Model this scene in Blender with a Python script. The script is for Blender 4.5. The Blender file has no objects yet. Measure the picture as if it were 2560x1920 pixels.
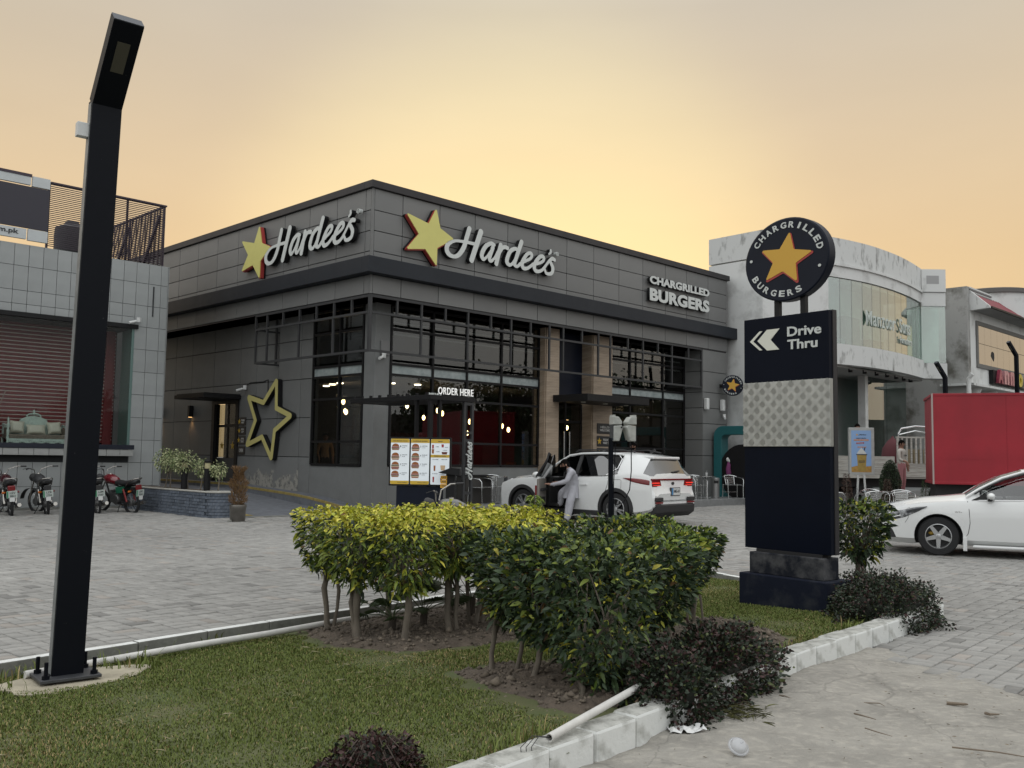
import bpy, bmesh, math, random
import numpy as np
from mathutils import Vector, Matrix
RN = random.Random(11); NR = np.random.default_rng(5)
rad = math.radians
SC = bpy.context.scene; COL = SC.collection
# ------------------------------------------------------------------ camera
CH = 1.5
def make_camera():
    p, r = .0781, .015
    fw = Vector((0, math.cos(p), math.sin(p))); up = Vector((0, -math.sin(p), math.cos(p))); rt = Vector((1, 0, 0))
    rt2 = rt*math.cos(r)+up*math.sin(r); up2 = up*math.cos(r)-rt*math.sin(r)
    cd = bpy.data.cameras.new('camera'); co = bpy.data.objects.new('camera', cd); COL.objects.link(co)
    m = Matrix((rt2, up2, -fw)).transposed().to_4x4(); m.translation = (0, 0, CH)
    co.matrix_world = m; cd.sensor_width = 36; cd.lens = 36*2337/2560; cd.clip_start = .05; cd.clip_end = 2000
    SC.camera = co
make_camera()
# ------------------------------------------------------------------ sky and sun
SUN_EL = rad(5.0)
def make_world():
    w = bpy.data.worlds.new('World'); SC.world = w; w.use_nodes = True
    nt = w.node_tree; N = nt.nodes; L = nt.links; N.clear()
    out = N.new('ShaderNodeOutputWorld'); bg = N.new('ShaderNodeBackground'); L.new(bg.outputs[0], out.inputs[0])
    sky = N.new('ShaderNodeTexSky'); sky.sky_type = 'NISHITA'; sky.sun_disc = False
    sky.sun_elevation = SUN_EL; sky.sun_rotation = 0.0; sky.dust_density = 6; sky.air_density = 1.5; sky.ozone_density = 2
    tc = N.new('ShaderNodeTexCoord'); sep = N.new('ShaderNodeSeparateXYZ'); L.new(tc.outputs['Generated'], sep.inputs[0])
    ramp = N.new('ShaderNodeValToRGB'); L.new(sep.outputs['Z'], ramp.inputs[0])
    e = ramp.color_ramp.elements
    stops = [(0, (.80, .56, .29)), (.10, (.83, .585, .305)), (.20, (.79, .575, .33)), (.31, (.70, .55, .37)), (.44, (.60, .53, .43)), (.66, (1.0, 1.0, .99)), (1, (1.5, 1.52, 1.55))]
    while len(e) < len(stops): e.new(.5)
    for k, (p, c) in enumerate(stops): e[k].position = p; e[k].color = (*c, 1)
    # warm haze glow round the set sun
    vm = N.new('ShaderNodeVectorMath'); vm.operation = 'DOT_PRODUCT'; L.new(tc.outputs['Generated'], vm.inputs[0])
    vm.inputs[1].default_value = (0.0, math.cos(rad(10)), math.sin(rad(10)))
    mr = N.new('ShaderNodeMapRange'); mr.inputs[1].default_value = .93; mr.inputs[2].default_value = 1.0; mr.interpolation_type = 'SMOOTHERSTEP'
    L.new(vm.outputs['Value'], mr.inputs[0])
    gl = N.new('ShaderNodeMixRGB'); gl.blend_type = 'ADD'; gl.inputs[2].default_value = (.20, .19, .07, 1)
    L.new(mr.outputs[0], gl.inputs[0]); L.new(ramp.outputs[0], gl.inputs[1])
    # away from the sunset the haze turns grey blue
    sd = N.new('ShaderNodeMapRange'); sd.inputs[1].default_value = .70; sd.inputs[2].default_value = -.2; L.new(sep.outputs['Y'], sd.inputs[0])
    cool = N.new('ShaderNodeMixRGB'); rc = N.new('ShaderNodeValToRGB'); L.new(sep.outputs['Z'], rc.inputs[0]); q = rc.color_ramp.elements
    q[0].position = 0; q[0].color = (.88, .89, .88, 1); q[1].position = 1; q[1].color = (1.62, 1.66, 1.68, 1); L.new(rc.outputs[0], cool.inputs[2])
    L.new(sd.outputs[0], cool.inputs[0]); L.new(gl.outputs[0], cool.inputs[1])
    sc = N.new('ShaderNodeMixRGB'); sc.blend_type = 'MULTIPLY'; sc.inputs[0].default_value = 1; sc.inputs[2].default_value = (.012, .012, .012, 1)
    L.new(sky.outputs[0], sc.inputs[1])
    ad = N.new('ShaderNodeMixRGB'); ad.blend_type = 'ADD'; ad.inputs[0].default_value = 1
    L.new(cool.outputs[0], ad.inputs[1]); L.new(sc.outputs[0], ad.inputs[2])
    nz_ = N.new('ShaderNodeTexNoise'); nz_.inputs['Scale'].default_value = 2.6; nz_.inputs['Detail'].default_value = 5; mpn = N.new('ShaderNodeMapping'); mpn.inputs['Scale'].default_value = (1, 1, 3.5); L.new(tc.outputs['Generated'], mpn.inputs[0]); L.new(mpn.outputs[0], nz_.inputs[0])
    mrn = N.new('ShaderNodeMapRange'); mrn.inputs[1].default_value = .3; mrn.inputs[2].default_value = .7; mrn.inputs[3].default_value = .965; mrn.inputs[4].default_value = 1.03; L.new(nz_.outputs[0], mrn.inputs[0])
    hz = N.new('ShaderNodeMixRGB'); hz.blend_type = 'MULTIPLY'; hz.inputs[0].default_value = 1; L.new(ad.outputs[0], hz.inputs[1]); L.new(mrn.outputs[0], hz.inputs[2])
    L.new(hz.outputs[0], bg.inputs[0]); bg.inputs[1].default_value = 1.0
    return ramp, gl
make_world()
def make_sun():
    ld = bpy.data.lights.new('sun', 'SUN'); ld.energy = .6; ld.angle = rad(14); ld.color = (1, .80, .58)
    o = bpy.data.objects.new('sun', ld); COL.objects.link(o)
    d = Vector((0.05, -math.cos(SUN_EL), -math.sin(SUN_EL)))
    o.rotation_euler = d.to_track_quat('-Z', 'Y').to_euler(); o.location = (0, 60, 12)
make_sun()
vs = SC.view_settings; vs.view_transform = 'Standard'; vs.look = 'None'; vs.exposure = 0.0; vs.gamma = 1; vs.use_curve_mapping = False
SC.cycles.use_denoising = True; SC.cycles.max_bounces = 8; SC.cycles.transparent_max_bounces = 24; SC.cycles.caustics_reflective = False; SC.cycles.caustics_refractive = False
SC.cycles.sample_clamp_indirect = 4
# ------------------------------------------------------------------ helpers
MATS = {}
def mat(name, col=(.5, .5, .5), rough=.6, metal=0., var=0., vs=6., dark=None, bump=0., bs=40., spec=.5, coat=0., attr=None, emit=None, es=1., stretch=None, objvar=0., detail=6, thr=(.35, .7), bdist=.01):
    """procedural principled material: base colour, noise wear between col and dark, bump"""
    if name in MATS: return MATS[name]
    m = bpy.data.materials.new(name); MATS[name] = m; m.use_nodes = True
    nt = m.node_tree; N = nt.nodes; L = nt.links; b = N['Principled BSDF']
    b.inputs['Roughness'].default_value = rough; b.inputs['Metallic'].default_value = metal
    b.inputs['Specular IOR Level'].default_value = spec
    if coat: b.inputs['Coat Weight'].default_value = coat; b.inputs['Coat Roughness'].default_value = .06
    b.inputs['Base Color'].default_value = (*col, 1); src = None
    tc = N.new('ShaderNodeTexCoord'); vec = tc.outputs['Object']
    if stretch:
        mp = N.new('ShaderNodeMapping'); mp.inputs['Scale'].default_value = stretch; L.new(vec, mp.inputs[0]); vec = mp.outputs[0]
    if attr:
        a = N.new('ShaderNodeAttribute'); a.attribute_name = attr; src = a.outputs['Color']
    if var or dark:
        no = N.new('ShaderNodeTexNoise'); no.inputs['Scale'].default_value = vs; no.inputs['Detail'].default_value = detail; no.inputs['Roughness'].default_value = .62; L.new(vec, no.inputs['Vector'])
        mr = N.new('ShaderNodeMapRange'); mr.inputs[1].default_value = thr[0]; mr.inputs[2].default_value = thr[1]; L.new(no.outputs[0], mr.inputs[0])
        mx = N.new('ShaderNodeMixRGB'); L.new(mr.outputs[0], mx.inputs[0])
        if src: L.new(src, mx.inputs[1])
        else: mx.inputs[1].default_value = (*col, 1)
        if dark: mx.inputs[2].default_value = (*dark, 1)
        else:
            if src:
                mm = N.new('ShaderNodeMixRGB'); mm.blend_type = 'MULTIPLY'; mm.inputs[0].default_value = 1; L.new(src, mm.inputs[1]); mm.inputs[2].default_value = (1-var,)*3+(1,); L.new(mm.outputs[0], mx.inputs[2])
            else: mx.inputs[2].default_value = (*[c*(1-var) for c in col], 1)
        src = mx.outputs[0]
        rr = N.new('ShaderNodeMapRange'); rr.inputs[3].default_value = max(0, rough-.08); rr.inputs[4].default_value = min(1, rough+.1); L.new(no.outputs[0], rr.inputs[0]); L.new(rr.outputs[0], b.inputs['Roughness'])
    if objvar:
        oi = N.new('ShaderNodeObjectInfo'); mr2 = N.new('ShaderNodeMapRange'); mr2.inputs[3].default_value = 1-objvar; mr2.inputs[4].default_value = 1+objvar; L.new(oi.outputs['Random'], mr2.inputs[0])
        hv = N.new('ShaderNodeHueSaturation'); L.new(mr2.outputs[0], hv.inputs['Value'])
        if src: L.new(src, hv.inputs['Color'])
        else: hv.inputs['Color'].default_value = (*col, 1)
        src = hv.outputs[0]
    if src: L.new(src, b.inputs['Base Color'])
    if bump:
        nb = N.new('ShaderNodeTexNoise'); nb.inputs['Scale'].default_value = bs; nb.inputs['Detail'].default_value = 8; L.new(vec, nb.inputs['Vector'])
        bp = N.new('ShaderNodeBump'); bp.inputs['Strength'].default_value = bump; bp.inputs['Distance'].default_value = bdist; L.new(nb.outputs[0], bp.inputs['Height']); L.new(bp.outputs[0], b.inputs['Normal'])
    if emit: b.inputs['Emission Color'].default_value = (*emit, 1); b.inputs['Emission Strength'].default_value = es
    return m
def glassmat(name, tint=(.5, .53, .52), refl=1.0, rough=0., base=.02, ior=1.5):
    if name in MATS: return MATS[name]
    m = bpy.data.materials.new(name); MATS[name] = m; m.use_nodes = True
    nt = m.node_tree; N = nt.nodes; L = nt.links; N.clear()
    out = N.new('ShaderNodeOutputMaterial'); mx = N.new('ShaderNodeMixShader'); t = N.new('ShaderNodeBsdfTransparent'); g = N.new('ShaderNodeBsdfGlossy')
    t.inputs[0].default_value = (*tint, 1); g.inputs['Roughness'].default_value = rough; g.inputs['Color'].default_value = (refl, refl, refl, 1)
    f = N.new('ShaderNodeFresnel'); ge = N.new('ShaderNodeNewGeometry'); mi = N.new('ShaderNodeMapRange'); mi.inputs[3].default_value = ior; mi.inputs[4].default_value = 1/ior; L.new(ge.outputs['Backfacing'], mi.inputs[0]); L.new(mi.outputs[0], f.inputs[0]); ma = N.new('ShaderNodeMath'); ma.inputs[1].default_value = base; L.new(f.outputs[0], ma.inputs[0])
    L.new(ma.outputs[0], mx.inputs[0]); L.new(t.outputs[0], mx.inputs[1]); L.new(g.outputs[0], mx.inputs[2]); L.new(mx.outputs[0], out.inputs[0])
    return m
def tag(o, label=None, cat=None, group=None, kind=None):
    if label: o['label'] = label
    if cat: o['category'] = cat
    if group: o['group'] = group
    if kind: o['kind'] = kind
    return o
def emp(name, loc=(0, 0, 0), rz=0., label=None, cat=None, group=None, parent=None, rot=None):
    o = bpy.data.objects.new(name, None); COL.objects.link(o); o.location = loc; o.rotation_euler = rot or (0, 0, rz); o.empty_display_size = .1
    o.parent = parent
    return tag(o, label, cat, group)
def link(name, me, m=None, parent=None, loc=None, rot=None):
    o = bpy.data.objects.new(name, me); COL.objects.link(o); o.parent = parent
    if m is not None and len(me.materials) == 0: me.materials.append(m)
    if loc is not None: o.location = loc
    if rot is not None: o.rotation_euler = rot
    return o
def copy_tree(o, parent=None):
    c = o.copy(); COL.objects.link(c); c.parent = parent
    for ch in list(o.children): copy_tree(ch, c)
    return c
class MB:
    def __init__(s): s.v = []; s.f = []; s.mi = []; s.cm = 0
    def add(s, vs, fs, M=None):
        b = len(s.v)
        s.v += [tuple(M @ Vector(p)) for p in vs] if M is not None else [tuple(p) for p in vs]
        s.f += [tuple(i+b for i in f) for f in fs]; s.mi += [s.cm]*len(fs); return s
    def box(s, x0, y0, z0, x1, y1, z1, M=None):
        return s.add([(x0, y0, z0), (x1, y0, z0), (x1, y1, z0), (x0, y1, z0), (x0, y0, z1), (x1, y0, z1), (x1, y1, z1), (x0, y1, z1)],
                     [(0, 3, 2, 1), (4, 5, 6, 7), (0, 1, 5, 4), (1, 2, 6, 5), (2, 3, 7, 6), (3, 0, 4, 7)], M)
    def cb(s, c, d, M=None):
        return s.box(c[0]-d[0]/2, c[1]-d[1]/2, c[2]-d[2]/2, c[0]+d[0]/2, c[1]+d[1]/2, c[2]+d[2]/2, M)
    def bar(s, a, b, w, h=None, up=(0, 0, 1)):
        a = Vector(a); b = Vector(b); d = (b-a); l = d.length; d.normalize(); up = Vector(up)
        if abs(d.dot(up)) > .98: up = Vector((0, 1, 0)) if abs(d.y) < .9 else Vector((1, 0, 0))
        sx = d.cross(up).normalized(); sz = sx.cross(d)
        M = Matrix((d, sx, sz)).transposed().to_4x4(); M.translation = a
        h = h or w
        return s.box(0, -w/2, -h/2, l, w/2, h/2, M)
    def tube(s, pts, r, n=8, caps=True, closed=False):
        P = [Vector(p) for p in pts]; k = len(P); rs = r if isinstance(r, (list, tuple)) else [r]*k
        b = len(s.v); nrm = None
        for i, p in enumerate(P):
            if closed: d = (P[(i+1) % k]-P[i-1])
            else: d = (P[min(i+1, k-1)]-P[max(i-1, 0)])
            d.normalize()
            if nrm is None:
                nrm = d.orthogonal().normalized()
            nrm = (nrm-d*nrm.dot(d)); nrm.normalize(); bn = d.cross(nrm)
            for j in range(n):
                a = 2*math.pi*j/n; s.v.append(tuple(p+(nrm*math.cos(a)+bn*math.sin(a))*rs[i]))
        F = []
        for i in range(k if closed else k-1):
            i2 = (i+1) % k
            for j in range(n):
                F.append((b+i*n+j, b+i*n+(j+1) % n, b+i2*n+(j+1) % n, b+i2*n+j))
        if caps and not closed: F += [tuple(b+j for j in range(n))[::-1], tuple(b+(k-1)*n+j for j in range(n))]
        s.f += F; s.mi += [s.cm]*len(F); return s
    def lathe(s, prof, n=16, M=None, caps=True):
        vs = []; fs = []; k = len(prof)
        for r, z in prof:
            for j in range(n): a = 2*math.pi*j/n; vs.append((r*math.cos(a), r*math.sin(a), z))
        for i in range(k-1):
            for j in range(n): fs.append((i*n+j, i*n+(j+1) % n, (i+1)*n+(j+1) % n, (i+1)*n+j))
        if caps: fs += [tuple(range(n))[::-1], tuple((k-1)*n+j for j in range(n))]
        return s.add(vs, fs, M)
    def prism(s, poly, h0, h1, M=None):
        n = len(poly); vs = [(a, b, h0) for a, b in poly]+[(a, b, h1) for a, b in poly]
        fs = [tuple(range(n))[::-1], tuple(range(n, 2*n))]+[(i, (i+1) % n, n+(i+1) % n, n+i) for i in range(n)]
        return s.add(vs, fs, M)
    def loft(s, rings, close=True, caps=True):
        b = len(s.v); n = len(rings[0])
        for r in rings: s.v += [tuple(p) for p in r]
        F = []
        for i in range(len(rings)-1):
            for j in range(n if close else n-1):
                F.append((b+i*n+j, b+i*n+(j+1) % n, b+(i+1)*n+(j+1) % n, b+(i+1)*n+j))
        if caps: F += [tuple(b+j for j in range(n))[::-1], tuple(b+(len(rings)-1)*n+j for j in range(n))]
        s.f += F; s.mi += [s.cm]*len(F); return s
    def ball(s, c, r, nu=12, nv=8, M=None):
        r = r if isinstance(r, (tuple, list)) else (r, r, r); vs = [(c[0], c[1], c[2]-r[2])]; fs = []
        for i in range(1, nv):
            t = math.pi*i/nv
            for j in range(nu): a = 2*math.pi*j/nu; vs.append((c[0]+r[0]*math.sin(t)*math.cos(a), c[1]+r[1]*math.sin(t)*math.sin(a), c[2]-r[2]*math.cos(t)))
        vs.append((c[0], c[1], c[2]+r[2])); e = len(vs)-1
        for j in range(nu):
            fs.append((0, 1+(j+1) % nu, 1+j)); fs.append((e, e-nu+j, e-nu+(j+1) % nu))
        for i in range(nv-2):
            for j in range(nu): a = 1+i*nu; fs.append((a+j, a+(j+1) % nu, a+nu+(j+1) % nu, a+nu+j))
        return s.add(vs, fs, M)
    def mesh(s, name, mats=None, smooth=None, fix=False):
        me = bpy.data.meshes.new(name); me.from_pydata(s.v, [], s.f)
        for m in (mats or []): me.materials.append(m)
        if any(s.mi): me.polygons.foreach_set('material_index', s.mi)
        if fix:
            bm = bmesh.new(); bm.from_mesh(me); bmesh.ops.recalc_face_normals(bm, faces=bm.faces); bm.to_mesh(me); bm.free()
        if smooth is not None:
            me.shade_smooth(); me.set_sharp_from_angle(angle=rad(smooth))
        return me
    def build(s, name, m, parent=None, smooth=None, bevel=0., loc=None, rot=None, fix=False, seg=2):
        ms = m if isinstance(m, (list, tuple)) else [m]
        o = link(name, s.mesh(name, ms, smooth, fix), None, parent, loc, rot)
        if bevel: addbevel(o, bevel, seg)
        return o
def addbevel(o, w, seg=2):
    md = o.modifiers.new('bevel', 'BEVEL'); md.width = w; md.segments = seg; md.limit_method = 'ANGLE'; md.angle_limit = rad(40); md.harden_normals = False
def npmesh(name, V, F, m, parent=None, col=None, smooth=False, kind=None, loc=None):
    """fast mesh from numpy arrays (F: k x 3 or k x 4), optional per-vertex colour"""
    me = bpy.data.meshes.new(name); n = len(V); k, c = F.shape
    me.vertices.add(n); me.vertices.foreach_set('co', np.asarray(V, np.float32).ravel())
    me.loops.add(k*c); me.loops.foreach_set('vertex_index', np.asarray(F, np.int32).ravel())
    me.polygons.add(k); me.polygons.foreach_set('loop_start', np.arange(0, k*c, c, dtype=np.int32))
    try: me.polygons.foreach_set('loop_total', np.full(k, c, np.int32))
    except Exception: pass
    me.update(calc_edges=True)
    if col is not None:
        a = me.color_attributes.new('Col', 'FLOAT_COLOR', 'POINT'); cc = np.ones((n, 4), np.float32); cc[:, :3] = col; a.data.foreach_set('color', cc.ravel())
    if smooth: me.shade_smooth()
    me.materials.append(m); o = link(name, me, None, parent, loc)
    if kind: o['kind'] = kind
    return o
def catmull(pts, k=6):
    P = np.array(pts, float); out = []
    Q = np.vstack([2*P[0]-P[1], P, 2*P[-1]-P[-2]])
    for i in range(1, len(Q)-2):
        for t in np.linspace(0, 1, k, endpoint=False):
            a, b, c, d = Q[i-1], Q[i], Q[i+1], Q[i+2]
            out.append(.5*(2*b+(c-a)*t+(2*a-5*b+4*c-d)*t*t+(3*b-a-3*c+d)*t**3))
    out.append(P[-1]); return np.array(out)
def contour(F, x0, y0, dx):
    """zero contour loops of grid F[iy,ix] by marching squares"""
    ny, nx = F.shape; seg = {}
    def ex(i, j, k):     # crossing on edge: k=0 horizontal (i,j)-(i,j+1), 1 vertical
        if k == 0: a, b = F[i, j], F[i, j+1]; t = a/(a-b); return (x0+(j+t)*dx, y0+i*dx)
        a, b = F[i, j], F[i+1, j]; t = a/(a-b); return (x0+j*dx, y0+(i+t)*dx)
    S = F < 0
    act = (S[:-1, :-1].astype(int)+S[:-1, 1:]+S[1:, 1:]+S[1:, :-1]); cells = np.argwhere((act > 0) & (act < 4))
    for i, j in cells:
        c = (S[i, j]*1) | (S[i, j+1]*2) | (S[i+1, j+1]*4) | (S[i+1, j]*8)
        B = (i, j, 0); T = (i+1, j, 0); Lf = (i, j, 1); R_ = (i, j+1, 1)
        tb = {1: [(Lf, B)], 2: [(B, R_)], 3: [(Lf, R_)], 4: [(R_, T)], 5: [(Lf, B), (R_, T)], 6: [(B, T)], 7: [(Lf, T)], 8: [(T, Lf)], 9: [(T, B)], 10: [(B, R_), (T, Lf)], 11: [(T, R_)], 12: [(R_, Lf)], 13: [(R_, B)], 14: [(B, Lf)]}[int(c)]
        for a, b in tb: seg[a] = b
    loops = []
    while seg:
        st = next(iter(seg)); cur = st; lp = []
        while cur in seg:
            lp.append(ex(*cur)); cur = seg.pop(cur)
        if len(lp) > 6: loops.append(lp)
    return loops
def loops_mesh(name, loops, depth, mats=None):
    """filled, extruded flat shape in the XY plane (z from -depth/2 to depth/2)"""
    cu = bpy.data.curves.new(name, 'CURVE'); cu.dimensions = '2D'; cu.fill_mode = 'BOTH'; cu.extrude = depth/2
    for lp in loops:
        sp = cu.splines.new('POLY'); sp.points.add(len(lp)-1)
        for q, (a, b) in zip(sp.points, lp): q.co = (a, b, 0, 1)
        sp.use_cyclic_u = True
    o = bpy.data.objects.new(name, cu); me = bpy.data.meshes.new_from_object(o); me.name = name
    bpy.data.objects.remove(o); bpy.data.curves.remove(cu)
    me.materials.clear()
    for m in (mats or []): me.materials.append(m)
    return me
def stroke_loops(strokes, dx=.012, grow=0., k=7):
    A = []; 
    for st in strokes:
        c = catmull(st, k) if len(st) > 2 else np.array(st, float); A.append(np.hstack([c[:-1], c[1:]]))
    A = np.vstack(A); x0, y0 = A[:, :2].min(0)-.15; x1, y1 = A[:, :2].max(0)+.15
    gx = np.arange(x0, x1, dx); gy = np.arange(y0, y1, dx); X, Y = np.meshgrid(gx, gy); D = np.full(X.shape, 9.)
    for ax, ay, ar, bx, by, br in A:
        ux, uy = bx-ax, by-ay; l2 = ux*ux+uy*uy+1e-12; t = np.clip(((X-ax)*ux+(Y-ay)*uy)/l2, 0, 1)
        D = np.minimum(D, np.hypot(X-ax-t*ux, Y-ay-t*uy)-(ar+(br-ar)*t)-grow)
    return contour(D, x0, y0, dx)
def text_mesh(txt, size, depth=.002, bold=0., align='CENTER', m=None, sp=1., shear=0.):
    cu = bpy.data.curves.new('lettering', 'FONT'); cu.body = txt; cu.size = size; cu.extrude = depth/2; cu.offset = bold; cu.align_x = align; cu.align_y = 'CENTER'; cu.space_character = sp; cu.shear = shear
    cu.resolution_u = 4
    o = bpy.data.objects.new('lettering', cu); me = bpy.data.meshes.new_from_object(o); bpy.data.objects.remove(o); bpy.data.curves.remove(cu)
    me.materials.clear()
    if m: me.materials.append(m)
    return me
def fit_text(txt, width, height, depth, m, bold=0., sp=1.):
    """text mesh scaled to a given width and cap height, centred"""
    me = text_mesh(txt, 1., depth, bold, m=m, sp=sp); co = np.zeros(len(me.vertices)*3); me.vertices.foreach_get('co', co); co = co.reshape(-1, 3)
    if len(co) == 0: return me
    lo, hi = co.min(0), co.max(0); c = (lo+hi)/2; co[:, 0] = (co[:, 0]-c[0])*width/(hi[0]-lo[0]); co[:, 1] = (co[:, 1]-c[1])*height/(hi[1]-lo[1])
    me.vertices.foreach_set('co', co.ravel()); me.update(); return me
def star_pts(R=1., r=.45, rot=0., n=5):
    return [((R if i % 2 == 0 else r)*math.sin(math.pi*i/n+rot), (R if i % 2 == 0 else r)*math.cos(math.pi*i/n+rot)) for i in range(2*n)]
def poly_sdf(X, Y, P):
    d = np.full(X.shape, 1e9); s = np.ones(X.shape); n = len(P)
    for i in range(n):
        ax, ay = P[i]; bx, by = P[i-1]; ex_, ey = bx-ax, by-ay; wx, wy = X-ax, Y-ay
        t = np.clip((wx*ex_+wy*ey)/(ex_*ex_+ey*ey), 0, 1); d = np.minimum(d, (wx-ex_*t)**2+(wy-ey*t)**2)
        c1 = Y >= ay; c2 = Y < by; c3 = ex_*wy > ey*wx
        flip = (c1 & c2 & c3) | (~c1 & ~c2 & ~c3); s = np.where(flip, -s, s)
    return s*np.sqrt(d)
def round_poly_loops(P, rr=.03, inner=None, dx=.012):
    """polygon shrunk by rr and grown back (round tips); inner: stroke width for an outline"""
    P = np.array(P); lo = P.min(0)-.1-abs(rr)-2*dx; hi = P.max(0)+.1+abs(rr)+2*dx; X, Y = np.meshgrid(np.arange(lo[0], hi[0], dx), np.arange(lo[1], hi[1], dx)); D = poly_sdf(X, Y, P)-rr
    if inner: D = np.maximum(D, -(D+inner))
    return contour(D, lo[0], lo[1], dx)
def FX(x, y, z, yaw=0.):   # matrix: local XY plane stands upright, X along yaw, Y up, Z towards viewer (outward)
    return Matrix.Translation((x, y, z)) @ Matrix.Rotation(yaw, 4, 'Z') @ Matrix.Rotation(rad(90), 4, 'X')
def stand(o, x, y, z, yaw=0.):
    o.matrix_local = FX(x, y, z, yaw); return o
# restaurant frame: x along the entrance front, y along the drive-through side
C0 = Vector((-3.403, 22., 0)); YAW = .787; U = Vector((math.cos(YAW), math.sin(YAW), 0)); V = Vector((-math.sin(YAW), math.cos(YAW), 0))
def W(x, y, z=0.): return C0+U*x+V*y+Vector((0, 0, z))
def toL(x, y): d = Vector((x, y, 0))-C0; return d.dot(U), d.dot(V)
def sstep(a, b, x): t = min(1, max(0, (x-a)/(b-a))); return t*t*(3-2*t)
def zg(x, y):    # plaza height: rises a little towards the entrance front
    t = -((x-C0.x)*V.x+(y-C0.y)*V.y)
    return .055*sstep(12, 7, t)
# ================================================================== SETTING
ISL = [(-5.2, -1.85), (.37, 4.67), (.83, 5.19), (1.3, 5.81), (2.25, 6.97), (2.89, 7.68), (3.42, 8.28), (3.84, 8.72), (4.2, 9.15), (4.28, 9.5), (4.15, 9.9), (3.55, 10.9), (2.97, 11.97), (2.55, 12.7), (2.2, 13.0), (1.75, 12.95), (-1.19, 9.47), (-2.25, 8.28), (-3.6, 6.55), (-9.2, -.3)]
ISLA = np.array(ISL)
def in_poly(x, y, P):
    x = np.asarray(x); y = np.asarray(y); c = np.zeros(x.shape, bool); n = len(P)
    for i in range(n):
        x1, y1 = P[i]; x2, y2 = P[i-1]
        cond = (y1 > y) != (y2 > y)
        with np.errstate(divide='ignore', invalid='ignore'): c ^= cond & (x < (x2-x1)*(y-y1)/(y2-y1+1e-12)+x1)
    return c
KD = np.array([.652, .758]); KN = np.array([-.758, .652])
def zl(x, y):    # lawn height: high at the road kerb, sunk at the plaza kerb
    t = ((np.asarray(x)-.37)*KN[0]+(np.asarray(y)-4.67)*KN[1])/4.1
    return .125-.17*np.clip(t, 0, 1)
m_conc = mat('weathered_concrete', (.315, .298, .265), .92, var=.30, vs=2.2, bump=.7, bs=22, detail=12, thr=(.36, .66), bdist=.03)
def concrete_mat():
    m = m_conc; nt = m.node_tree; N = nt.nodes; L = nt.links; b = N['Principled BSDF']; tc = N.new('ShaderNodeTexCoord')
    src = b.inputs['Base Color'].links[0].from_socket
    # sandy streaks and hair cracks
    mp = N.new('ShaderNodeMapping'); mp.inputs['Rotation'].default_value = (0, 0, -.5); mp.inputs['Scale'].default_value = (2.2, 3.4, 1); L.new(tc.outputs['Object'], mp.inputs[0])
    n2 = N.new('ShaderNodeTexNoise'); n2.inputs['Scale'].default_value = 6.0; n2.inputs['Detail'].default_value = 13; L.new(mp.outputs[0], n2.inputs[0])
    r2 = N.new('ShaderNodeMapRange'); r2.inputs[1].default_value = .5; r2.inputs[2].default_value = .72; r2.inputs[4].default_value = .55; L.new(n2.outputs[0], r2.inputs[0])
    x2 = N.new('ShaderNodeMixRGB'); x2.inputs[2].default_value = (.43, .40, .345, 1); L.new(r2.outputs[0], x2.inputs[0]); L.new(src, x2.inputs[1])
    nw = N.new('ShaderNodeTexNoise'); nw.inputs['Scale'].default_value = 3; nw.inputs['Detail'].default_value = 5; L.new(tc.outputs['Object'], nw.inputs[0])
    av = N.new('ShaderNodeVectorMath'); av.operation = 'MULTIPLY_ADD'; av.inputs[1].default_value = (.5, .5, 0); L.new(nw.outputs['Color'], av.inputs[0]); L.new(tc.outputs['Object'], av.inputs[2])
    vo = N.new('ShaderNodeTexVoronoi'); vo.feature = 'DISTANCE_TO_EDGE'; vo.inputs['Scale'].default_value = .75; L.new(av.outputs[0], vo.inputs[0])
    r3 = N.new('ShaderNodeMapRange'); r3.inputs[1].default_value = 0; r3.inputs[2].default_value = .008; r3.inputs[3].default_value = .4; r3.inputs[4].default_value = 0; L.new(vo.outputs['Distance'], r3.inputs[0])
    x3 = N.new('ShaderNodeMixRGB'); x3.inputs[2].default_value = (.10, .095, .085, 1); L.new(r3.outputs[0], x3.inputs[0]); L.new(x2.outputs[0], x3.inputs[1])
    L.new(x3.outputs[0], b.inputs['Base Color'])
concrete_mat()
m_paver = mat('paver_concrete', (.33, .325, .31), .88, attr='Col', var=.25, vs=7, bump=.25, bs=90, bdist=.004)
m_joint = mat('paver_joint_sand', (.17, .165, .155), .95, var=.3, vs=3)
m_soil = mat('dry_soil', (.115, .09, .068), .97, var=.45, vs=9, bump=.9, bs=16, bdist=.05)
m_lawn = mat('lawn_soil', (.065, .088, .026), .95, var=.4, vs=2.2, dark=(.105, .10, .045), bump=.5, bs=60)
m_kerbw = mat('whitewashed_concrete', (.66, .67, .65), .85, var=.5, vs=5, dark=(.30, .30, .27), bump=.35, bs=30, detail=9, thr=(.52, .74))
m_kerbt = mat('kerb_top_speckled', (.42, .42, .39), .92, var=.5, vs=14, dark=(.20, .20, .18), bump=.5, bs=40, detail=10, thr=(.42, .66))
m_kerbg = mat('grey_concrete', (.22, .22, .20), .92, var=.4, vs=6, bump=.4, bs=30)
m_lane = mat('lane_paving', (.15, .16, .18), .85, var=.3, vs=5, bump=.2, bs=40)
m_terr = mat('terrace_tile', (.20, .205, .205), .6, var=.25, vs=6, bump=.1, bs=30)
m_yel = mat('yellow_paint', (.34, .26, .08), .7, var=.4, vs=9)

g = MB(); g.add([(-400, -400, -.16), (400, -400, -.16), (400, 400, -.16), (-400, 400, -.16)], [(0, 1, 2, 3)])
tag(g.build('ground', m_joint), kind='structure')
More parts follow.
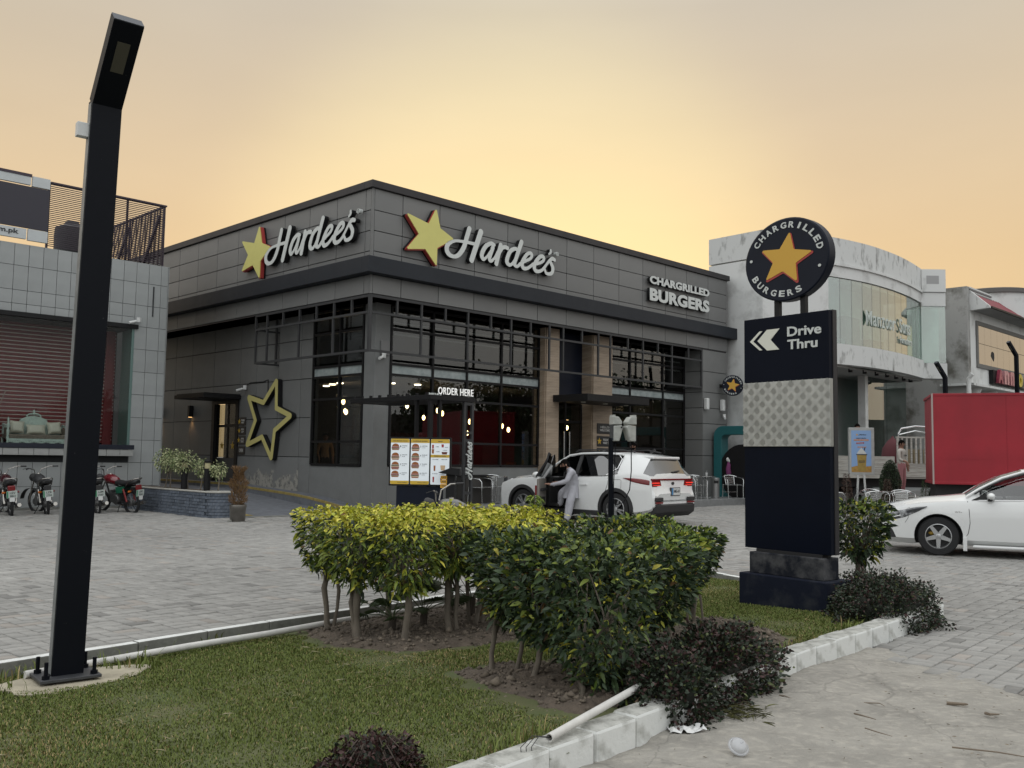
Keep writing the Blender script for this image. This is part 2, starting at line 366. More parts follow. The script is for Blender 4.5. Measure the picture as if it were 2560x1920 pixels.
# concrete lane in front (uneven sheet)
def sheet(name, m, x0, x1, y0, y1, dx, zf, mask=None, kind='structure'):
    xs = np.arange(x0, x1+dx/2, dx); ys = np.arange(y0, y1+dx/2, dx); X, Y = np.meshgrid(xs, ys); Z = zf(X, Y); nx = len(xs)
    I = np.arange(X.size).reshape(X.shape); F = np.stack([I[:-1, :-1], I[:-1, 1:], I[1:, 1:], I[1:, :-1]], -1).reshape(-1, 4)
    if mask is not None:
        cx = X.ravel()[F].mean(1); cy = Y.ravel()[F].mean(1); F = F[mask(cx, cy)]
    used, inv = np.unique(F, return_inverse=True); Vv = np.stack([X.ravel(), Y.ravel(), Z.ravel()], 1)[used]
    o = npmesh(name, Vv, inv.reshape(F.shape), m, smooth=True); o['kind'] = kind; return o
def nz(X, Y, s, seed=0):
    return np.sin(X*s*1.3+seed)*np.sin(Y*s+1.7*seed)+.5*np.sin(X*s*2.7+Y*s*1.9+seed*3)+.35*np.sin(Y*s*4.1-X*s*3.3+seed)
RB = [(2.86, 7.72), (3.1, 6.85), (3.2, 6.54), (3.36, 6.13), (3.5, 5.2), (3.7, 3), (4, -6), (-14, -6), (-14, 2), (-5.2, -1.85), (.37, 4.67), (1.3, 5.81), (2.25, 6.97)]
RBg = [(2.9, 7.9), (3.2, 6.95), (3.3, 6.6), (3.46, 6.2), (3.6, 5.2), (3.8, 3), (4.1, -6), (-14, -6), (-14, 3), (-5.2, -1.7), (.3, 4.77), (1.2, 5.91), (2.15, 7.07), (2.8, 7.9)]
def zroad(X, Y):   # worn slab: its edge dips under the pavers along a ragged line
    z = .004+.008*nz(X, Y, 1.1, 2)+.005*nz(X, Y, 5, 1)+.003*nz(X, Y, 13, 4)
    s_ = (X-1.9)*.917-(Y-5.4)*.397+.10*np.sin(Y*5)+.05*np.sin(Y*13+X*4); z = z+.016*(np.clip(-s_/.05, -1, 1)*.5+.5)*(Y > 5.1)*(Y < 6.95)
    return z
sheet('road', m_conc, -14, 4.2, 1, 8, .035, zroad, lambda x, y: in_poly(x+.03*np.sin(y*9)+.02*np.sin(y*23), y, RBg))
# lawn
def zlawn(X, Y): return zl(X, Y)-.02+.006*nz(X, Y, 2.2, 1)
ISLi = None
def inset(P, d):
    P = np.array(P); n = len(P); out = []
    for i in range(n):
        a = P[i]-P[i-1]; b = P[(i+1) % n]-P[i]; na = np.array([-a[1], a[0]])/np.hypot(*a); nb = np.array([-b[1], b[0]])/np.hypot(*b)
        m_ = na+nb; m_ /= np.hypot(*m_); out.append(P[i]+m_*d/max(.5, m_@na))
    return np.array(out)
ISLi = inset(ISL, .13)
sheet('lawn', m_lawn, -6, 4.5, 2.5, 13.2, .09, zlawn, lambda x, y: in_poly(x, y, inset(ISL, .05)))
# kerb stones, each its own piece
def kerb(name, P, hw, zt, zb, m, length, face_in=False, jit=.006, bev=.018):
    root = emp(name, (0, 0, 0)); tag(root, kind='structure')
    P = [np.array(p, float) for p in P]; cache = {}; n = 0
    seglen = [np.hypot(*(P[i+1]-P[i])) for i in range(len(P)-1)]; T = sum(seglen); k = max(1, int(round(T/length)))
    def at(s):
        for i, l in enumerate(seglen):
            if s <= l or i == len(seglen)-1: return P[i]+(P[i+1]-P[i])*(s/l)
            s -= l
    for i in range(k):
        a = at(T*i/k); b = at(T*(i+1)/k); d = b-a; l = np.hypot(*d)-.008; key = round(l, 2)
        if key not in cache:
            mb = MB(); mb.prism([(0, zb), (hw, zb), (hw, zt), (.0, zt)], -l/2, l/2); mb.mi = [0, 0, 0, 0, 1, 0]
            cache[key] = mb.mesh('kerb_stone', m)
        c = (a+b)/2; o = link('kerb_stone', cache[key], None, root)
        nrm = np.array([-d[1], d[0]])/np.hypot(*d)
        # local x -> inward normal, y -> up, z -> along
        M = Matrix(((nrm[0], 0, -nrm[1]*-1*0+d[0]/np.hypot(*d), c[0]), (nrm[1], 0, d[1]/np.hypot(*d), c[1]), (0, 1, 0, 0), (0, 0, 0, 1)))
        zc = zt_at(c) if callable(zt) else 0
        M.translation = (c[0]+nrm[0]*RN.uniform(-jit, jit), c[1]+nrm[1]*RN.uniform(-jit, jit), RN.uniform(-jit, jit))
        o.matrix_local = M @ Matrix.Rotation(RN.uniform(-.012, .012), 4, 'Y'); addbevel(o, bev, 2)
    return root
kerb('road_kerb', ISL[0:10], .16, .155, -.12, [m_kerbw, m_kerbt], .365)
kerb('plaza_kerb', ISL[9:20], .085, .035, -.16, [m_kerbg, m_kerbw], .62, bev=.008)
# pavers in basket weave
def pavers():
    a = rad(49.2); cu, su = math.cos(a), math.sin(a); c = .224
    lim = 46; I, J = np.meshgrid(np.arange(-110, 190), np.arange(-170, 120)); I = I.ravel(); J = J.ravel()
    X = []; 
    par = (I+J) % 2 == 0
    rec = []
    for k in (0, 1):
        lx = np.where(par, (I+.5)*c, (I+.25+.5*k)*c); ly = np.where(par, (J+.25+.5*k)*c, (J+.5)*c)
        hx = np.where(par, c/2, c/4); hy = np.where(par, c/4, c/2); rec.append(np.stack([lx, ly, hx, hy], 1))
    A = np.vstack(rec); wx = A[:, 0]*cu-A[:, 1]*su; wy = A[:, 0]*su+A[:, 1]*cu
    lxr = (wx-C0.x)*U.x+(wy-C0.y)*U.y; lyr = (wx-C0.x)*V.x+(wy-C0.y)*V.y
    keep = (wy > 1.5) & (wy < 31) & (np.abs(wx) < .60*wy+2.2)
    keep &= ~in_poly(wx, wy, inset(ISL, -.02)) & ~in_poly(wx, wy, RB)
    keep &= ~((lxr > -2.45) & (lyr > 1.4) & (lxr < 16)) & ~((lxr > .3) & (lyr > -1.5) & (lxr < 16)) & ~((lxr > 15) & (lyr > -4.2)) & ~((lxr < 0) & (lyr > 6.5))
    keep &= ~((lxr > -3.12) & (lxr < -2.38) & (lyr > 1.45))
    A = A[keep]; wx = wx[keep]; wy = wy[keep]; n = len(A)
    zt = np.array([zg(x, y) for x, y in zip(wx, wy)])+NR.normal(0, .0016, n)
    base = np.array([.285, .278, .262]); tone = NR.normal(1, .06, n); big = 1+.10*np.sin(wx*.9+1)*np.sin(wy*.7); col = base[None]*(tone*big)[:, None]
    pink = NR.random(n) < .05; col[pink] *= (1.05, .99, .95); drk = NR.random(n) < .04; col[drk] *= .68
    gap = .0045; hx = A[:, 2]-gap; hy = A[:, 3]-gap; bv = .006
    def corners(ix, z):
        out = []
        for sx, sy in ((-1, -1), (1, -1), (1, 1), (-1, 1)):
            px = A[:, 0]+sx*(hx-ix); py = A[:, 1]+sy*(hy-ix); out.append(np.stack([px*cu-py*su, px*su+py*cu, z], 1))
        return out
    tilt = NR.normal(0, .0012, (4, n)); tp = corners(bv, zt); 
    for q in range(4): tp[q][:, 2] += tilt[q]
    Vv = np.stack(corners(0, zt-.03)+corners(0, zt-.005)+tp, 1)    # n,12,3
    Fq = np.array([(0, 1, 5, 4), (1, 2, 6, 5), (2, 3, 7, 6), (3, 0, 4, 7), (4, 5, 9, 8), (5, 6, 10, 9), (6, 7, 11, 10), (7, 4, 8, 11), (8, 9, 10, 11)])
    root = emp('plaza'); tag(root, kind='structure')
    vis = (np.abs(wx) < .545*wy) & (wy > 4.2); order = np.argsort(np.where(vis, np.hypot(wx, wy), 1e6)); near = order[:300]; far = order[300:]
    Vf = Vv[far].reshape(-1, 3); Ff = (Fq[None]+np.arange(len(far))[:, None, None]*12).reshape(-1, 4)
    npmesh('pavers', Vf, Ff, m_paver, root, np.repeat(col[far], 12, 0), kind='stuff')
    for i in near:
        me_o = npmesh('paver', Vv[i]-np.array([wx[i], wy[i], 0]), Fq, m_paver, root, np.repeat(col[i][None], 12, 0)); me_o.location = (wx[i], wy[i], 0)
    # sand bed under the pavers
    def zb(Xs, Ys):
        f = np.vectorize(zg); return f(Xs, Ys)-.012
    o = sheet('joint_sand', m_joint, -26, 30, -4, 40, .2, zb, lambda x, y: ~in_poly(x, y, inset(ISL, -.02)) & ~in_poly(x, y, [(3.0, 8.2), (3.3, 6), (3.3, -6), (-14, -6), (-14, 2), (-5, -1), (1, 6)])); o.parent = root
pavers()
# side lane that climbs beside the building, terrace, forecourt
def zlane(yl): return .058+.44*min(1, max(0, (yl-1.4)/5.6))
mb = MB(); ys = [1.4+.7*i for i in range(9)]+[9, 14, 24]
for a, b in zip(ys[:-1], ys[1:]):
    mb.add([W(-2.42, a, zlane(a)), W(.3, a, zlane(a)), W(.3, b, zlane(b)), W(-2.42, b, zlane(b))], [(0, 1, 2, 3)])
tag(mb.build('drive_lane', m_lane), kind='structure')
mb = MB(); 
for a, b in zip([.1, .75]+ys[:-1], [.75]+ys):
    za, zb_ = max(.2, zlane(a)+.14+.1*sstep(0, 3, a)*(1-sstep(3, 7, a))), max(.2, zlane(b)+.14+.1*sstep(0, 3, b)*(1-sstep(3, 7, b)))
    p = [(.3, a, 0), (.8, a, 0), (.8, b, 0), (.3, b, 0), (.3, a, za), (.8, a, za), (.8, b, zb_), (.3, b, zb_)]
    mb.add([W(*q) for q in p], [(0, 3, 2, 1), (4, 5, 6, 7), (0, 1, 5, 4), (2, 3, 7, 6), (3, 0, 4, 7)])
o = tag(mb.build('side_walkway', m_lane), kind='structure')
mb = MB()
for a, b in zip([.1, .75]+ys[:-1], [.75]+ys):
    za, zb_ = max(.2, zlane(a)+.14+.1*sstep(0, 3, a)*(1-sstep(3, 7, a))), max(.2, zlane(b)+.14+.1*sstep(0, 3, b)*(1-sstep(3, 7, b)))
    mb.add([W(.295, a, za-.06), W(.295, a, za+.004), W(.295, b, zb_+.004), W(.295, b, zb_-.06), W(.335, a, za+.004), W(.335, b, zb_+.004)], [(0, 3, 2, 1), (1, 2, 5, 4)])
mb.build('yellow_edge', m_yel, o)
mb = MB(); mb.prism([tuple(W(x, y)[:2]) for x, y in ((.3, -1.5), (15.9, -1.5), (15.9, .9), (.3, .9))], -.1, .26); 
o = tag(mb.build('terrace', m_terr, bevel=.01), kind='structure')
mb = MB(); mb.prism([tuple(W(x, y)[:2]) for x, y in ((15.9, -4.2), (60, -4.2), (60, 30), (15.9, 30))], -.1, .5)
tag(mb.build('forecourt', m_terr), kind='structure')
# lighter concrete strip where the lane starts, yellow dash, tactile yellow mark
mb = MB(); mb.add([W(-2.4, 1.15, .062), W(.3, 1.15, .062), W(.3, 1.42, .064), W(-2.4, 1.42, .064)], [(0, 1, 2, 3)])
tag(mb.build('lane_threshold', m_kerbg), kind='structure')
mb = MB(); mb.add([W(-2.36, 1.5, .076), W(-2.0, 1.5, .076), W(-2.2, 2.6, .162), W(-2.36, 2.6, .162)], [(0, 1, 2, 3)])
tag(mb.build('lane_marking', m_yel), kind='structure')
# ------------------------------------------------------------------ soil beds with clods
BEDA = [(-1.95, 8.45), (-1.5, 7.55), (-.85, 7.2), (-.2, 7.45), (.35, 8.0), (.6, 8.9), (.9, 10.2), (.2, 10.9), (-.9, 9.75)]
BEDB = [(-.45, 6.55), (-.2, 5.95), (.15, 5.35), (.45, 5.08), (.8, 5.5), (1.25, 6.1), (1.9, 6.9), (2.3, 7.6), (2.1, 8.6), (1.6, 8.7), (1.1, 7.8), (.7, 6.9), (.1, 6.8)]
def bed(name, P):
    def zf(X, Y):
        d = poly_sdf(np.asarray(X, float), np.asarray(Y, float), P); return zl(X, Y)+np.minimum(.02, -.045-d*.35)+(.016*nz(X, Y, 6, 3)+.010*nz(X, Y, 15, 5))*np.clip(-d*6, 0, 1)
    lo = np.min(P, 0); hi = np.max(P, 0)
    o = sheet(name, m_soil, lo[0], hi[0], lo[1], hi[1], .045, zf, lambda x, y: in_poly(x+.06*np.sin(y*11), y+.06*np.sin(x*13), P))
    n = 5200; pts = NR.uniform(lo, hi, (n, 2)); pts = pts[in_poly(pts[:, 0], pts[:, 1], P)]; n = len(pts)
    oct_ = np.array([(1, 0, 0), (-1, 0, 0), (0, 1, 0), (0, -1, 0), (0, 0, 1), (0, 0, -1)], float); of = np.array([(0, 2, 4), (2, 1, 4), (1, 3, 4), (3, 0, 4), (2, 0, 5), (1, 2, 5), (3, 1, 5), (0, 3, 5)])
    s = NR.uniform(.006, .024, n)*NR.choice([.6, 1, 1.5], n, p=[.5, .35, .15]); th = NR.uniform(0, 6.28, n)
    d = oct_[None]*s[:, None, None]*NR.uniform(.6, 1.3, (n, 6, 3)); d[:, :, 2] *= .75; d *= NR.uniform(.55, 1.45, (n, 6, 1))
    R_ = np.stack([d[:, :, 0]*np.cos(th)[:, None]-d[:, :, 1]*np.sin(th)[:, None], d[:, :, 0]*np.sin(th)[:, None]+d[:, :, 1]*np.cos(th)[:, None], d[:, :, 2]], -1)
    z = zf(pts[:, 0], pts[:, 1]); Vv = R_+np.stack([pts[:, 0], pts[:, 1], z+s*.2], 1)[:, None]
    col = np.array([.145, .118, .090])[None]*NR.uniform(.55, 1.35, n)[:, None]
    c = npmesh('clods', Vv.reshape(-1, 3), (of[None]+np.arange(n)[:, None, None]*6).reshape(-1, 3), mat('soil_clod', (.13, .1, .07), .97, attr='Col', var=.3, vs=30), o, np.repeat(col, 6, 0), kind='stuff')
    return o
bed('planting_bed', BEDA); bed('planting_bed', BEDB)
# ------------------------------------------------------------------ grass blades
m_grass = mat('grass_blade', (.08, .12, .03), .7, attr='Col', spec=.25)
def grass(name, n, region, hmean, hvar, tuft=None, wid=.0032):
    lo, hi, fn = region; out = NR.uniform(lo, hi, (int(n*2.2), 2)); out = out[fn(out[:, 0], out[:, 1])][:n]; k = len(out); x, y = out[:, 0], out[:, 1]
    h = NR.normal(hmean, hvar, k).clip(.006, .4); az = NR.uniform(0, 6.28, k); ln = NR.uniform(.1, .9, k)
    w = wid*(1+np.hypot(x, y)/9); px, py = -np.sin(az)*w, np.cos(az)*w; z = zl(x, y)-.02
    tx, ty = x+np.cos(az)*h*ln, y+np.sin(az)*h*ln
    mx, my = x+np.cos(az)*h*ln*.35, y+np.sin(az)*h*ln*.35
    A = np.stack([np.stack([x-px, y-py, z], 1), np.stack([x+px, y+py, z], 1), np.stack([mx+px*.8, my+py*.8, z+h*.6], 1), np.stack([mx-px*.8, my-py*.8, z+h*.6], 1), np.stack([tx, ty, z+h*NR.uniform(.75, 1, k)], 1)], 1)
    patch = .5+.5*np.sin(x*2.1+.6*np.sin(y*1.7))*np.sin(y*1.6+.5*np.sin(x*2.3)); dry = NR.random(k) < (.05+.30*patch**3)
    g1 = np.array([.088, .118, .025]); g2 = np.array([.150, .178, .046]); t = NR.random(k)[:, None]; col = g1*(1-t)+g2*t; col = np.where(dry[:, None], np.array([.33, .26, .12])*NR.uniform(.6, 1.1, k)[:, None], col)
    F4 = np.array([(0, 1, 2, 3)]); Vv = A.reshape(-1, 3); o5 = np.arange(k)[:, None]*5
    F = np.vstack([o5+np.array([0, 1, 2]), o5+np.array([0, 2, 3]), o5+np.array([3, 2, 4])])
    return tag(npmesh(name, Vv, F, m_grass, None, np.repeat(col, 5, 0), kind='stuff'), None)
BASEPAD = (-2.93, 6.42)
def lawn_mask(x, y):
    m_ = in_poly(x, y, ISLi) & (np.abs(x) < .56*y+.25)
    m_ &= ~in_poly(x+.05*np.sin(y*17), y+.05*np.sin(x*15), BEDA) & ~in_poly(x+.05*np.sin(y*17), y+.05*np.sin(x*15), BEDB)
    px, py = x-BASEPAD[0], y-BASEPAD[1]; a_ = (px*.7+py*.7)/.40; b_ = (-px*.7+py*.7)/.23
    m_ &= (a_**2+b_**2 > 1+.25*np.sin(x*21)*np.sin(y*17)) ; return m_
tag(grass('lawn_grass', 330000, ((-4.2, 3.7), (4.3, 13), lawn_mask), .015, .005, wid=.0019), 'short patchy green and straw coloured turf', 'grass', kind='stuff')
def tuft_mask(x, y):
    d = np.hypot(x+3.25, y-6.45); e = np.hypot(x+2.75, y-6.85); f = np.abs((x+1.9)*.77-(y-8.6)*.64)
    m_ = lawn_mask(x, y) & ((d < .42) | (e < .24) | ((f < .1) & (x < -1.2) & (np.sin(x*7) > .1)) | ((np.abs((x-.2)*KN[0]+(y-4.75)*KN[1]) < .16) & (np.sin(x*9+1) > -.1) & (x < 3.7)))
    return m_
tag(grass('long_grass', 14000, ((-4, 4), (4, 10), tuft_mask), .075, .03, wid=.0028), 'longer grass tufts round the lamp post and kerbs', 'grass', kind='stuff')
# ================================================================== RESTAURANT
m_acm = mat('grey_cladding', (.165, .167, .165), .42, spec=.35, var=.12, vs=.7, objvar=.085)
m_acm2 = mat('grey_wall_panel', (.165, .168, .165), .55, spec=.3, var=.14, vs=1.2, objvar=.05)
m_back = mat('joint_black', (.012, .012, .013), .8)
m_cap = mat('charcoal_coping', (.034, .032, .034), .5, spec=.3, var=.15, vs=3)
m_navy = mat('navy_band', (.012, .0155, .022), .5, spec=.28, var=.12, vs=2)
m_navyp = mat('navy_panel', (.006, .009, .019), .4, spec=.18, var=.2, vs=3)
m_blk = mat('black_steel', (.012, .012, .013), .5, spec=.2, var=.2, vs=8)
m_tre = mat('trellis_steel', (.045, .046, .048), .5, spec=.25, var=.15, vs=5)
m_frost = mat('frosted_band', (.36, .40, .40), .5, var=.35, vs=5, dark=(.20, .24, .24), detail=8)
m_glass = glassmat('shop_glass', (.60, .62, .615), .75, 0, .035)
m_stone = mat('travertine', (.40, .315, .235), .5, var=.35, vs=3.2, stretch=(.6, .6, 5), objvar=.10, bump=.06, bs=20)
m_stucco = mat('painted_plinth', (.175, .18, .178), .85, var=.12, vs=3, dark=None)
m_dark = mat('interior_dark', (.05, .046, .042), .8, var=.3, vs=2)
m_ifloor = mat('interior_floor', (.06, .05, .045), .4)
m_ibrick = mat('interior_brick', (.16, .045, .03), .85, var=.4, vs=12)
m_bulb = mat('bulb_glow', (1, .8, .5), .4, emit=(1, .66, .28), es=26)
m_down = mat('downlight_glow', (1, .9, .7), .4, emit=(1, .82, .55), es=16)
m_wlamp = mat('wall_lamp_glow', (1, .8, .5), .4, emit=(1, .55, .2), es=3)
RY = YAW
rest = emp('restaurant', tuple(C0), YAW, 'grey panelled two storey restaurant with navy band and dark trellis', 'building')
PC = {}
def panel(face, s0, s1, z0, z1, off, m, th=.03, gap=.009, name='panel', par=None, bev=.003):
    """one cladding sheet; face 'R' front (outward -y), 'L' side (outward -x)"""
    w, h = round(s1-s0-2*gap, 3), round(z1-z0-2*gap, 3); key = (name, w, h, th, m.name)
    if key not in PC:
        PC[key] = MB().box(-w/2, 0, -h/2, w/2, th, h/2).mesh(name, [m])
    o = link(name, PC[key], None, par or rest)
    if face == 'R': o.location = ((s0+s1)/2, off, (z0+z1)/2)
    else: o.location = (off, (s0+s1)/2, (z0+z1)/2); o.rotation_euler = (0, 0, rad(-90))
    if bev: addbevel(o, bev, 1)
    return o
RX = [.06, .92, 2.12]+[3.35+1.222*i for i in range(10)]+[15.66]; RX[12] = 14.43; RX = RX[:13]+[15.66]
LX = [.06, .27, 1.47, 2.7, 3.91, 5.12, 6.38, 7.61, 8.82, 10.06, 11.28, 12.5, 13.7]
rows = [(6.19, 6.37), (6.37, 6.87), (6.87, 7.37), (7.37, 7.9)]
for X, f in ((RX, 'R'), (LX, 'L')):
    for a, b in zip(X[:-1], X[1:]):
        for z0, z1 in rows: panel(f, a, b, z0, z1, 0, m_acm)
        panel(f, a, b, 5.34, 5.80, 0, m_acm)
mb = MB(); mb.box(.033, .033, 5.3, 15.63, 13.7, 7.92); mb.build('upper_core', m_back, rest)
mb = MB(); mb.box(0, 0, 5.345, .058, .058, 7.9); mb.build('corner_trim', m_acm, rest)
mb = MB(); mb.box(-.07, -.07, 7.9, 15.73, .25, 8.08).box(-.07, .25, 7.9, .25, 13.8, 8.08).box(15.45, .25, 7.9, 15.73, 13.8, 8.08).box(.25, 13.5, 7.9, 15.45, 13.8, 8.08)
mb.build('parapet_coping', m_cap, rest, bevel=.008)
mb = MB(); mb.box(-.26, -.26, 5.80, 15.93, .02, 6.185).box(-.26, .02, 5.80, .02, 13.8, 6.185).box(15.66, .02, 5.8, 15.93, 13.8, 6.185)
mb.build('navy_band', m_navy, rest, bevel=.006)
mb = MB(); mb.box(.02, .02, 5.30, 15.6, .95, 5.338).box(.02, .95, 5.30, .95, 13.7, 5.338); mb.build('soffit', m_cap, rest)
# ---- side wall (x = .75)
zj = [.2, 1.42, 2.48, 3.53, 4.6, 5.3]; yj = [3.53, 4.08, 5.23, 6.42, 7.36]; yj2 = [8.98, 10.45, 11.6, 12.75, 13.7]
for yy in (yj, yj2):
    for a, b in zip(yy[:-1], yy[1:]):
        for z0, z1 in zip(zj[:-1], zj[1:]): panel('L', a, b, z0, z1, .75, m_acm2 if z0 > 1 else m_stucco)
for z0, z1 in ((3.08, 3.53), (3.53, 4.6), (4.6, 5.3)): panel('L', 7.36, 8.98, z0, z1, .75, m_acm2)
mb = MB(); mb.box(.784, 3.56, .1, .95, 7.36, 5.3).box(.784, 8.98, .1, .95, 13.7, 5.3).box(.784, 7.36, 3.08, .95, 8.98, 5.3); mb.build('side_wall', m_back, rest)
mb = MB(); mb.box(.75, .75, .1, 1.21, 1.2, 5.3).box(.75, 1.2, .1, .95, 3.53, 1.2).box(.745, 3.49, 1.2, .95, 3.56, 5.3); mb.build('corner_pillar', m_stucco, rest, bevel=.008)
# peeling paint patches near the ramp: separate flaked plaster skin
def plaster_patch():
    m = mat('flaked_plaster', (.30, .29, .26), .95, var=.5, vs=7, dark=(.13, .13, .125), detail=10, bump=.6, bs=25, thr=(.48, .6))
    mb = MB(); P = [(4.05, .5), (7.2, .5), (7.2, 1.3), (4.05, 1.3)] if 1 else [(4.2, .55), (4.25, .85), (4.5, .92), (4.7, 1.05), (4.95, .93), (5.3, 1.02), (5.7, .95), (6.0, 1.1), (6.3, 1.2), (6.6, 1.05), (6.9, 1.0), (6.95, .6), (6.2, .55), (5.2, .55)]
    mb.add([(.744, a, b) for a, b in P], [tuple(range(len(P)))]); mb.build('flaked_plaster', m, rest)
plaster_patch()
def plaster_mix():
    m = MATS['flaked_plaster']; nt = m.node_tree; N = nt.nodes; L = nt.links; b = N['Principled BSDF']; src = b.inputs['Base Color'].links[0].from_socket; tc = N.new('ShaderNodeTexCoord'); se = N.new('ShaderNodeSeparateXYZ'); L.new(tc.outputs['Object'], se.inputs[0])
    n = N.new('ShaderNodeTexNoise'); n.inputs['Scale'].default_value = 2.6; n.inputs['Detail'].default_value = 9; L.new(tc.outputs['Object'], n.inputs[0])
    a = N.new('ShaderNodeMath'); a.operation = 'MULTIPLY_ADD'; a.inputs[1].default_value = -.55; L.new(se.outputs['Z'], a.inputs[0]); L.new(n.outputs[0], a.inputs[2])
    r = N.new('ShaderNodeMapRange'); r.inputs[1].default_value = -.02; r.inputs[2].default_value = .05; L.new(a.outputs[0], r.inputs[0])
    x = N.new('ShaderNodeMixRGB'); x.inputs[1].default_value = (.172, .176, .174, 1); L.new(r.outputs[0], x.inputs[0]); L.new(src, x.inputs[2]); L.new(x.outputs[0], b.inputs['Base Color'])
plaster_mix()
# ---- glazing: frames one bar at a time, panes one by one
def glaze(face, off, xs, zs_, open_bars=(), fw=.06, name='window'):
    root = emp(name, parent=rest)
    def P(s, z, d=0): return (s, off+d, z) if face == 'R' else (off+d, s, z)
    for x in xs:
        mb = MB(); a = P(x, zs_[0], 0); 
        if face == 'R': mb.box(x-fw/2, off-.03, zs_[0], x+fw/2, off+.06, zs_[-1])
        else: mb.box(off-.03, x-fw/2, zs_[0], off+.06, x+fw/2, zs_[-1])
        mb.build('mullion', m_blk, root)
    for z in zs_:
        for a, b in zip(xs[:-1], xs[1:]):
            mb = MB()
            if face == 'R': mb.box(a+fw/2+.001, off-.025, z-fw/2, b-fw/2-.001, off+.055, z+fw/2)
            else: mb.box(off-.025, a+fw/2+.001, z-fw/2, off+.055, b-fw/2-.001, z+fw/2)
            mb.build('transom', m_blk, root)
    for a, b in zip(xs[:-1], xs[1:]):
        for z0, z1 in zip(zs_[:-1], zs_[1:]):
            fr = abs(z0-3.53) < .03; mb = MB(); m = m_frost if fr else m_glass; t = .012
            if face == 'R': mb.box(a+fw/2, off+.012, z0+fw/2, b-fw/2, off+.012+t, z1-fw/2)
            else: mb.box(off+.012, a+fw/2, z0+fw/2, off+.012+t, b-fw/2, z1-fw/2)
            mb.build('frosted_pane' if fr else 'pane', m, root)
    return root
ZW = [1.25, 1.85, 2.98, 3.53, 3.80, 4.68, 5.02, 5.27]
glaze('R', .75, [1.24, 2.62, 3.83, 5.14, 6.69], ZW)
glaze('R', .75, [9.79, 11.0, 12.81, 14.06], ZW)
glaze('L', .75, [1.23, 2.25, 3.46], [1.23, 1.83, 2.94, 3.53, 3.80, 4.68, 5.27])
mb = MB(); mb.box(1.21, .75, .1, 6.72, .95, 1.21).box(9.76, .75, .1, 14.1, .95, 1.21); mb.build('dwarf_wall', m_stucco, rest)
# white sill frames on the upper glazing seen between the bars
mb = MB()
for a, b in ((1.3, 6.6), (9.9, 14)):
    mb.box(a, .86, 4.56, b, .885, 4.60).box(a, .86, 4.86, b, .885, 4.89)
mb.build('inner_rail', mat('pale_rail', (.45, .46, .45), .5), rest)
# ---- stone pilasters, tiles one by one
for x0, x1 in ((6.72, 7.27), (8.84, 9.76)):
    z = .28; k = 0
    while z < 5.28:
        z1 = min(5.29, z+.30); panel('R', x0, x1, z, z1, .48, m_stone, th=.04, gap=.0015, name='stone_tile', bev=0)
        for s, xx in ((-1, x0), (1, x1)):
            key = ('rt', round(z1-z, 2))
            if key not in PC: PC[key] = MB().box(0, .0, -(z1-z)/2+.0015, .03, .42, (z1-z)/2-.0015).mesh('stone_tile', [m_stone])
            o = link('stone_tile', PC[key], None, rest, (x0-.03 if s < 0 else x1, .523, (z+z1)/2))
        z = z1
    mb = MB(); mb.box(x0, .521, .1, x1, .95, 5.3); mb.build('pilaster_core', m_stone, rest)
# ---- entrance: navy panel, canopy, doors
mb = MB(); mb.box(7.27, .92, 3.2, 8.84, .99, 5.3); mb.build('navy_panel', m_navyp, rest)
mb = MB(); mb.box(7.0, -.85, 3.13, 9.9, .47, 3.33); cn = mb.build('entrance_canopy', m_blk, rest, bevel=.006)
for x in (7.4, 8.4, 9.4):
    mb = MB(); mb.lathe([(.07, 3.105), (.07, 3.129)], 14, Matrix.Translation((x, -.35, 0))); mb.build('downlight', mat('frost_lamp', (.5, .48, .42), .4), cn)
dr = emp('entrance_door', parent=rest)
for x in (7.32, 8.055, 8.79):
    MB().box(x-.035, .9, .3, x+.035, .97, 3.15).build('door_stile', m_blk, dr)
for x0, x1 in ((7.36, 8.02), (8.09, 8.75)):
    MB().box(x0, .925, .36, x1, .94, 2.55).build('door_pane', m_glass, dr)
    MB().box(x0, .91, 2.56, x1, .96, 2.64).build('door_rail', m_blk, dr)
    MB().box(x0, .925, 2.65, x1, .94, 3.14).build('door_pane', m_glass, dr)
    MB().box(x0, .91, .28, x1, .96, .36).build('door_rail', m_blk, dr)
for x in (7.93, 8.18): MB().tube([(x, .85, .9), (x, .85, 2.3)], .018).build('pull_handle', mat('steel_handle', (.55, .55, .55), .25, metal=1), dr)
# ---- end pier
zz = [.26, .9, 1.65, 2.19, 2.75, 3.29, 3.83, 4.55, 5.3]
for z0, z1 in zip(zz[:-1], zz[1:]):
    panel('R', 14.1, 15.66, z0, z1, 0, m_acm2); panel('L', .0, .75, z0, z1, 14.1, m_acm2)
MB().box(14.133, .033, .1, 15.63, 3, 5.3).build('pier_core', m_back, rest)
MB().box(15.6, .033, .1, 15.66, 13.7, 5.3).build('end_wall', m_acm2, rest)
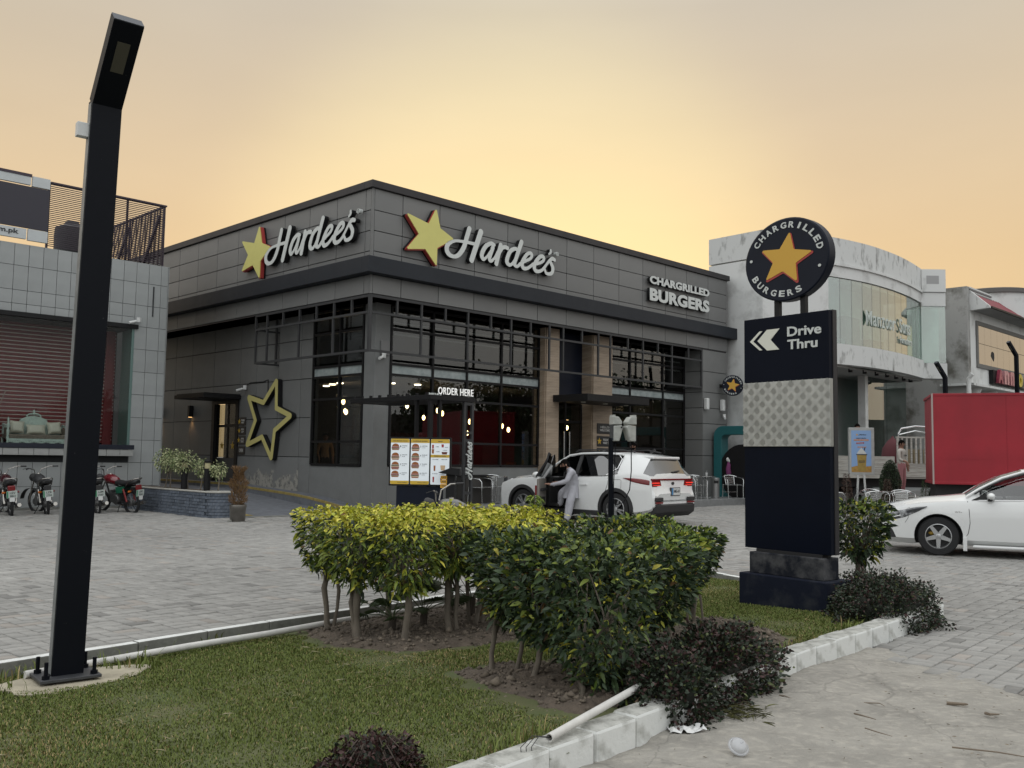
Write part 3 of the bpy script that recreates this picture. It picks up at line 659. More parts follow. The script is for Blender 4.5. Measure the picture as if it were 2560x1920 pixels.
# ---- trellis round the corner
tr = emp('trellis', parent=rest); t = .055
def tb(a, b, w=t): MB().bar(a, b, w).build('trellis_bar', m_tre, tr)
for z in (5.29, 4.90, 3.98):
    tb((.03, .02+.0, z), (14.04, .02, z), t); tb((.02, .05, z), (.02, 5.27, z), t)
for x in (.83, 1.60, 2.39, 3.17, 4.0, 4.77, 5.54, 6.32, 6.91, 7.74, 8.5, 9.08, 9.94, 10.72, 11.52, 12.3, 13.25, 14.04): tb((x, .02, 4.93), (x, .02, 5.26), t-.004)
for x in (1.6, 3.17, 4.77, 6.32, 6.91, 8.5, 9.08, 10.72, 12.3, 14.04): tb((x, .02, 4.01), (x, .02, 4.87), t-.004)
for y in (.75, 1.5, 2.28, 3.06, 3.86, 4.67, 5.27): tb((.02, y, 4.93), (.02, y, 5.26), t-.004)
for y in (1.53, 3.08, 4.66, 5.25): tb((.02, y, 4.01), (.02, y, 4.87), t-.004)
tb((.02, .02, 3.95), (.02, .02, 5.32), .075)
for z in (4.9, 3.98): tb((.05, 5.25, z), (.75, 5.25, z), t-.006)
tb((.66, 5.25, 4.01), (.66, 5.25, 5.26), t)
for z in (3.98,): tb((14.02, .05, z), (14.02, .75, z), t-.006)
# ---- side door with canopy
sd = emp('side_door', parent=rest)
MB().box(.72, 7.36, .45, .82, 7.52, 3.08).box(.72, 8.82, .45, .82, 8.98, 3.08).box(.72, 7.52, 2.98, .82, 8.82, 3.08).build('door_frame', m_blk, sd)
MB().box(.84, 7.52, .5, .88, 8.82, 1.35).build('kick_panel', mat('door_grey', (.05, .052, .055), .6), sd)
for a, b in ((7.54, 8.15), (8.19, 8.8)):
    MB().box(.85, a, 1.36, .862, b, 2.28).build('door_pane', m_glass, sd); MB().box(.83, a, 2.28, .89, b, 2.36).build('door_rail', m_blk, sd)
    MB().box(.83, b-.02, 1.36, .89, b+.04, 2.98).build('door_stile', m_blk, sd)
MB().box(.85, 7.54, 2.37, .862, 8.8, 2.97).build('transom_pane', m_glass, sd)
for a in (7.85, 8.5):
    o = link('star_decal', loops_mesh('star_decal', [star_pts(.13, .058)], .003, [mat('gold_decal', (.40, .26, .03), .5)]), None, sd); stand(o, .845, a, 1.72, rad(-90))
c2 = MB().box(-.45, 7.25, 3.09, .74, 9.1, 3.2).build('side_canopy', m_blk, rest, bevel=.006)
MB().box(-.40, 7.3, 3.205, .74, 9.05, 3.235).build('canopy_sheet', m_blk, c2)
for y in (10.3, 12.5):
    wl = MB().box(.60, y-.06, 2.62, .745, y+.06, 2.98).build('wall_lamp', m_blk, rest, bevel=.005); MB().box(.625, y-.035, 2.61, .72, y+.035, 2.618).build('lamp_lens', m_wlamp, wl)
    ld = bpy.data.lights.new('wall_lamp_light', 'SPOT'); ld.energy = 5; ld.color = (1, .52, .2); ld.spot_size = rad(95); ld.spot_blend = .9; ld.shadow_soft_size = .04
    lo = bpy.data.objects.new('lamp_light', ld); COL.objects.link(lo); lo.parent = wl; lo.location = (.66, y, 2.58)
# security cameras, speakers, cable on walls
m_white = mat('white_plastic', (.62, .63, .62), .45, var=.15, vs=8)
def wall_cam(loc, dirv, name='security_camera', label=None):
    o = MB().cb((0, 0, 0), (.09, .09, .12)).tube([(0, 0, -.02), (dirv[0]*.12, dirv[1]*.12, -.05)], .02).tube([(dirv[0]*.08, dirv[1]*.08, -.04), (dirv[0]*.27, dirv[1]*.27, -.10)], .036, 10).build(name, m_white, None, smooth=40)
    o.location = loc; tag(o, label, 'camera'); return o
wall_cam(W(.98, .69, 3.98), (-.3, -.9), label='white security camera on the corner pillar under the trellis')
bx = MB().box(.9, .70, 4.0, 1.16, .745, 4.36).build('junction_box', mat('grey_box', (.16, .16, .16), .6), rest, bevel=.01)
for x, nm in ((14.2, 'white wall speaker nearer the window on the end pier'), (15.2, 'white wall speaker under the round blade sign')):
    o = MB().box(-.08, -.14, -.2, .08, 0, .2).build('wall_speaker', m_white, None, bevel=.03); o.location = W(x, -.02, 3.42); o.rotation_euler = (0, 0, YAW); tag(o, nm, 'speaker')
wall_cam(W(15.25, -.12, 3.05), (-.1, -.95), label='small white camera below the wall speaker on the end pier')
wall_cam(W(.66, 6.9, 3.42), (-.9, -.2), label='small white camera beside the side door canopy')
MB().tube([W(.73, 6.9, 3.5), W(.73, 6.7, 3.56), W(.73, 6.0, 3.55), W(.735, 5.75, 3.6), W(.735, 5.72, 3.0)], .012, 6).build('wall_cable', m_blk)
tag(bpy.data.objects['wall_cable'], 'black cable looping along the side wall above the star', 'cable')
# ---- notices beside doors
m_nob = mat('notice_black', (.012, .012, .014), .45); m_ntx = mat('notice_white', (.6, .6, .58), .6); m_nye = mat('notice_yellow', (.5, .32, .03), .6)
def notice(face, s, z, w, h, lines, star, label):
    r = emp('wall_notice', label=label, cat='sign', group='black notices beside the doors')
    if face == 'R': r.location = W(s, .478, z); r.rotation_euler = (0, 0, YAW)
    else: r.location = W(.748, s, z); r.rotation_euler = (0, 0, YAW-rad(90))
    MB().box(-w/2, -.02, -h/2, w/2, 0, h/2).build('notice_plate', m_nob, r, bevel=.004)
    if star: o = link('notice_star', loops_mesh('notice_star', [star_pts(h*.36, h*.16)], .002, [m_nye]), None, r); stand(o, -w*.36, -.0225, 0)
    k = len(lines)
    for i, tx in enumerate(lines):
        o = link('lettering', fit_text(tx, w*(.5 if star else .7)*min(1, .5+len(tx)/16), h*.6/k*.72, .002, m_ntx, .01), None, r); stand(o, w*(.12 if star else 0), -.0225, h*.30-(i+.5)*h*.6/k)
for z, ln, st, lb in ((2.42, ['HELLO', 'WELCOME'], 0, 'dark notice at the top of the stone pilaster column of notices'), (2.03, ['PLEASE', 'WAIT TO'], 1, 'yellow star notice in the middle on the stone pilaster'), (1.66, ['WELCOME TO', 'HARDEES', 'PLEASE'], 1, 'yellow star notice lowest on the stone pilaster')):
    notice('R', 9.38, z, .72, .32, ln, st, lb)
for z, ln, st, lb in ((2.43, ['PLEASE', 'WAIT'], 1, 'topmost black notice right of the side door'), (2.16, ['PICK', 'UP'], 1, 'second black notice from the top right of the side door'), (1.88, ['ORDER', 'PICK UP', 'HERE'], 1, 'black notice reading order pick up here by the side door'), (1.58, ['OPEN'], 0, 'lowest black notice right of the side door')):
    notice('L', 7.12, z, .42, .24, ln, st, lb)
# ---- interior
it = emp('dining_room', parent=rest)
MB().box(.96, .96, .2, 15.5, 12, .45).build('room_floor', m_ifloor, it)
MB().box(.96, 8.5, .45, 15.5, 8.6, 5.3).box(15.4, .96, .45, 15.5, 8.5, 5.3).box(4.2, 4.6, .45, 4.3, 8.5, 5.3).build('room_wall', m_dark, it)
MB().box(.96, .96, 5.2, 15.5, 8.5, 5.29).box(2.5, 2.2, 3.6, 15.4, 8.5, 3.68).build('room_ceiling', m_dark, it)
bm_ = MB()
for i in range(16):
    for j in range(14): bm_.box(5.2+i*.26+(j % 2)*.13, 8.43, .5+j*.13+.006, 5.2+i*.26+(j % 2)*.13+.245, 8.5, .5+j*.13+.118)
o = bm_.build('brick_wall', m_ibrick, it); o['kind'] = 'stuff'
bm_ = MB()
for i in range(13):
    for j in range(15): bm_.box(4.12, 5.0+i*.26+(j % 2)*.13, 1.3+j*.13+.006, 4.2, 5.0+i*.26+(j % 2)*.13+.245, 1.3+j*.13+.118)
o = bm_.build('brick_wall', mat('grey_brick', (.10, .10, .105), .85, var=.3, vs=10), it); o['kind'] = 'stuff'
bm_ = MB()
for i in range(6):
    for j in range(7): bm_.box(1.7, 7.3+i*.26+(j % 2)*.13, 2.4+j*.09+.006, 1.76, 7.3+i*.26+(j % 2)*.13+.245, 2.4+j*.09+.08)
o = bm_.build('brick_wall', m_ibrick, it); o['kind'] = 'stuff'
MB().box(4.03, 6.2, 1.5, 4.1, 7.0, 2.7).build('menu_poster', mat('poster_brown', (.10, .07, .05), .5, var=.7, vs=4, dark=(.02, .02, .025)), it)
MB().box(2.2, 4.3, .45, 4.1, 4.9, 1.4).build('counter', m_dark, it)
def itext(tx, x, z, w, h):
    o = link('wall_lettering', fit_text(tx, w, h, .02, mat('dim_gold', (.36, .26, .15), .6), .02), None, it); stand(o, 15.33, x, z, rad(-90))
MB().box(8.5, 7.92, 2.4, 15.3, 8.0, 3.55).build('sign_wall', mat('dim_board', (.05, .04, .032), .7), it); itext('TASTE OF AMERICA', 3.1, 2.95, 3.4, .22)
MB().box(9.9, 6.5, .45, 15.2, 7.2, 1.9).build('teal_seat', mat('teal_vinyl', (.02, .07, .07), .5), it)
MB().box(15.3, 2.2, 2.35, 15.39, 3.6, 2.6).build('lit_shelf', mat('warm_shelf', (.4, .25, .1), .6, emit=(1, .5, .15), es=.35), it)
def pendant(x, y, z, label):
    r = emp('pendant_lamp', tuple(W(x, y, z)), 0, label, 'lamp', 'glowing pendant lamps inside the restaurant')
    MB().lathe([(.008, .1), (.022, .12), (.03, .2), (.03, .26)], 10).build('socket', m_blk, r); MB().tube([(0, 0, .26), (0, 0, 3.58-z)], .006, 5).build('cord', m_blk, r)
    MB().ball((0, 0, .02), (.048, .048, .08), 10, 8).build('bulb', m_bulb, r, smooth=60)
SPOTS = [(1.9, 3.7, 2.95), (2.3, 4.5, 2.85), (3.3, 5.6, 2.8), (2.7, 4.7, 2.72), (3.6, 3.0, 2.9), (3.9, 2.0, 2.75), (5.4, 2.3, 2.5), (5.1, 3.2, 2.75), (5.75, 2.6, 2.45), (6.3, 3.4, 2.2), (7.9, 3.2, 2.35), (8.5, 4.1, 2.5), (10.6, 3.1, 2.5), (6.05, 5.2, 2.7)]
pn = ['left end of the glowing row', 'inside the side window', 'over the counter', 'near the corner pillar', 'above the menu boards', 'behind the order canopy', 'beside the order canopy post', 'deep behind the first bay', 'low in the first bay', 'beside the left stone pilaster', 'behind the entrance doors', 'deep behind the entrance doors', 'right of the notices pilaster', 'far back in the hall']
for (x, y, z), q in zip(SPOTS, pn): pendant(x, y, z, 'glowing bare bulb pendant lamp '+q)
dn = ['left of the side window top', 'second in the side window row', 'third in the side window row', 'first above the order canopy', 'second above the order canopy', 'third above the order canopy', 'by the lettered wall, left', 'by the lettered wall, middle', 'by the lettered wall, right']
for (x, y), q in zip([(2.6, 4.9), (2.75, 5.5), (3.0, 6.2), (2.9, 3.3), (3.5, 3.6), (4.3, 3.4), (13.0, 2.5), (13.4, 2.9), (13.7, 3.2)], dn):
    zc = 3.585 if y > 2.2 else 5.19
    o = MB().lathe([(.10, -.015), (.10, .012)], 16).build('ceiling_downlight', m_down); o.location = W(x, y, zc); tag(o, 'round lit ceiling downlight '+q, 'lamp', 'lit ceiling downlights in the restaurant')
for x, y, z, e in ((2.7, 5.0, 3.2, 22), (5.6, 4.2, 3.0, 9), (8.0, 3.6, 3.0, 6), (13.4, 3.0, 3.3, 10)):
    ld = bpy.data.lights.new('room_light', 'POINT'); ld.energy = e; ld.color = (1, .7, .42); ld.shadow_soft_size = .15; lo = bpy.data.objects.new('room_light', ld); COL.objects.link(lo); lo.parent = it; lo.location = (x, y, z)
MB().box(1.6, 3.3, 1.0, 2.2, 3.8, 1.15).build('display_case', mat('case_glow', (.5, .3, .12), .5, emit=(1, .55, .2), es=.25), it)
def dining_table(x, y, label):
    r = emp('dining_table', tuple(W(x, y, .45)), YAW, label, 'table', 'dark dining tables inside'); m = mat('dark_wood', (.07, .045, .03), .5)
    MB().cb((0, 0, .74), (.7, .7, .035)).build('table_top', m, r); MB().lathe([(.03, .02), (.03, .72)], 10).build('stem', m_blk, r); MB().lathe([(.25, 0), (.22, .02)], 14).build('base', m_blk, r)
    for s in (-1, 1):
        c = emp('dining_chair', tuple(W(x+.75*s, y, .45)), YAW, label.replace('table', 'chair')+(' on its left' if s < 0 else ' on its right'), 'chair', 'dark dining chairs inside')
        MB().cb((0, 0, .45), (.42, .42, .04)).build('seat', m, c); MB().cb((.2*s, 0, .75), (.03, .42, .3)).build('backrest', m, c)
        for a in (-1, 1):
            for b in (-1, 1): MB().cb((a*.18, b*.18, .215), (.03, .03, .43)).build('leg', m_blk, c)
for x, y, q in ((4.3, 2.2, 'first'), (6.0, 2.1, 'second'), (10.8, 2.2, 'third'), (12.8, 2.4, 'fourth')): dining_table(x, y, 'dark indoor table behind the front glazing, %s from the corner' % q)
# ================================================================== SIGNS
m_let = mat('sign_white', (.56, .585, .57), .4, var=.08, vs=3); m_ret = mat('sign_return_black', (.012, .012, .013), .6, spec=.2)
m_sty = mat('star_yellow', (.60, .56, .17), .45, var=.06, vs=3); m_str = mat('star_red_edge', (.38, .045, .04), .5); m_gold = mat('star_gold', (.58, .33, .035), .45)
STK = [[(0.88, 0.84, 0.07), (0.79, 0.58, 0.07), (0.71, 0.34, 0.07), (0.6, 0.17, 0.066), (0.48, 0.06, 0.057), (0.34, 0.02, 0.049), (0.2, 0.05, 0.062), (0.12, 0.15, 0.07), (0.14, 0.28, 0.066), (0.26, 0.38, 0.049), (0.42, 0.44, 0.037), (0.61, 0.46, 0.037), (0.79, 0.47, 0.041), (1.05, 0.47, 0.045)], [(1.29, 0.83, 0.082), (0.98, 0.03, 0.078)], [(1.79, 0.57, 0.045), (1.67, 0.59, 0.053), (1.49, 0.49, 0.062), (1.37, 0.32, 0.066), (1.34, 0.2, 0.066), (1.4, 0.12, 0.049), (1.5, 0.18, 0.037), (1.6, 0.29, 0.037), (1.72, 0.46, 0.033)], [(1.74, 0.49, 0.062), (1.64, 0.24, 0.057), (1.62, 0.14, 0.049), (1.69, 0.12, 0.045), (1.81, 0.22, 0.037), (1.92, 0.39, 0.041), (2.02, 0.53, 0.045)], [(2.03, 0.61, 0.066), (1.88, 0.08, 0.07)], [(1.99, 0.37, 0.037), (2.09, 0.53, 0.049), (2.19, 0.58, 0.053), (2.29, 0.57, 0.057)], [(2.69, 0.59, 0.049), (2.57, 0.6, 0.053), (2.4, 0.5, 0.062), (2.29, 0.3, 0.066), (2.28, 0.18, 0.066), (2.37, 0.12, 0.049), (2.48, 0.17, 0.041), (2.59, 0.32, 0.037), (2.67, 0.51, 0.037)], [(2.83, 0.83, 0.07), (2.59, 0.25, 0.061), (2.58, 0.15, 0.053), (2.68, 0.13, 0.045), (2.81, 0.23, 0.045)], [(2.81, 0.23, 0.045), (3.02, 0.34, 0.041), (3.19, 0.43, 0.045), (3.25, 0.53, 0.049), (3.19, 0.58, 0.049), (3.06, 0.53, 0.053), (2.92, 0.36, 0.062), (2.86, 0.22, 0.066), (2.92, 0.12, 0.057), (3.05, 0.13, 0.049), (3.18, 0.2, 0.045), (3.3, 0.29, 0.045)], [(3.3, 0.29, 0.045), (3.51, 0.34, 0.041), (3.69, 0.43, 0.045), (3.74, 0.52, 0.053), (3.69, 0.57, 0.053), (3.56, 0.53, 0.057), (3.4, 0.35, 0.066), (3.35, 0.21, 0.066), (3.41, 0.12, 0.057), (3.54, 0.12, 0.049), (3.67, 0.18, 0.045), (3.77, 0.27, 0.045)], [(3.77, 0.27, 0.041), (3.9, 0.42, 0.041), (3.99, 0.51, 0.045), (4.09, 0.57, 0.057), (4.19, 0.55, 0.049)], [(3.98, 0.5, 0.049), (4.07, 0.39, 0.057), (4.12, 0.29, 0.062), (4.08, 0.16, 0.053), (3.96, 0.11, 0.049), (3.84, 0.12, 0.045), (3.79, 0.2, 0.037)]]
APO = [[(4.02, 0.8, 0.037), (4.02, 0.74, 0.037), (3.95, 0.68, 0.025)]]
scr = stroke_loops(STK); scr_ap = stroke_loops(APO, .006)
def two_tone(name, loops, depth, mf, mr, parent):
    """channel letter: return (sides) and a slightly proud face"""
    a = loops_mesh(name+'_return', loops, depth, [mr]); o1 = link(name+'_return', a, None, parent)
    b = loops_mesh(name+'_face', loops, .006, [mf]); o2 = link(name+'_face', b, None, parent); o2.location.z = depth/2+.004
    return o1, o2
def shift(loops, dx, dy, s=1.): return [[(x*s+dx, y*s+dy) for x, y in lp] for lp in loops]
STAR = [(-.04, .70), (-.92, .42), (-.42, .06) , (-.90, -.41)]
def mascot_free_star(par, P, depth):
    """five point star emblem: yellow face on a red edge, offset drop edge, no face drawn"""
    lp = round_poly_loops(P, .025); 
    o = link('star_edge', loops_mesh('star_edge', round_poly_loops([(x+.012, y-.014) for x, y in P], .036), depth*.8, [m_str]), None, par)
    o2 = link('star_back', loops_mesh('star_back', round_poly_loops([(x+.0, y-.0) for x, y in P], .03), depth*.8, [m_ret]), None, par); o2.location.z = -depth*.6
    o3 = link('star_face', loops_mesh('star_face', lp, .02, [m_sty]), None, par); o3.location.z = depth*.4+.014
# front sign (measured on the wall): star tips and notches
RS = [(1.84, 7.67), (1.62, 7.27), (.95, 7.40), (1.33, 6.98), (.97, 6.57), (1.52, 6.66), (1.87, 6.31), (1.88, 6.74), (2.40, 7.05), (1.97, 7.23)]
sgr = emp('brand_sign', label='white script Hardees lettering with yellow star above the entrance front', cat='sign'); sgr.matrix_world = Matrix.Translation(C0) @ Matrix.Rotation(YAW, 4, 'Z') @ FX(0, -.11, 0)
mascot_free_star(sgr, RS, .12)
two_tone('script', shift(scr, 2.1, 6.58), .13, m_let, m_ret, sgr); two_tone('apostrophe', shift(scr_ap, 2.1, 6.58), .13, m_let, m_ret, sgr)
def reg_mark(par, x, z):
    th = np.linspace(0, 2*math.pi, 25)[:-1]; lp = [[(x+.06*math.cos(a), z+.06*math.sin(a)) for a in th], [(x+.045*math.cos(a), z+.045*math.sin(a)) for a in th]]
    link('registered_ring', loops_mesh('registered_ring', lp, .1, [m_let]), None, par)
    o = link('registered_letter', fit_text('R', .045, .055, .1, m_let, .01), None, par); o.location = (x, z, 0)
reg_mark(sgr, 6.43, 7.33)
# side sign: local x runs from the far end towards the corner
sgl = emp('brand_sign', label='white script Hardees lettering with yellow star above the drive-through side', cat='sign'); sgl.matrix_world = Matrix.Translation(C0) @ Matrix.Rotation(YAW, 4, 'Z') @ Matrix.Translation((-.11, 0, 0)) @ Matrix.Rotation(rad(-90), 4, 'Z') @ Matrix.Rotation(rad(90), 4, 'X')
LS = [(-x, z) for x, z in ((4.94, 7.70), (5.17, 7.28), (5.82, 7.43), (5.47, 7.02), (5.79, 6.62), (5.22, 6.72), (4.86, 6.32), (4.85, 6.76), (4.37, 7.07), (4.80, 7.23))]
mascot_free_star(sgl, LS, .12)
two_tone('script', shift(scr, -4.66, 6.6), .13, m_let, m_ret, sgl); two_tone('apostrophe', shift(scr_ap, -4.66, 6.6), .13, m_let, m_ret, sgl); reg_mark(sgl, -.36, 7.36)
# channel letters
cb_ = emp('channel_letter_sign', label='white block letters chargrilled burgers at the right of the front', cat='sign'); cb_.matrix_world = Matrix.Translation(C0) @ Matrix.Rotation(YAW, 4, 'Z') @ FX(0, -.1, 0)
def block_word(par, txt, x0, x1, z0, z1, depth=.1, bold=.05):
    for nm, d, m, zo in (('letters_return', depth, m_ret, 0), ('letters_face', .008, m_let, depth/2+.005)):
        o = link(nm, fit_text(txt, x1-x0, z1-z0, d, m, bold, 1.04), None, par); o.location = ((x0+x1)/2, (z0+z1)/2, zo)
block_word(cb_, 'CHARGRILLED', 10.85, 14.27, 7.12, 7.38); block_word(cb_, 'BURGERS', 10.85, 14.27, 6.57, 6.98)
# outline star on the side wall
so = emp('outline_star', label='big yellow outline star fixed to the grey side wall', cat='sign'); so.matrix_world = Matrix.Translation(C0) @ Matrix.Rotation(YAW, 4, 'Z') @ Matrix.Translation((.66, 0, 0)) @ Matrix.Rotation(rad(-90), 4, 'Z') @ Matrix.Rotation(rad(90), 4, 'X')
OS = [(-x, z) for x, z in ((5.06, 3.50), (5.70, 2.92), (6.52, 3.10), (6.10, 2.44), (6.52, 1.76), (5.72, 1.98), (5.2, 1.40), (5.08, 2.15), (4.30, 2.53), (5.03, 2.75))]
ol = round_poly_loops(OS, .085)+[lp[::-1] for lp in round_poly_loops(OS, -.055)]; two_tone('outline', ol, .14, mat('outline_gold', (.50, .45, .17), .5), m_ret, so)
# round blade sign
def disc_sign(name, label, R, M, th, post=None, txt=1.):
    r = emp(name, label=label, cat='sign'); r.matrix_world = M
    mb = MB(); mb.lathe([(R*.97, -th/2), (R, -th/2+.01), (R, th/2-.01), (R*.97, th/2)], 56); mb.build('disc_body', m_navyp, r, smooth=30)
    for s in (1, -1):
        f = emp('disc_face', parent=r); f.matrix_local = Matrix.Translation((0, 0, s*(th/2+.0))) @ (Matrix.Rotation(math.pi, 4, 'Y') if s < 0 else Matrix.Identity(4))
        link('star_edge', loops_mesh('star_edge', round_poly_loops([(x*R+.012*R, y*R-.03*R) for x, y in star_pts(.62, .27, .18)], .03*R, dx=.03*R), .004, [m_str]), None, f, (0, 0, .004))
        link('star_face', loops_mesh('star_face', round_poly_loops([(x*R, y*R) for x, y in star_pts(.60, .265, .18)], .02*R, dx=.03*R), .004, [m_gold]), None, f, (0, 0, .009))
        for wd, a0, a1, flip in (('CHARGRILLED', 146, 12, 0), ('BURGERS', 208, 292, 1)):
            n = len(wd)
            for i, ch in enumerate(wd):
                a = rad(a0+(a1-a0)*(i/(n-1))); rr = R*.82; w = R*(.135 if ch not in 'I' else .05)
                o = link('letter', fit_text(ch, w, R*.15, .004, m_let, .03), None, f); o.matrix_local = Matrix.Translation((rr*math.cos(a), rr*math.sin(a), .005)) @ Matrix.Rotation(a-math.pi/2 if not flip else a+math.pi/2, 4, 'Z')
        for a in (174, -20):
            o = link('dot', MB().lathe([(R*.035, 0), (R*.035, .004)], 14).mesh('dot', [m_let]), None, f); o.location = (R*.84*math.cos(rad(a)), R*.84*math.sin(rad(a)), .002)
    return r
bl = disc_sign('blade_sign', 'small round navy star sign projecting from the end pier', .36, Matrix.Translation(W(15.2, -.5, 4.1)) @ Matrix.Rotation(rad(-20), 4, 'Z') @ Matrix.Rotation(rad(90), 4, 'X'), .14)
MB().tube([(-.3, 0, -.02), (-.55, 0, -.32)], .03).cb((-.38, .0, -.2), (.3, .12, .1)).build('bracket', m_blk, bl)
# ------------------------------------------------------------------ pylon
PD = Vector((.620, -.7846, 0)); PN = Vector((.7846, .620, 0)); PB = Vector((2.394, 9.766, 0))
py = emp('pylon_sign', label='tall navy drive thru pylon with chequer plate and round star disc', cat='sign')
py.matrix_world = Matrix(((PD.x, PN.x, 0, PB.x), (PD.y, PN.y, 0, PB.y), (0, 0, 1, 0), (0, 0, 0, 1)))
m_pbase = mat('pylon_base_paint', (.008, .011, .022), .75, spec=.15, var=.3, vs=4, dark=(.035, .038, .045), detail=9, bump=.3, bs=20, thr=(.5, .75))
m_pb2 = mat('pylon_plinth_worn', (.012, .014, .02), .85, spec=.15, var=.3, vs=5, dark=(.085, .085, .088), detail=10, bump=.3, bs=20, thr=(.42, .66))
m_pnl = mat('pylon_panel', (.004, .006, .013), .42, spec=.08, var=.2, vs=2, bump=.02, bs=3)
MB().box(-.03, 0, -.1, 1.0, .42, .355).build('base_block', m_pbase, py, bevel=.012)
MB().box(.05, .07, .355, .92, .33, .568).build('plinth', m_pb2, py, bevel=.008)
MB().box(.1, .12, .568, .87, .28, .6).build('gap_plate', m_back, py)
def pyl(nm, z0, z1, x0=-.05, x1=.965, m=m_pnl, y0=.13): return MB().box(x0, y0, z0, x1, y0+.06, z1).build(nm, m, py, bevel=.004)
pyl('lower_panel', .60, 1.645); pyl('upper_panel', 2.317, 2.99); 
MB().box(-.03, .192, .60, .975, .26, 3.0).build('back_panel', mat('pylon_back', (.035, .033, .035), .5, metal=.5), py, bevel=.004)
m_chk = mat('chequer_plate', (.46, .465, .44), .38, metal=.85, var=.2, vs=6, bump=.05, bs=60)
ck = pyl('chequer_plate', 1.648, 2.314, -.055, .98, m_chk, .115)
tb_ = MB()
cs = .075
for i in range(15):
    for j in range(10):
        cx, cz = -.055+(i+.5)*cs*.93, 1.66+(j+.5)*.0655; a = rad(45 if (i+j) % 2 else -45)
        for k in range(5):
            o_ = (k-2)*.0128; l = .040*(1-.10*abs(k-2)); dx, dz = math.cos(a), math.sin(a)
            px, pz = cx-dz*o_, cz+dx*o_
            tb_.bar((px-dx*l*.8, .1135, pz-dz*l*.8), (px+dx*l*.8, .1135, pz+dz*l*.8), .0048, .006, up=(0, 1, 0))
o = tb_.build('tread_bars', m_chk, ck); o['kind'] = 'stuff'
def pyflat(nm, me, x, z, d=.126):
    o = link(nm, me, None, py); o.matrix_local = FX(x, d, z); return o
m_chev = mat('chevron_cream', (.66, .66, .58), .5)
pyflat('chevron', loops_mesh('chevron', [[(.40, .108), (.245, .108), (.125, 0), (.245, -.108), (.395, -.108), (.29, 0)]], .006, [m_chev]), 0, 2.752)
pyflat('chevron', loops_mesh('chevron', [[(.188, .10), (.152, .10), (.03, 0), (.152, -.10), (.188, -.10), (.072, 0)]], .006, [m_chev]), 0, 2.752)
pyflat('lettering', fit_text('Drive', .395, .10, .006, m_let, .024), .69, 2.815); pyflat('lettering', fit_text('Thru', .35, .10, .006, m_let, .024), .668, 2.682)
for x in (.335, .648): MB().box(x-.03, .17, 2.99, x+.03, .22, 3.25).build('post', m_blk, py)
dp = disc_sign('disc_sign', None, .47, Matrix.Identity(4), .12)
dp.parent = py; dp.matrix_local = FX(.475, .19, 3.57)
for k in ('label', 'category'):
    if k in dp: del dp[k]
dp.scale = (1.08, .92, 1)
# flatten: disc is a part of the pylon; faces are its sub-parts (letters joined per face)
def join_children(par, name, parent, keepM=None):
    mb_v = []; mats = []; F = []; mi = []; 
    inv = par.matrix_world.inverted()
    for ch in list(par.children):
        me = ch.data; M = ch.matrix_local; b = len(mb_v)
        mb_v += [tuple(M @ v.co) for v in me.vertices]
        for m in me.materials:
            if m not in mats: mats.append(m)
        for p in me.polygons: F.append(tuple(b+i for i in p.vertices)); mi.append(mats.index(me.materials[p.material_index]))
        bpy.data.objects.remove(ch)
    me = bpy.data.meshes.new(name); me.from_pydata(mb_v, [], F); 
    for m in mats: me.materials.append(m)
    me.polygons.foreach_set('material_index', mi); M = par.matrix_local.copy(); bpy.data.objects.remove(par)
    o = link(name, me, None, parent); o.matrix_local = M; return o
bpy.context.view_layer.update()
for r in (dp, bl):
    for ch in [c for c in r.children if c.type == 'EMPTY']: join_children(ch, 'disc_print', r)
# ------------------------------------------------------------------ order point: canopy, menu boards, speaker post
oc = emp('order_canopy', tuple(W(-.37, -2.74, 0)), YAW, 'black steel order canopy with order here letters at the corner', 'canopy')
MB().box(0, 0, 2.70, 1.3, 2.9, 2.80).build('roof', m_blk, oc, bevel=.006)
for i in range(9): MB().cb((.02, .15+i*.33, 2.825), (.05, .06, .05)).build('roof_bracket', m_blk, oc)
for x, y in ((.06, .08), (.06, .52), (.33, .08)):
    MB().box(x-.035, y-.035, .05, x+.035, y+.035, 2.7).build('post', m_blk, oc)
for x in (1.02, 1.25): MB().box(x-.03, .02, .05, x+.03, .08, 2.70).build('post', m_tre, oc)
for z in (.08, .7, 1.05, 1.85, 2.02, 2.66): MB().box(1.05, .022, z-.03, 1.22, .078, z+.03).build('rung', m_tre, oc)
for z in (.55, .95): MB().box(.1, .05, z-.03, .99, .11, z+.03).build('rail', m_blk, oc)
o = link('order_letters', fit_text('ORDER HERE', 1.02, .155, .015, mat('lit_white', (.8, .8, .78), .5, emit=(1, 1, .97), es=.3), .006, 1.12), None, oc); stand(o, .72, .0, 2.90)
o = link('small_letters', fit_text('MENU', .34, .05, .02, m_let, .02), None, oc); stand(o, .34, .25, 2.835)
vl = stroke_loops(STK, .02); lp = shift(vl, 0, 0, .2)
o = link('vertical_script', loops_mesh('vertical_script', lp, .03, [m_let]), None, oc); o.matrix_local = FX(1.20, -.03, .98) @ Matrix.Rotation(rad(90), 4, 'Z')
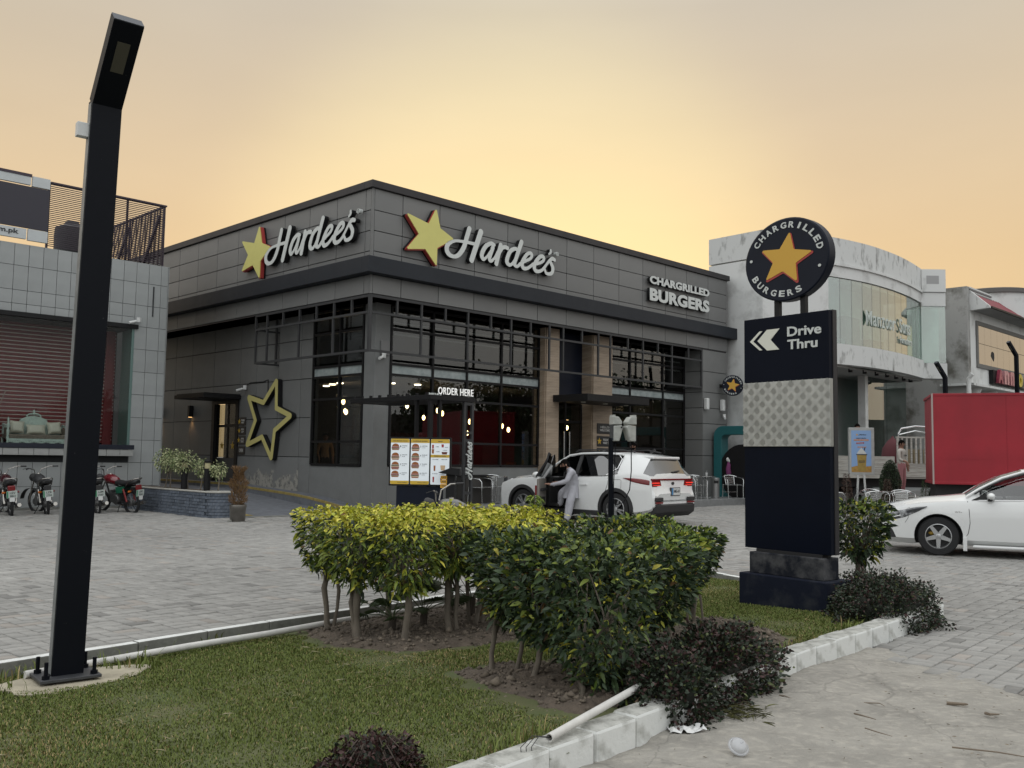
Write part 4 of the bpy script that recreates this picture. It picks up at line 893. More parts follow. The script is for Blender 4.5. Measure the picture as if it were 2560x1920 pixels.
# menu board facing the road
mbd = emp('menu_board', (-1.87, 19.3, .05), rad(-3), 'black drive-through menu stand with three white burger panels', 'menu board')
MB().box(-.64, 0, .83, .64, .14, 1.83).build('cabinet', m_blk, mbd, bevel=.006)
MB().box(-.48, .03, .30, .48, .12, .825).build('lower_box', m_navyp, mbd, bevel=.006)
for x in (-.45, .4): MB().box(x, .04, -.05, x+.1, .11, .30).build('leg', m_blk, mbd)
m_scr = mat('menu_white', (.62, .66, .68), .5, emit=(.85, .93, 1), es=.22); m_mye = mat('menu_yellow', (.5, .33, .035), .5, emit=(1, .65, .07), es=.06)
m_bun = mat('print_bun', (.36, .12, .035), .6, var=.4, vs=40); m_pat = mat('print_patty', (.13, .03, .018), .6); m_lv = mat('print_lettuce', (.11, .15, .035), .6); m_txt = mat('print_ink', (.03, .035, .04), .6); m_chz = mat('print_cheese', (.6, .42, .25), .6); m_red = mat('print_red', (.35, .03, .03), .5)
def rrect(w, h, r, n=5):
    P = []
    for cx, cy, a0 in ((w/2-r, h/2-r, 0), (-w/2+r, h/2-r, 90), (-w/2+r, -h/2+r, 180), (w/2-r, -h/2+r, 270)):
        for i in range(n+1): a = rad(a0+90*i/n); P.append((cx+r*math.cos(a), cy+r*math.sin(a)))
    return P
def burger(mbs, x, z, w, lay):
    """flat printed burger: bun, layers, base"""
    P = [(x+w/2*math.cos(a), z+.012+w*.42*math.sin(a)) for a in np.linspace(0, math.pi, 12)]; mbs['bun'].append(P)
    cols = ['lv', 'pat', 'chz', 'pat', 'red']; zz_ = z+.008
    for k in range(lay):
        mbs[cols[(k+lay) % 5]].append([(x-w*.53, zz_-.014), (x+w*.53, zz_-.012), (x+w*.55, zz_), (x-w*.55, zz_-.001)]); zz_ -= .0145
    mbs['bun'].append([(x-w*.45, zz_-.022), (x+w*.45, zz_-.022), (x+w*.5, zz_-.002), (x-w*.5, zz_-.002)])
names = [('HAND BREADED CHICKEN', ['CHICKEN FILLET', 'SUPER CHICKEN', 'BIG CHICKEN', 'CHICKEN']), ('CHARGRILLED BURGERS', ['FAMOUS STAR', 'MUSHROOM', 'THICKBURGER', 'SUPER STAR']), ('SIDES', [])]
for pi_, x in enumerate((-.415, .0, .415)):
    pr_ = emp('menu_panel', parent=mbd); pr_.matrix_local = FX(x, -.004, 1.33)
    link('panel_sheet', loops_mesh('panel_sheet', [rrect(.385, .93, .02)], .006, [m_scr]), None, pr_)
    S = {k: [] for k in ('bun', 'pat', 'lv', 'chz', 'red', 'ye', 'tx')}
    S['ye'].append([(-.1925, .385), (.1925, .385), (.1925, .445), (.1725, .465), (-.1725, .465), (-.1925, .445)])
    texts = [(names[pi_][0], 0, .42, .30 if pi_ < 2 else .09, .02)]
    if pi_ < 2:
        S['ye'].append([(-.1725, -.465), (.1725, -.465), (.1925, -.445), (.1925, -.395), (-.1925, -.395), (-.1925, -.445)])
        texts.append(('MAKE A MEAL', .06, -.43, .2, .013))
        for i in range(4):
            zc = .29-.185*i; burger(S, -.095, zc, .15, 3+(i+pi_) % 3); texts.append((str(i+1+4*pi_), .012, zc+.02, .016, .035)); texts.append((names[pi_][1][i], .095, zc+.03, .11, .016)); texts.append(('RS 690', .075, zc-.005, .06, .012))
    else:
        S['ye'].append([(-.1925, .09), (.1925, .09), (.1925, .145), (-.1925, .145)]); texts.append(('DESSERTS & DRINKS', 0, .118, .25, .02))
        for cx, cz, w, h, k in ((-.15, .31, .04, .08, 'red'), (.05, .33, .05, .06, 'red'), (-.15, .215, .05, .09, 'bun'), (.09, .18, .12, .05, 'pat'), (-.11, -.13, .04, .11, 'bun'), (.06, -.12, .1, .1, 'chz'), (-.13, -.36, .035, .11, 'red'), (.03, -.37, .04, .09, 'tx'), (.13, -.41, .12, .05, 'red')):
            S[k].append([(cx-w*.4, cz-h/2), (cx+w*.4, cz-h/2), (cx+w/2, cz+h/2), (cx-w/2, cz+h/2)])
        for i, (tx, cx, cz, w) in enumerate((('9 FRIES', -.06, .31, .07), ('10 CURLY', .13, .30, .07), ('11 SHAKE', -.05, .21, .07), ('12 WINGS', .1, .24, .09), ('13 ICE CREAM', -.1, .05, .13), ('14 MILK SHAKE', .09, .05, .13), ('15 SLUSH', -.1, -.24, .11), ('16 DRINKS', .05, -.25, .1), ('17 WATER', .13, -.33, .08))): texts.append((tx, cx, cz, w, .015))
    for i, (k, mm) in enumerate((('bun', m_bun), ('pat', m_pat), ('lv', m_lv), ('chz', m_chz), ('red', m_red), ('ye', m_mye), ('tx', m_txt))):
        if not S[k]: continue
        mb = MB()
        for P in S[k]: mb.add([(a, b, .0048+.0006*i) for a, b in P], [tuple(range(len(P)))])
        mb.build('panel_print', mm, pr_)
    for tx, cx, cz, w, h in texts:
        o = link('lettering', fit_text(tx, w, h, .001, m_txt, .02), None, pr_); o.location = (cx, cz, .0095)
sp_ = emp('order_speaker', (-1.22, 19.05, .05), rad(-3), 'black hooded order speaker post with yellow place order tags', 'speaker post')
MB().box(-.09, 0, 0, .09, .16, 1.16).build('post', m_blk, sp_, bevel=.008)
MB().prism([(-.15, 1.10), (.2, 1.06), (.2, 1.2), (.02, 1.22), (-.24, 1.12)], -.14, .12, Matrix.Rotation(rad(90), 4, 'X')).build('hood', m_blk, sp_, bevel=.004)
for i, tx in enumerate(('PLACE', 'ORDER', 'HERE')):
    tg = MB().box(-.2, -.012, .98-.085*i, -.07, -.002, 1.055-.085*i).build('order_tag', mat('tag_orange', (.7, .36, .02), .5), sp_); o = link('lettering', fit_text(tx, .1, .035, .002, m_txt, .02), None, tg); stand(o, -.135, -.0135, 1.018-.085*i)
# ================================================================== LEFT BUILDING
m_tile = mat('grey_wall_tile', (.31, .325, .325), .42, var=.12, vs=2, objvar=.05, bump=.02, bs=8)
m_tile2 = mat('sill_tile', (.33, .335, .325), .5, var=.25, vs=4, objvar=.05)
m_blind = mat('red_blind_board', (.15, .016, .018), .6, var=.25, vs=5)
m_grout = mat('dark_grout', (.03, .032, .034), .9)
m_glass2 = glassmat('display_glass', (.93, .95, .94), .22, 0, .0)
lb = emp('showroom', tuple(W(0, 6.37)), YAW, 'pale grey tiled showroom with red blinds and slatted roof screen', 'building')
def ltile(x0, x1, z0, z1, y=0., m=m_tile, name='wall_tile', th=.03): 
    o = panel('R', x0, x1, z0, z1, y, m, th=th, gap=.005, name=name, par=lb, bev=.002); return o
cols = [-2.02, -2.24]+[-2.24-.333*i for i in range(1, 16)]; rws = [.1, .61, 1.21, 1.8, 2.39, 2.99, 3.59, 4.19, 4.79, 5.36, 5.96, 6.5]
for a, b in zip(cols[1:], cols[:-1]):
    for z0, z1 in zip(rws[:-1], rws[1:]):
        if b <= -2.88:      # window zone
            if z1 > 1.3 and z0 < 4.7: continue
            if abs(z0-4.79) < .02: ltile(a, b, 4.83, 5.03); ltile(a, b, 5.03, 5.36); continue
        if b <= -2.88 and abs(z0-.61) < .02: ltile(a, b, z0, z1, .0); continue
        ltile(a, b, z0, z1)
MB().box(-20, .032, 0, -2.88, .3, 1.55).box(-20, .032, 4.75, -2.88, .3, 6.5).box(-2.88, .032, 0, -2.05, .3, 6.5).box(-2.3, .3, 0, -2.05, 12, 6.5).build('wall_core', m_grout, lb)
MB().box(-2.05, .0, 0, -2.018, 12, 6.5).build('side_wall', m_tile, lb)
MB().box(-20, -.0, 5.03, -7.3, .03, 6.5).build('wall_beyond', m_tile, lb); MB().box(-20, 0, .1, -7.3, .03, 1.3).build('wall_beyond', m_tile, lb)
MB().box(-20, -.12, 0, -2.0, .0, .1).build('wall_plinth', m_kerbg, lb, bevel=.01)
MB().box(-20, -.06, 4.72, -2.82, .05, 4.83).build('lintel', m_blk, lb)
MB().box(-20, -.28, 1.55, -2.88, .3, 1.665).build('window_sill', mat('navy_granite', (.012, .015, .026), .2), lb, bevel=.004)
for i in range(12):
    x1 = -2.89-i*.345; ltile(x1-.345, x1, 1.375, 1.548, -.26, m_tile2, 'sill_tile')
MB().box(-20, -.228, 1.375, -2.9, .03, 1.54).build('sill_core', m_grout, lb)
wn = emp('display_window', parent=lb)
for x0, x1 in ((-8.6, -7.1), (-7.1, -4.95), (-4.95, -2.97)): MB().box(x0+.004, .0, 1.67, x1-.004, .012, 4.72).build('pane', m_glass2, wn)
MB().box(-2.965, .0, 1.67, -2.885, .6, 4.72).build('glass_return', mat('green_glass_edge', (.10, .17, .155), .25), wn)
MB().box(-20, .3, 1.55, -2.88, 1.2, 1.66).build('display_shelf', mat('shelf_dark', (.03, .03, .034), .35), wn)
MB().box(-20, 1.15, 1.66, -2.88, 1.2, 4.75).build('display_back', mat('back_dark', (.03, .012, .012), .9), wn)
MB().box(-20, .3, 4.7, -2.88, 1.2, 4.75).build('display_ceiling', m_dark, wn)
bl_me = MB().box(-3.0, -.012, -.035, 0, .004, .035).mesh('blind_slat', [m_blind]); gp_me = MB().box(-3.0, -.0, -.014, 0, .004, .014).mesh('blind_gap', [mat('blind_light_gap', (.62, .60, .56), .8)])
for i in range(31):
    z = 1.75+i*.097
    for x in (-2.98, -6.0): link('blind_slat', bl_me, None, wn, (x, .95, z)); link('blind_gap', gp_me, None, wn, (x, .96, z+.0485))
MB().box(-3.25, .9, 1.66, -3.02, .93, 4.7).build('blind_edge', m_blind, wn)
# carved sofa on the shelf
m_carve = mat('carved_pale_green', (.46, .55, .50), .6, var=.3, vs=14, bump=.5, bs=40); m_cush = mat('cushion_satin', (.50, .48, .40), .35, var=.15, vs=5, bump=.1, bs=30); m_sseat = mat('sofa_seat_fabric', (.10, .085, .07), .8, var=.5, vs=22, dark=(.22, .18, .14))
sf = emp('carved_sofa', tuple(W(-5.0, 6.37+.62, 1.662)), YAW, 'carved pale green sofa with beige cushions in the display window', 'sofa')
MB().box(-.72, -.22, .10, .72, .2, .22).build('seat', m_sseat, sf, bevel=.03)
o = MB(); o.box(-.72, -.235, .06, .72, -.20, .115)
for i in range(36):
    x = -.70+i*.04; o.ball((x, -.225, .035+.02*math.sin(i*.9)), (.022, .015, .03+.02*abs(math.sin(i*.45))), 6, 5)
o.build('apron', m_carve, sf, smooth=40)
for x in (-.7, 0, .7):
    for y in (-.21, .19):
        if x == 0 and y > 0: continue
        MB().lathe([(.018, 0), (.03, .02), (.02, .05), (.032, .08), (.025, .12)], 10, Matrix.Translation((x, y, 0))).build('leg', m_carve, sf, smooth=40)
for s in (-1, 1):
    MB().lathe([(.035, .1), (.028, .2), (.04, .3), (.02, .36), (.045, .44), (.02, .52), (.03, .56), (.004, .64)], 10, Matrix.Translation((.70*s, -.2, 0))).build('arm_post', m_carve, sf, smooth=40)
    MB().bar((.70*s, -.2, .40), (.70*s, .2, .46), .05, .06).build('arm_rail', m_carve, sf)
    MB().box(.66*s-.02, -.18, .2, .66*s+.02, .18, .38).build('arm_panel', m_sseat, sf)
bk = MB().prism(round_poly_loops([(-.7, .2), (-.7, .42), (-.5, .47), (-.34, .5), (-.3, .60), (-.15, .66), (0, .68), (.15, .66), (.3, .6), (.34, .5), (.5, .47), (.7, .42), (.7, .2)], .01, dx=.03)[0][::2], -.03, .03, Matrix.Translation((0, .2, 0)) @ Matrix.Rotation(rad(90), 4, 'X')).build('backrest', m_carve, sf, bevel=.01)
o = MB()
for i in range(15):
    a = math.pi*i/14; o.ball((.16*math.cos(a), .19, .68+.07*math.sin(a)), .024, 6, 5)
o.ball((0, .19, .80), (.03, .02, .05), 8, 6); o.ball((0, .19, .74), .03, 8, 6)
o.build('crest', m_carve, bk, smooth=40)
def cushion(x, z, w, h, ry, par=sf):
    mb = MB(); n = 10; r = []
    for i in range(n+1):
        for j in range(n+1):
            u_, v_ = i/n*2-1, j/n*2-1; t = (1-u_**4)*(1-v_**4); pin = 1-.08*(u_*u_+v_*v_-u_*u_*v_*v_*2); r.append((u_*w/2*pin, -.075*t**.5, v_*h/2*pin))
    k = (n+1)**2; f = [(i*(n+1)+j, (i+1)*(n+1)+j, (i+1)*(n+1)+j+1, i*(n+1)+j+1) for i in range(n) for j in range(n)]
    mb.add(r, f); mb.add([(a, -b, c) for a, b, c in r], [q[::-1] for q in f])
    o = mb.build('cushion', m_cush, par, smooth=50); o.location = (x, .04, z); o.rotation_euler = (rad(-14), rad(ry), 0)
cushion(-.42, .40, .34, .32, 4); cushion(.02, .35, .46, .26, 0); cushion(.45, .40, .34, .32, -5)
def stick_vase(x, label):
    r = emp('stick_vase', tuple(W(x, 6.37+.5, 1.662)), 0, label, 'vase', 'vases of dry sticks in the display window')
    MB().lathe([(.06, 0), (.10, .08), (.12, .2), (.08, .32), (.05, .38), (.06, .42)], 16).build('vase', mat('vase_grey', (.12, .13, .13), .3), r, smooth=50)
    for i in range(7):
        a = RN.uniform(-.25, .32); b = RN.uniform(-.1, .1); MB().tube([(0, 0, .3), (a*.5, b, .8), (a*1.1, b*1.6, 1.35+RN.uniform(-.2, .15))], .009, 5).build('stick', mat('pale_stick', (.32, .29, .25), .7), r)
stick_vase(-6.1, 'dry stick vase at the left of the carved sofa'); stick_vase(-3.75, 'dry stick vase at the right behind the lamp post')
# roof screen
scn = emp('roof_screen', parent=lb); m_slat = mat('screen_slat', (.045, .032, .045), .5, metal=.3)
s1 = MB().box(-5.16, -.015, -.0085, -2.19, .015, .0085).mesh('slat', [m_slat]); s2 = MB().box(-.015, 0, -.0085, .015, 6.8, .0085).mesh('slat', [m_slat])
for i in range(33):
    z = 6.56+i*.0485
    link('slat', s1, None, scn, (0, .03, z)); link('slat', s2, None, scn, (-2.205, .06, z))
for x, y in ((-5.17, .07), (-4.2, .09), (-3.2, .09), (-2.21, .05), (-2.24, 2.2), (-2.24, 4.4), (-2.24, 6.8)): MB().box(x-.025, y-.02, 6.4, x+.025, y+.02, 8.16).build('screen_post', m_slat, scn)
for y in (1.2, 3.2): MB().bar((-2.3, y, 6.5), (-2.27, y-1.0, 7.9), .07).build('brace', m_slat, scn)
MB().box(-5.16, -.02, 8.13, -2.17, .06, 8.17).box(-2.235, .06, 8.13, -2.17, 6.85, 8.17).build('screen_rail', m_slat, scn)
s3 = MB().box(-.012, 0, 0, .012, .02, 1.6).mesh('upright', [m_slat])
for i in range(22): link('upright', s3, None, scn, (-2.24, .25+i*.3, 6.55))
tk = emp('water_tank', tuple(W(-3.9, 6.37+2.0, 6.45)), YAW, 'dark water tank behind the slatted roof screen', 'tank')
MB().lathe([(.42, 0), (.44, .1), (.43, .2), (.44, .3), (.43, .4), (.44, .6), (.42, .78), (.2, .86), (.17, .92), (0.02, .93)], 24).build('tank_body', mat('tank_black', (.02, .02, .022), .6), tk, smooth=40); tk.scale = (1.0, 1.0, 1.38)
sb = emp('sign_hoarding', parent=lb)
MB().box(-9, -.04, 6.9, -5.19, .03, 7.93).build('board', mat('hoarding_navy', (.022, .020, .032), .5), sb)
for x0, x1, z0, z1 in ((-9, -5.64, 7.97, 8.17), (-5.60, -5.19, 7.95, 8.2), (-9, -5.68, 6.62, 6.87), (-5.64, -5.19, 6.6, 6.88)): MB().box(x0, -.05, z0, x1, .03, z1).build('white_sheet', mat('hoarding_white', (.50, .53, .54), .5, var=.1, vs=3), sb)
o = link('lettering', fit_text('m.pk', .44, .15, .01, m_txt, .02), None, sb); stand(o, -6.08, -.056, 6.76)
MB().box(-9, -.06, 8.17, -5.62, -.0, 8.24).build('board_rail', m_slat, sb)
MB().box(-2.45, -.02, 5.1, -2.42, .0, 5.9).build('stain', m_grout, lb)
wall_cam(W(-2.85, 6.37-.14, 4.95), (-.7, -.6), 'floodlight_camera', 'dark and white camera lamp above the showroom window corner')
# ================================================================== PLANTER, POT, BOLLARDS
m_bluebr = mat('blue_grey_brick', (.075, .095, .13), .75, var=.5, vs=9, dark=(.15, .17, .20), objvar=.22, bump=.7, bs=18, bdist=.02)
pl = emp('brick_planter', tuple(W(-3.04, 1.5, .03)), YAW, 'low blue grey brick planter with white coping', 'planter')
MB().box(.03, .2, 0, .62, 4.85, .56).build('planter_core', mat('planter_mortar', (.02, .025, .035), .95), pl); MB().lathe([(.29, 0), (.29, .56)], 20, Matrix.Translation((.325, .28, 0))).build('planter_core', MATS['planter_mortar'], pl)
bme = [MB().box(0, -w/2, .004, .05, w/2, .066).mesh('brick', [m_bluebr]) for w in (.20, .235, .27)]
for j in range(8):
    z = .0+j*.0715; y = .20+(j % 2)*.12
    while y < 4.7:
        k = RN.randrange(3); w = (.20, .235, .27)[k]; o = link('brick', bme[k], None, pl, (-.02+RN.uniform(-.012, .012), y+w/2, z)); y += w+.008
    n = 9
    for i in range(n):
        a = rad(180+(i+.5+(j % 2)*.4)*170/n); o = link('brick', bme[0], None, pl, (.325+.345*math.cos(a), .30+.345*math.sin(a), z)); o.rotation_euler = (0, 0, a+math.pi); o.scale = (1, .56, 1)
        o.location = (.325+(.335+RN.uniform(-.01, .01))*math.cos(a), .30+.335*math.sin(a), z)
MB().box(-.045, .3, .572, .10, 4.85, .60).build('coping', mat('cream_coping', (.45, .44, .40), .8, var=.3, vs=6), pl, bevel=.006)
MB().lathe([(.36, .572), (.36, .6), (.3, .602)], 24, Matrix.Translation((.325, .3, 0))).build('coping', MATS['cream_coping'], pl)
MB().box(.1, .3, .55, .6, 4.85, .59).build('planter_soil', m_soil, pl)
def bollard(x, y, z, label):
    r = emp('bollard_light', tuple(W(x, y, z)), 0, label, 'bollard', 'bollard lights in the planter')
    MB().lathe([(.075, 0), (.075, .52)], 16).build('bollard_post', m_blk, r, smooth=30); MB().lathe([(.06, .52), (.065, .525), (.065, .65), (.06, .655)], 16).build('lens', mat('bollard_lens', (.42, .38, .22), .5), r, smooth=30); MB().lathe([(.08, .655), (.08, .7), (.06, .715)], 16).build('cap', m_blk, r, smooth=30)
bollard(-2.72, 3.55, .61, 'black bollard light between the two bushier planter shrubs'); bollard(-2.75, 2.35, .61, 'black bollard light nearer the planter end with cream lens')
po = emp('potted_cypress', (-5.78, 20.0, .02), .3, 'dried brown cypress in a ribbed metal pot at the planter end', 'plant')
MB().lathe([(.15, 0), (.152, .05), (.158, .06), (.168, .30), (.175, .31), (.178, .37), (.172, .39), (.15, .39), (.15, .33), (.0, .32)], 28, caps=False).build('pot', mat('bronze_pot', (.17, .16, .145), .4, metal=.6, var=.25, vs=8), po, smooth=35)
MB().cb((-.16, -.12, .04), (.09, .07, .08)).build('pot_foot', m_kerbg, po, bevel=.02)
# ================================================================== WHITE CURVED BUILDING
m_wall = mat('stained_white_render', (.62, .63, .62), .85, var=.3, vs=1.3, dark=(.30, .30, .29), detail=10, thr=(.52, .80), bump=.2, bs=8)
m_wall2 = mat('peeling_parapet', (.58, .59, .58), .9, var=.4, vs=2.2, dark=(.14, .14, .13), detail=10, thr=(.54, .74), bump=.3, bs=12, stretch=(1.6, 1.6, .7))
m_gl3 = glassmat('green_curtain_glass', (.74, .84, .79), .9, .03, .19)
m_curt = mat('interior_pale', (.46, .56, .52), .8, var=.45, vs=.9)
wb = emp('curved_showroom', tuple(C0), YAW, 'stained white building with a curved green glass upper front', 'building')
PTH = [(15.95, .95), (15.85, -1.3), (16.6, -1.85), (17.4, -2.25), (18.25, -2.55), (19.56, -2.88), (20.95, -3.07), (22.77, -3.11), (24.41, -3.0), (26.09, -2.79)]
pc = catmull(PTH[1:], 5)
def wall_strip(P, z0, z1, th, m, name, par, off=0.):
    P = np.array(P); n = len(P); N = []
    for i in range(n):
        d = P[min(i+1, n-1)]-P[max(i-1, 0)]; d /= np.hypot(*d); N.append((d[1], -d[0]))      # outward
    N = np.array(N); A = P+N*off; B = P+N*(off-th)
    mb = MB(); mb.loft([[(A[i][0], A[i][1], z0), (A[i][0], A[i][1], z1), (B[i][0], B[i][1], z1), (B[i][0], B[i][1], z0)] for i in range(n)])
    return mb.build(name, m, par, fix=True)
full = [tuple(p) for p in pc]; cut = 15
wall_strip([PTH[0]]+full[:cut+1], .5, 8.6, .3, m_wall, 'flat_wall', wb); wall_strip([PTH[0]]+full, 8.65, 9.6, .3, m_wall2, 'parapet', wb)
wall_strip(full[cut:], 8.16, 8.6, .3, m_wall, 'lintel_band', wb); wall_strip(full[8:], 8.575, 8.67, .34, m_wall, 'cornice', wb, .07); wall_strip(full[cut-4:], 5.0, 5.74, .35, m_wall2, 'slab_edge', wb, .05)
arc = np.array(full[cut:]); sl = np.concatenate([[0], np.cumsum(np.hypot(*np.diff(arc, axis=0).T))]); T = sl[-1]; k = 12
def arc_at(s): i = min(len(sl)-2, max(0, int(np.searchsorted(sl, s)-1))); f = (s-sl[i])/(sl[i+1]-sl[i]); return arc[i]+(arc[i+1]-arc[i])*f
cg = emp('curtain_wall', parent=wb)
for i in range(k):
    a = arc_at(T*i/k+.008); b = arc_at(T*(i+1)/k-.008); mb = MB(); d = (b-a)/np.hypot(*(b-a)); nn = np.array([d[1], -d[0]]); a = a-nn*.06; b = b-nn*.06; c = b-nn*.012; e = a-nn*.012
    mb.prism([tuple(a), tuple(b), tuple(c), tuple(e)], 5.76, 8.14); mb.build('pane', m_gl3, cg, fix=True)
    p = arc_at(T*(i+1)/k)-nn*.08; MB().box(p[0]-.012, p[1]-.012, 5.74, p[0]+.012, p[1]+.012, 8.16).build('seam', mat('silicone_seam', (.05, .07, .065), .6), cg)
wall_strip([tuple(np.array(p)+(0, 1.6)) for p in full[cut:]], 5.6, 8.4, .1, m_curt, 'room_back', wb)
MB().box(17.5, -2.4, 5.3, 26.4, 1, 5.6).box(17.5, -2.3, 8.3, 26.4, 1, 8.4).build('room_slab', m_curt, wb)
MB().box(15.97, 1.0, .5, 26.3, 14, 8.0).build('rear_block', m_wall, wb)
# furniture silhouettes behind the glass
for x, w, h, c in ((19.4, .9, .9, (.10, .13, .15)), (21.0, 1.2, 1.5, (.16, .18, .18)), (20.4, .5, .6, (.05, .16, .20)), (23.0, 1.4, .8, (.2, .2, .18))): MB().box(x, -1.9, 5.6, x+w, -1.5, 5.6+h).build('stored_item', mat('stored_%.2f' % x, c, .7), wb)
def arc_word(txt, s0, s1, z, h):
    wt = [.35 if c in 'il' else (.9 if c in 'Mm' else .6) for c in txt]; cum = np.cumsum([0]+wt); 
    for i, ch in enumerate(txt):
        if ch == ' ': continue
        s = s0+(s1-s0)*(cum[i]+wt[i]/2)/cum[-1]; p = arc_at(s); q = arc_at(s+.1); yaw = math.atan2(q[1]-p[1], q[0]-p[0]); n_ = np.array([math.sin(yaw), -math.cos(yaw)]); p = p+n_*.0
        hh = h*(1 if ch.isupper() or ch in 'hld' else .72); w = (s1-s0)*wt[i]/cum[-1]*.82
        o = link('letter', fit_text(ch, w, hh, .02, mat('glass_letter', (.50, .56, .53), .5), .01), None, wb); o.matrix_local = FX(p[0], p[1], z-(h-hh)/2, yaw)
arc_word('Manzoor Sons', 2.05, 6.15, 6.85, .55); arc_word('Furnishers', 4.9, 6.3, 6.3, .26)
# end block
e0, e1 = np.array((26.09, -2.79)), np.array((26.80, -3.5))
def quadwall(a, b, z0, z1, th, m, nm, off=0.): return wall_strip([tuple(a), tuple((a+b)/2), tuple(b)], z0, z1, th, m, nm, wb, off)
quadwall(e0, e1, 8.62, 9.57, 1.0, m_wall, 'end_block', .05); quadwall(e0+(e1-e0)*.2, e0+(e1-e0)*.72, 8.95, 9.3, .02, mat('recess_grey', (.33, .33, .33), .8), 'block_recess', .052); quadwall(e0, e1, 8.03, 8.6, .6, m_wall, 'end_band'); quadwall(e0, e1, 5.66, 8.02, .02, m_gl3, 'end_pane', -.05); quadwall(e0, e1, 5.0, 5.64, .6, m_wall2, 'end_slab', .03); quadwall(e0, e1+(e1-e0)*.1, 5.6, 8.4, .05, m_curt, 'end_back', -.9)
# ground floor: set back shopfront, column, dark doorway, spotlights under the slab
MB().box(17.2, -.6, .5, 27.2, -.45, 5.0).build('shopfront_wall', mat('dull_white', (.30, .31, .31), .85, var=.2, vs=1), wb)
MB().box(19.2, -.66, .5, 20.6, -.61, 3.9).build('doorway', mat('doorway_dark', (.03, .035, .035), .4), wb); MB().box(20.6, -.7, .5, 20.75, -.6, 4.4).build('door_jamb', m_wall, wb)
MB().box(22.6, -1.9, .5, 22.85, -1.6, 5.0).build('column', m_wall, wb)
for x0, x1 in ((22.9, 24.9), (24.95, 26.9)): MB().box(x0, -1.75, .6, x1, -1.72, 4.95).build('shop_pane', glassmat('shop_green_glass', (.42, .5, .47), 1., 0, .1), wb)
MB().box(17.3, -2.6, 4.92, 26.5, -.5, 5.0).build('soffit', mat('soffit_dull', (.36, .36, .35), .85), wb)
for i in range(8):
    p = arc_at(T*(i+.7)/8.6); o = MB().cb((0, 0, -.03), (.04, .04, .08)).cb((0, -.06, -.1), (.09, .14, .08)).build('spot_fitting', m_blk, wb); o.location = (p[0], p[1]+.35, 4.93)
# rooftop boxes
tk2 = emp('roof_boiler', tuple(W(27.6, 6.5, 8.6)), YAW, 'rusty brown roof tank and frame behind the white block', 'tank'); m_rust = mat('rust_brown', (.08, .045, .035), .85, var=.5, vs=5)
for i in range(6): MB().box(-.45, -.4, .15+i*.2, .5, .4, .29+i*.2).build('tank_course', m_rust, tk2)
MB().box(-.4, -.35, 0, .45, .35, 1.3).build('tank_core', m_rust, tk2); MB().tube([(.4, 0, 1.3), (.9, 0, 1.45), (.7, 0, 1.1)], .02, 5).build('bent_rod', m_rust, tk2)
# ================================================================== ANMOL BUILDING
an = emp('arcade', tuple(C0), YAW, 'white arcade with red tiled canopy and anmol sign at the right edge', 'building'); AY = -3.6
m_dirty = mat('mouldy_render', (.34, .34, .33), .9, var=.5, vs=.8, dark=(.12, .115, .10), detail=11, thr=(.50, .66), bump=.3, bs=10)
MB().box(29, AY, .5, 29.3, 10, 9.18).build('side_wall', m_dirty, an)
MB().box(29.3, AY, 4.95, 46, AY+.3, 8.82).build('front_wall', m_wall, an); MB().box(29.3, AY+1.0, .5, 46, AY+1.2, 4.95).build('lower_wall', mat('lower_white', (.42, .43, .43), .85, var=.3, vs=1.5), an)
for i in range(5): MB().box(29.3, AY-.02-.03*(i % 2), 8.82+i*.076, 32, AY+.25, 8.82+(i+1)*.076-.003).build('parapet_rib', m_wall if i % 2 == 0 else mat('rib_grey', (.16, .16, .16), .8), an)
for i in range(5): MB().box(37.5, AY-.02-.03*(i % 2), 8.82+i*.076, 46, AY+.25, 8.82+(i+1)*.076-.003).build('parapet_rib', m_wall if i % 2 == 0 else MATS['rib_grey'], an)
m_rt = mat('red_roof_tile', (.22, .045, .055), .7, var=.3, vs=6)
rt_me = MB().add([(0, 0, 0), (.34, 0, 0), (.34, .85, .72), (0, .85, .72), (0, 0, -.03), (.34, 0, -.03), (.34, .85, .69), (0, .85, .69), (.17, 0, .03), (.17, .85, .75)], [(0, 8, 9, 3), (8, 1, 2, 9), (4, 7, 6, 5), (0, 4, 5, 1, 8), (1, 5, 6, 2), (0, 3, 7, 4)]).mesh('roof_tile', [m_rt])
for i in range(48): link('roof_tile', rt_me, None, an, (29.6+i*.345, AY-.80, 8.27))
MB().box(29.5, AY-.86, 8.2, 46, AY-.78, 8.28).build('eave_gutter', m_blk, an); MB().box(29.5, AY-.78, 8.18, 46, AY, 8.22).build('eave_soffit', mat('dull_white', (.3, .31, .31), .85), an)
MB().prism([(AY, 8.15), (AY, 9.05), (AY-.8, 8.28), (AY-.8, 8.2)], 29.3, 29.5, Matrix(((0, 0, 1, 0), (1, 0, 0, 0), (0, 1, 0, 0), (0, 0, 0, 1)))).build('eave_end', m_wall2, an, fix=True)
# tower with clock
mb = MB(); cx_, cy_ = 35.0, AY+1.0; mb.lathe([(2.0, 8.3), (2.0, 9.5)], 40, Matrix.Translation((cx_, cy_, 0))); mb.build('round_tower', m_wall, an, smooth=30)
MB().lathe([(2.1, 9.5), (2.1, 9.7), (1.9, 9.75)], 40, Matrix.Translation((cx_, cy_, 0))).build('tower_rim', mat('rim_grey', (.12, .115, .11), .8), an, smooth=30)
ck_ = emp('wall_clock', parent=an); ck_.matrix_local = FX(35.7, AY-.62, 9.05, rad(8)); MB().lathe([(.52, 0), (.52, .18)], 32).build('clock_case', m_blk, ck_); MB().lathe([(.46, .181), (.44, .2)], 32).build('clock_face', mat('clock_white', (.5, .5, .48), .6, var=.4, vs=8), ck_)
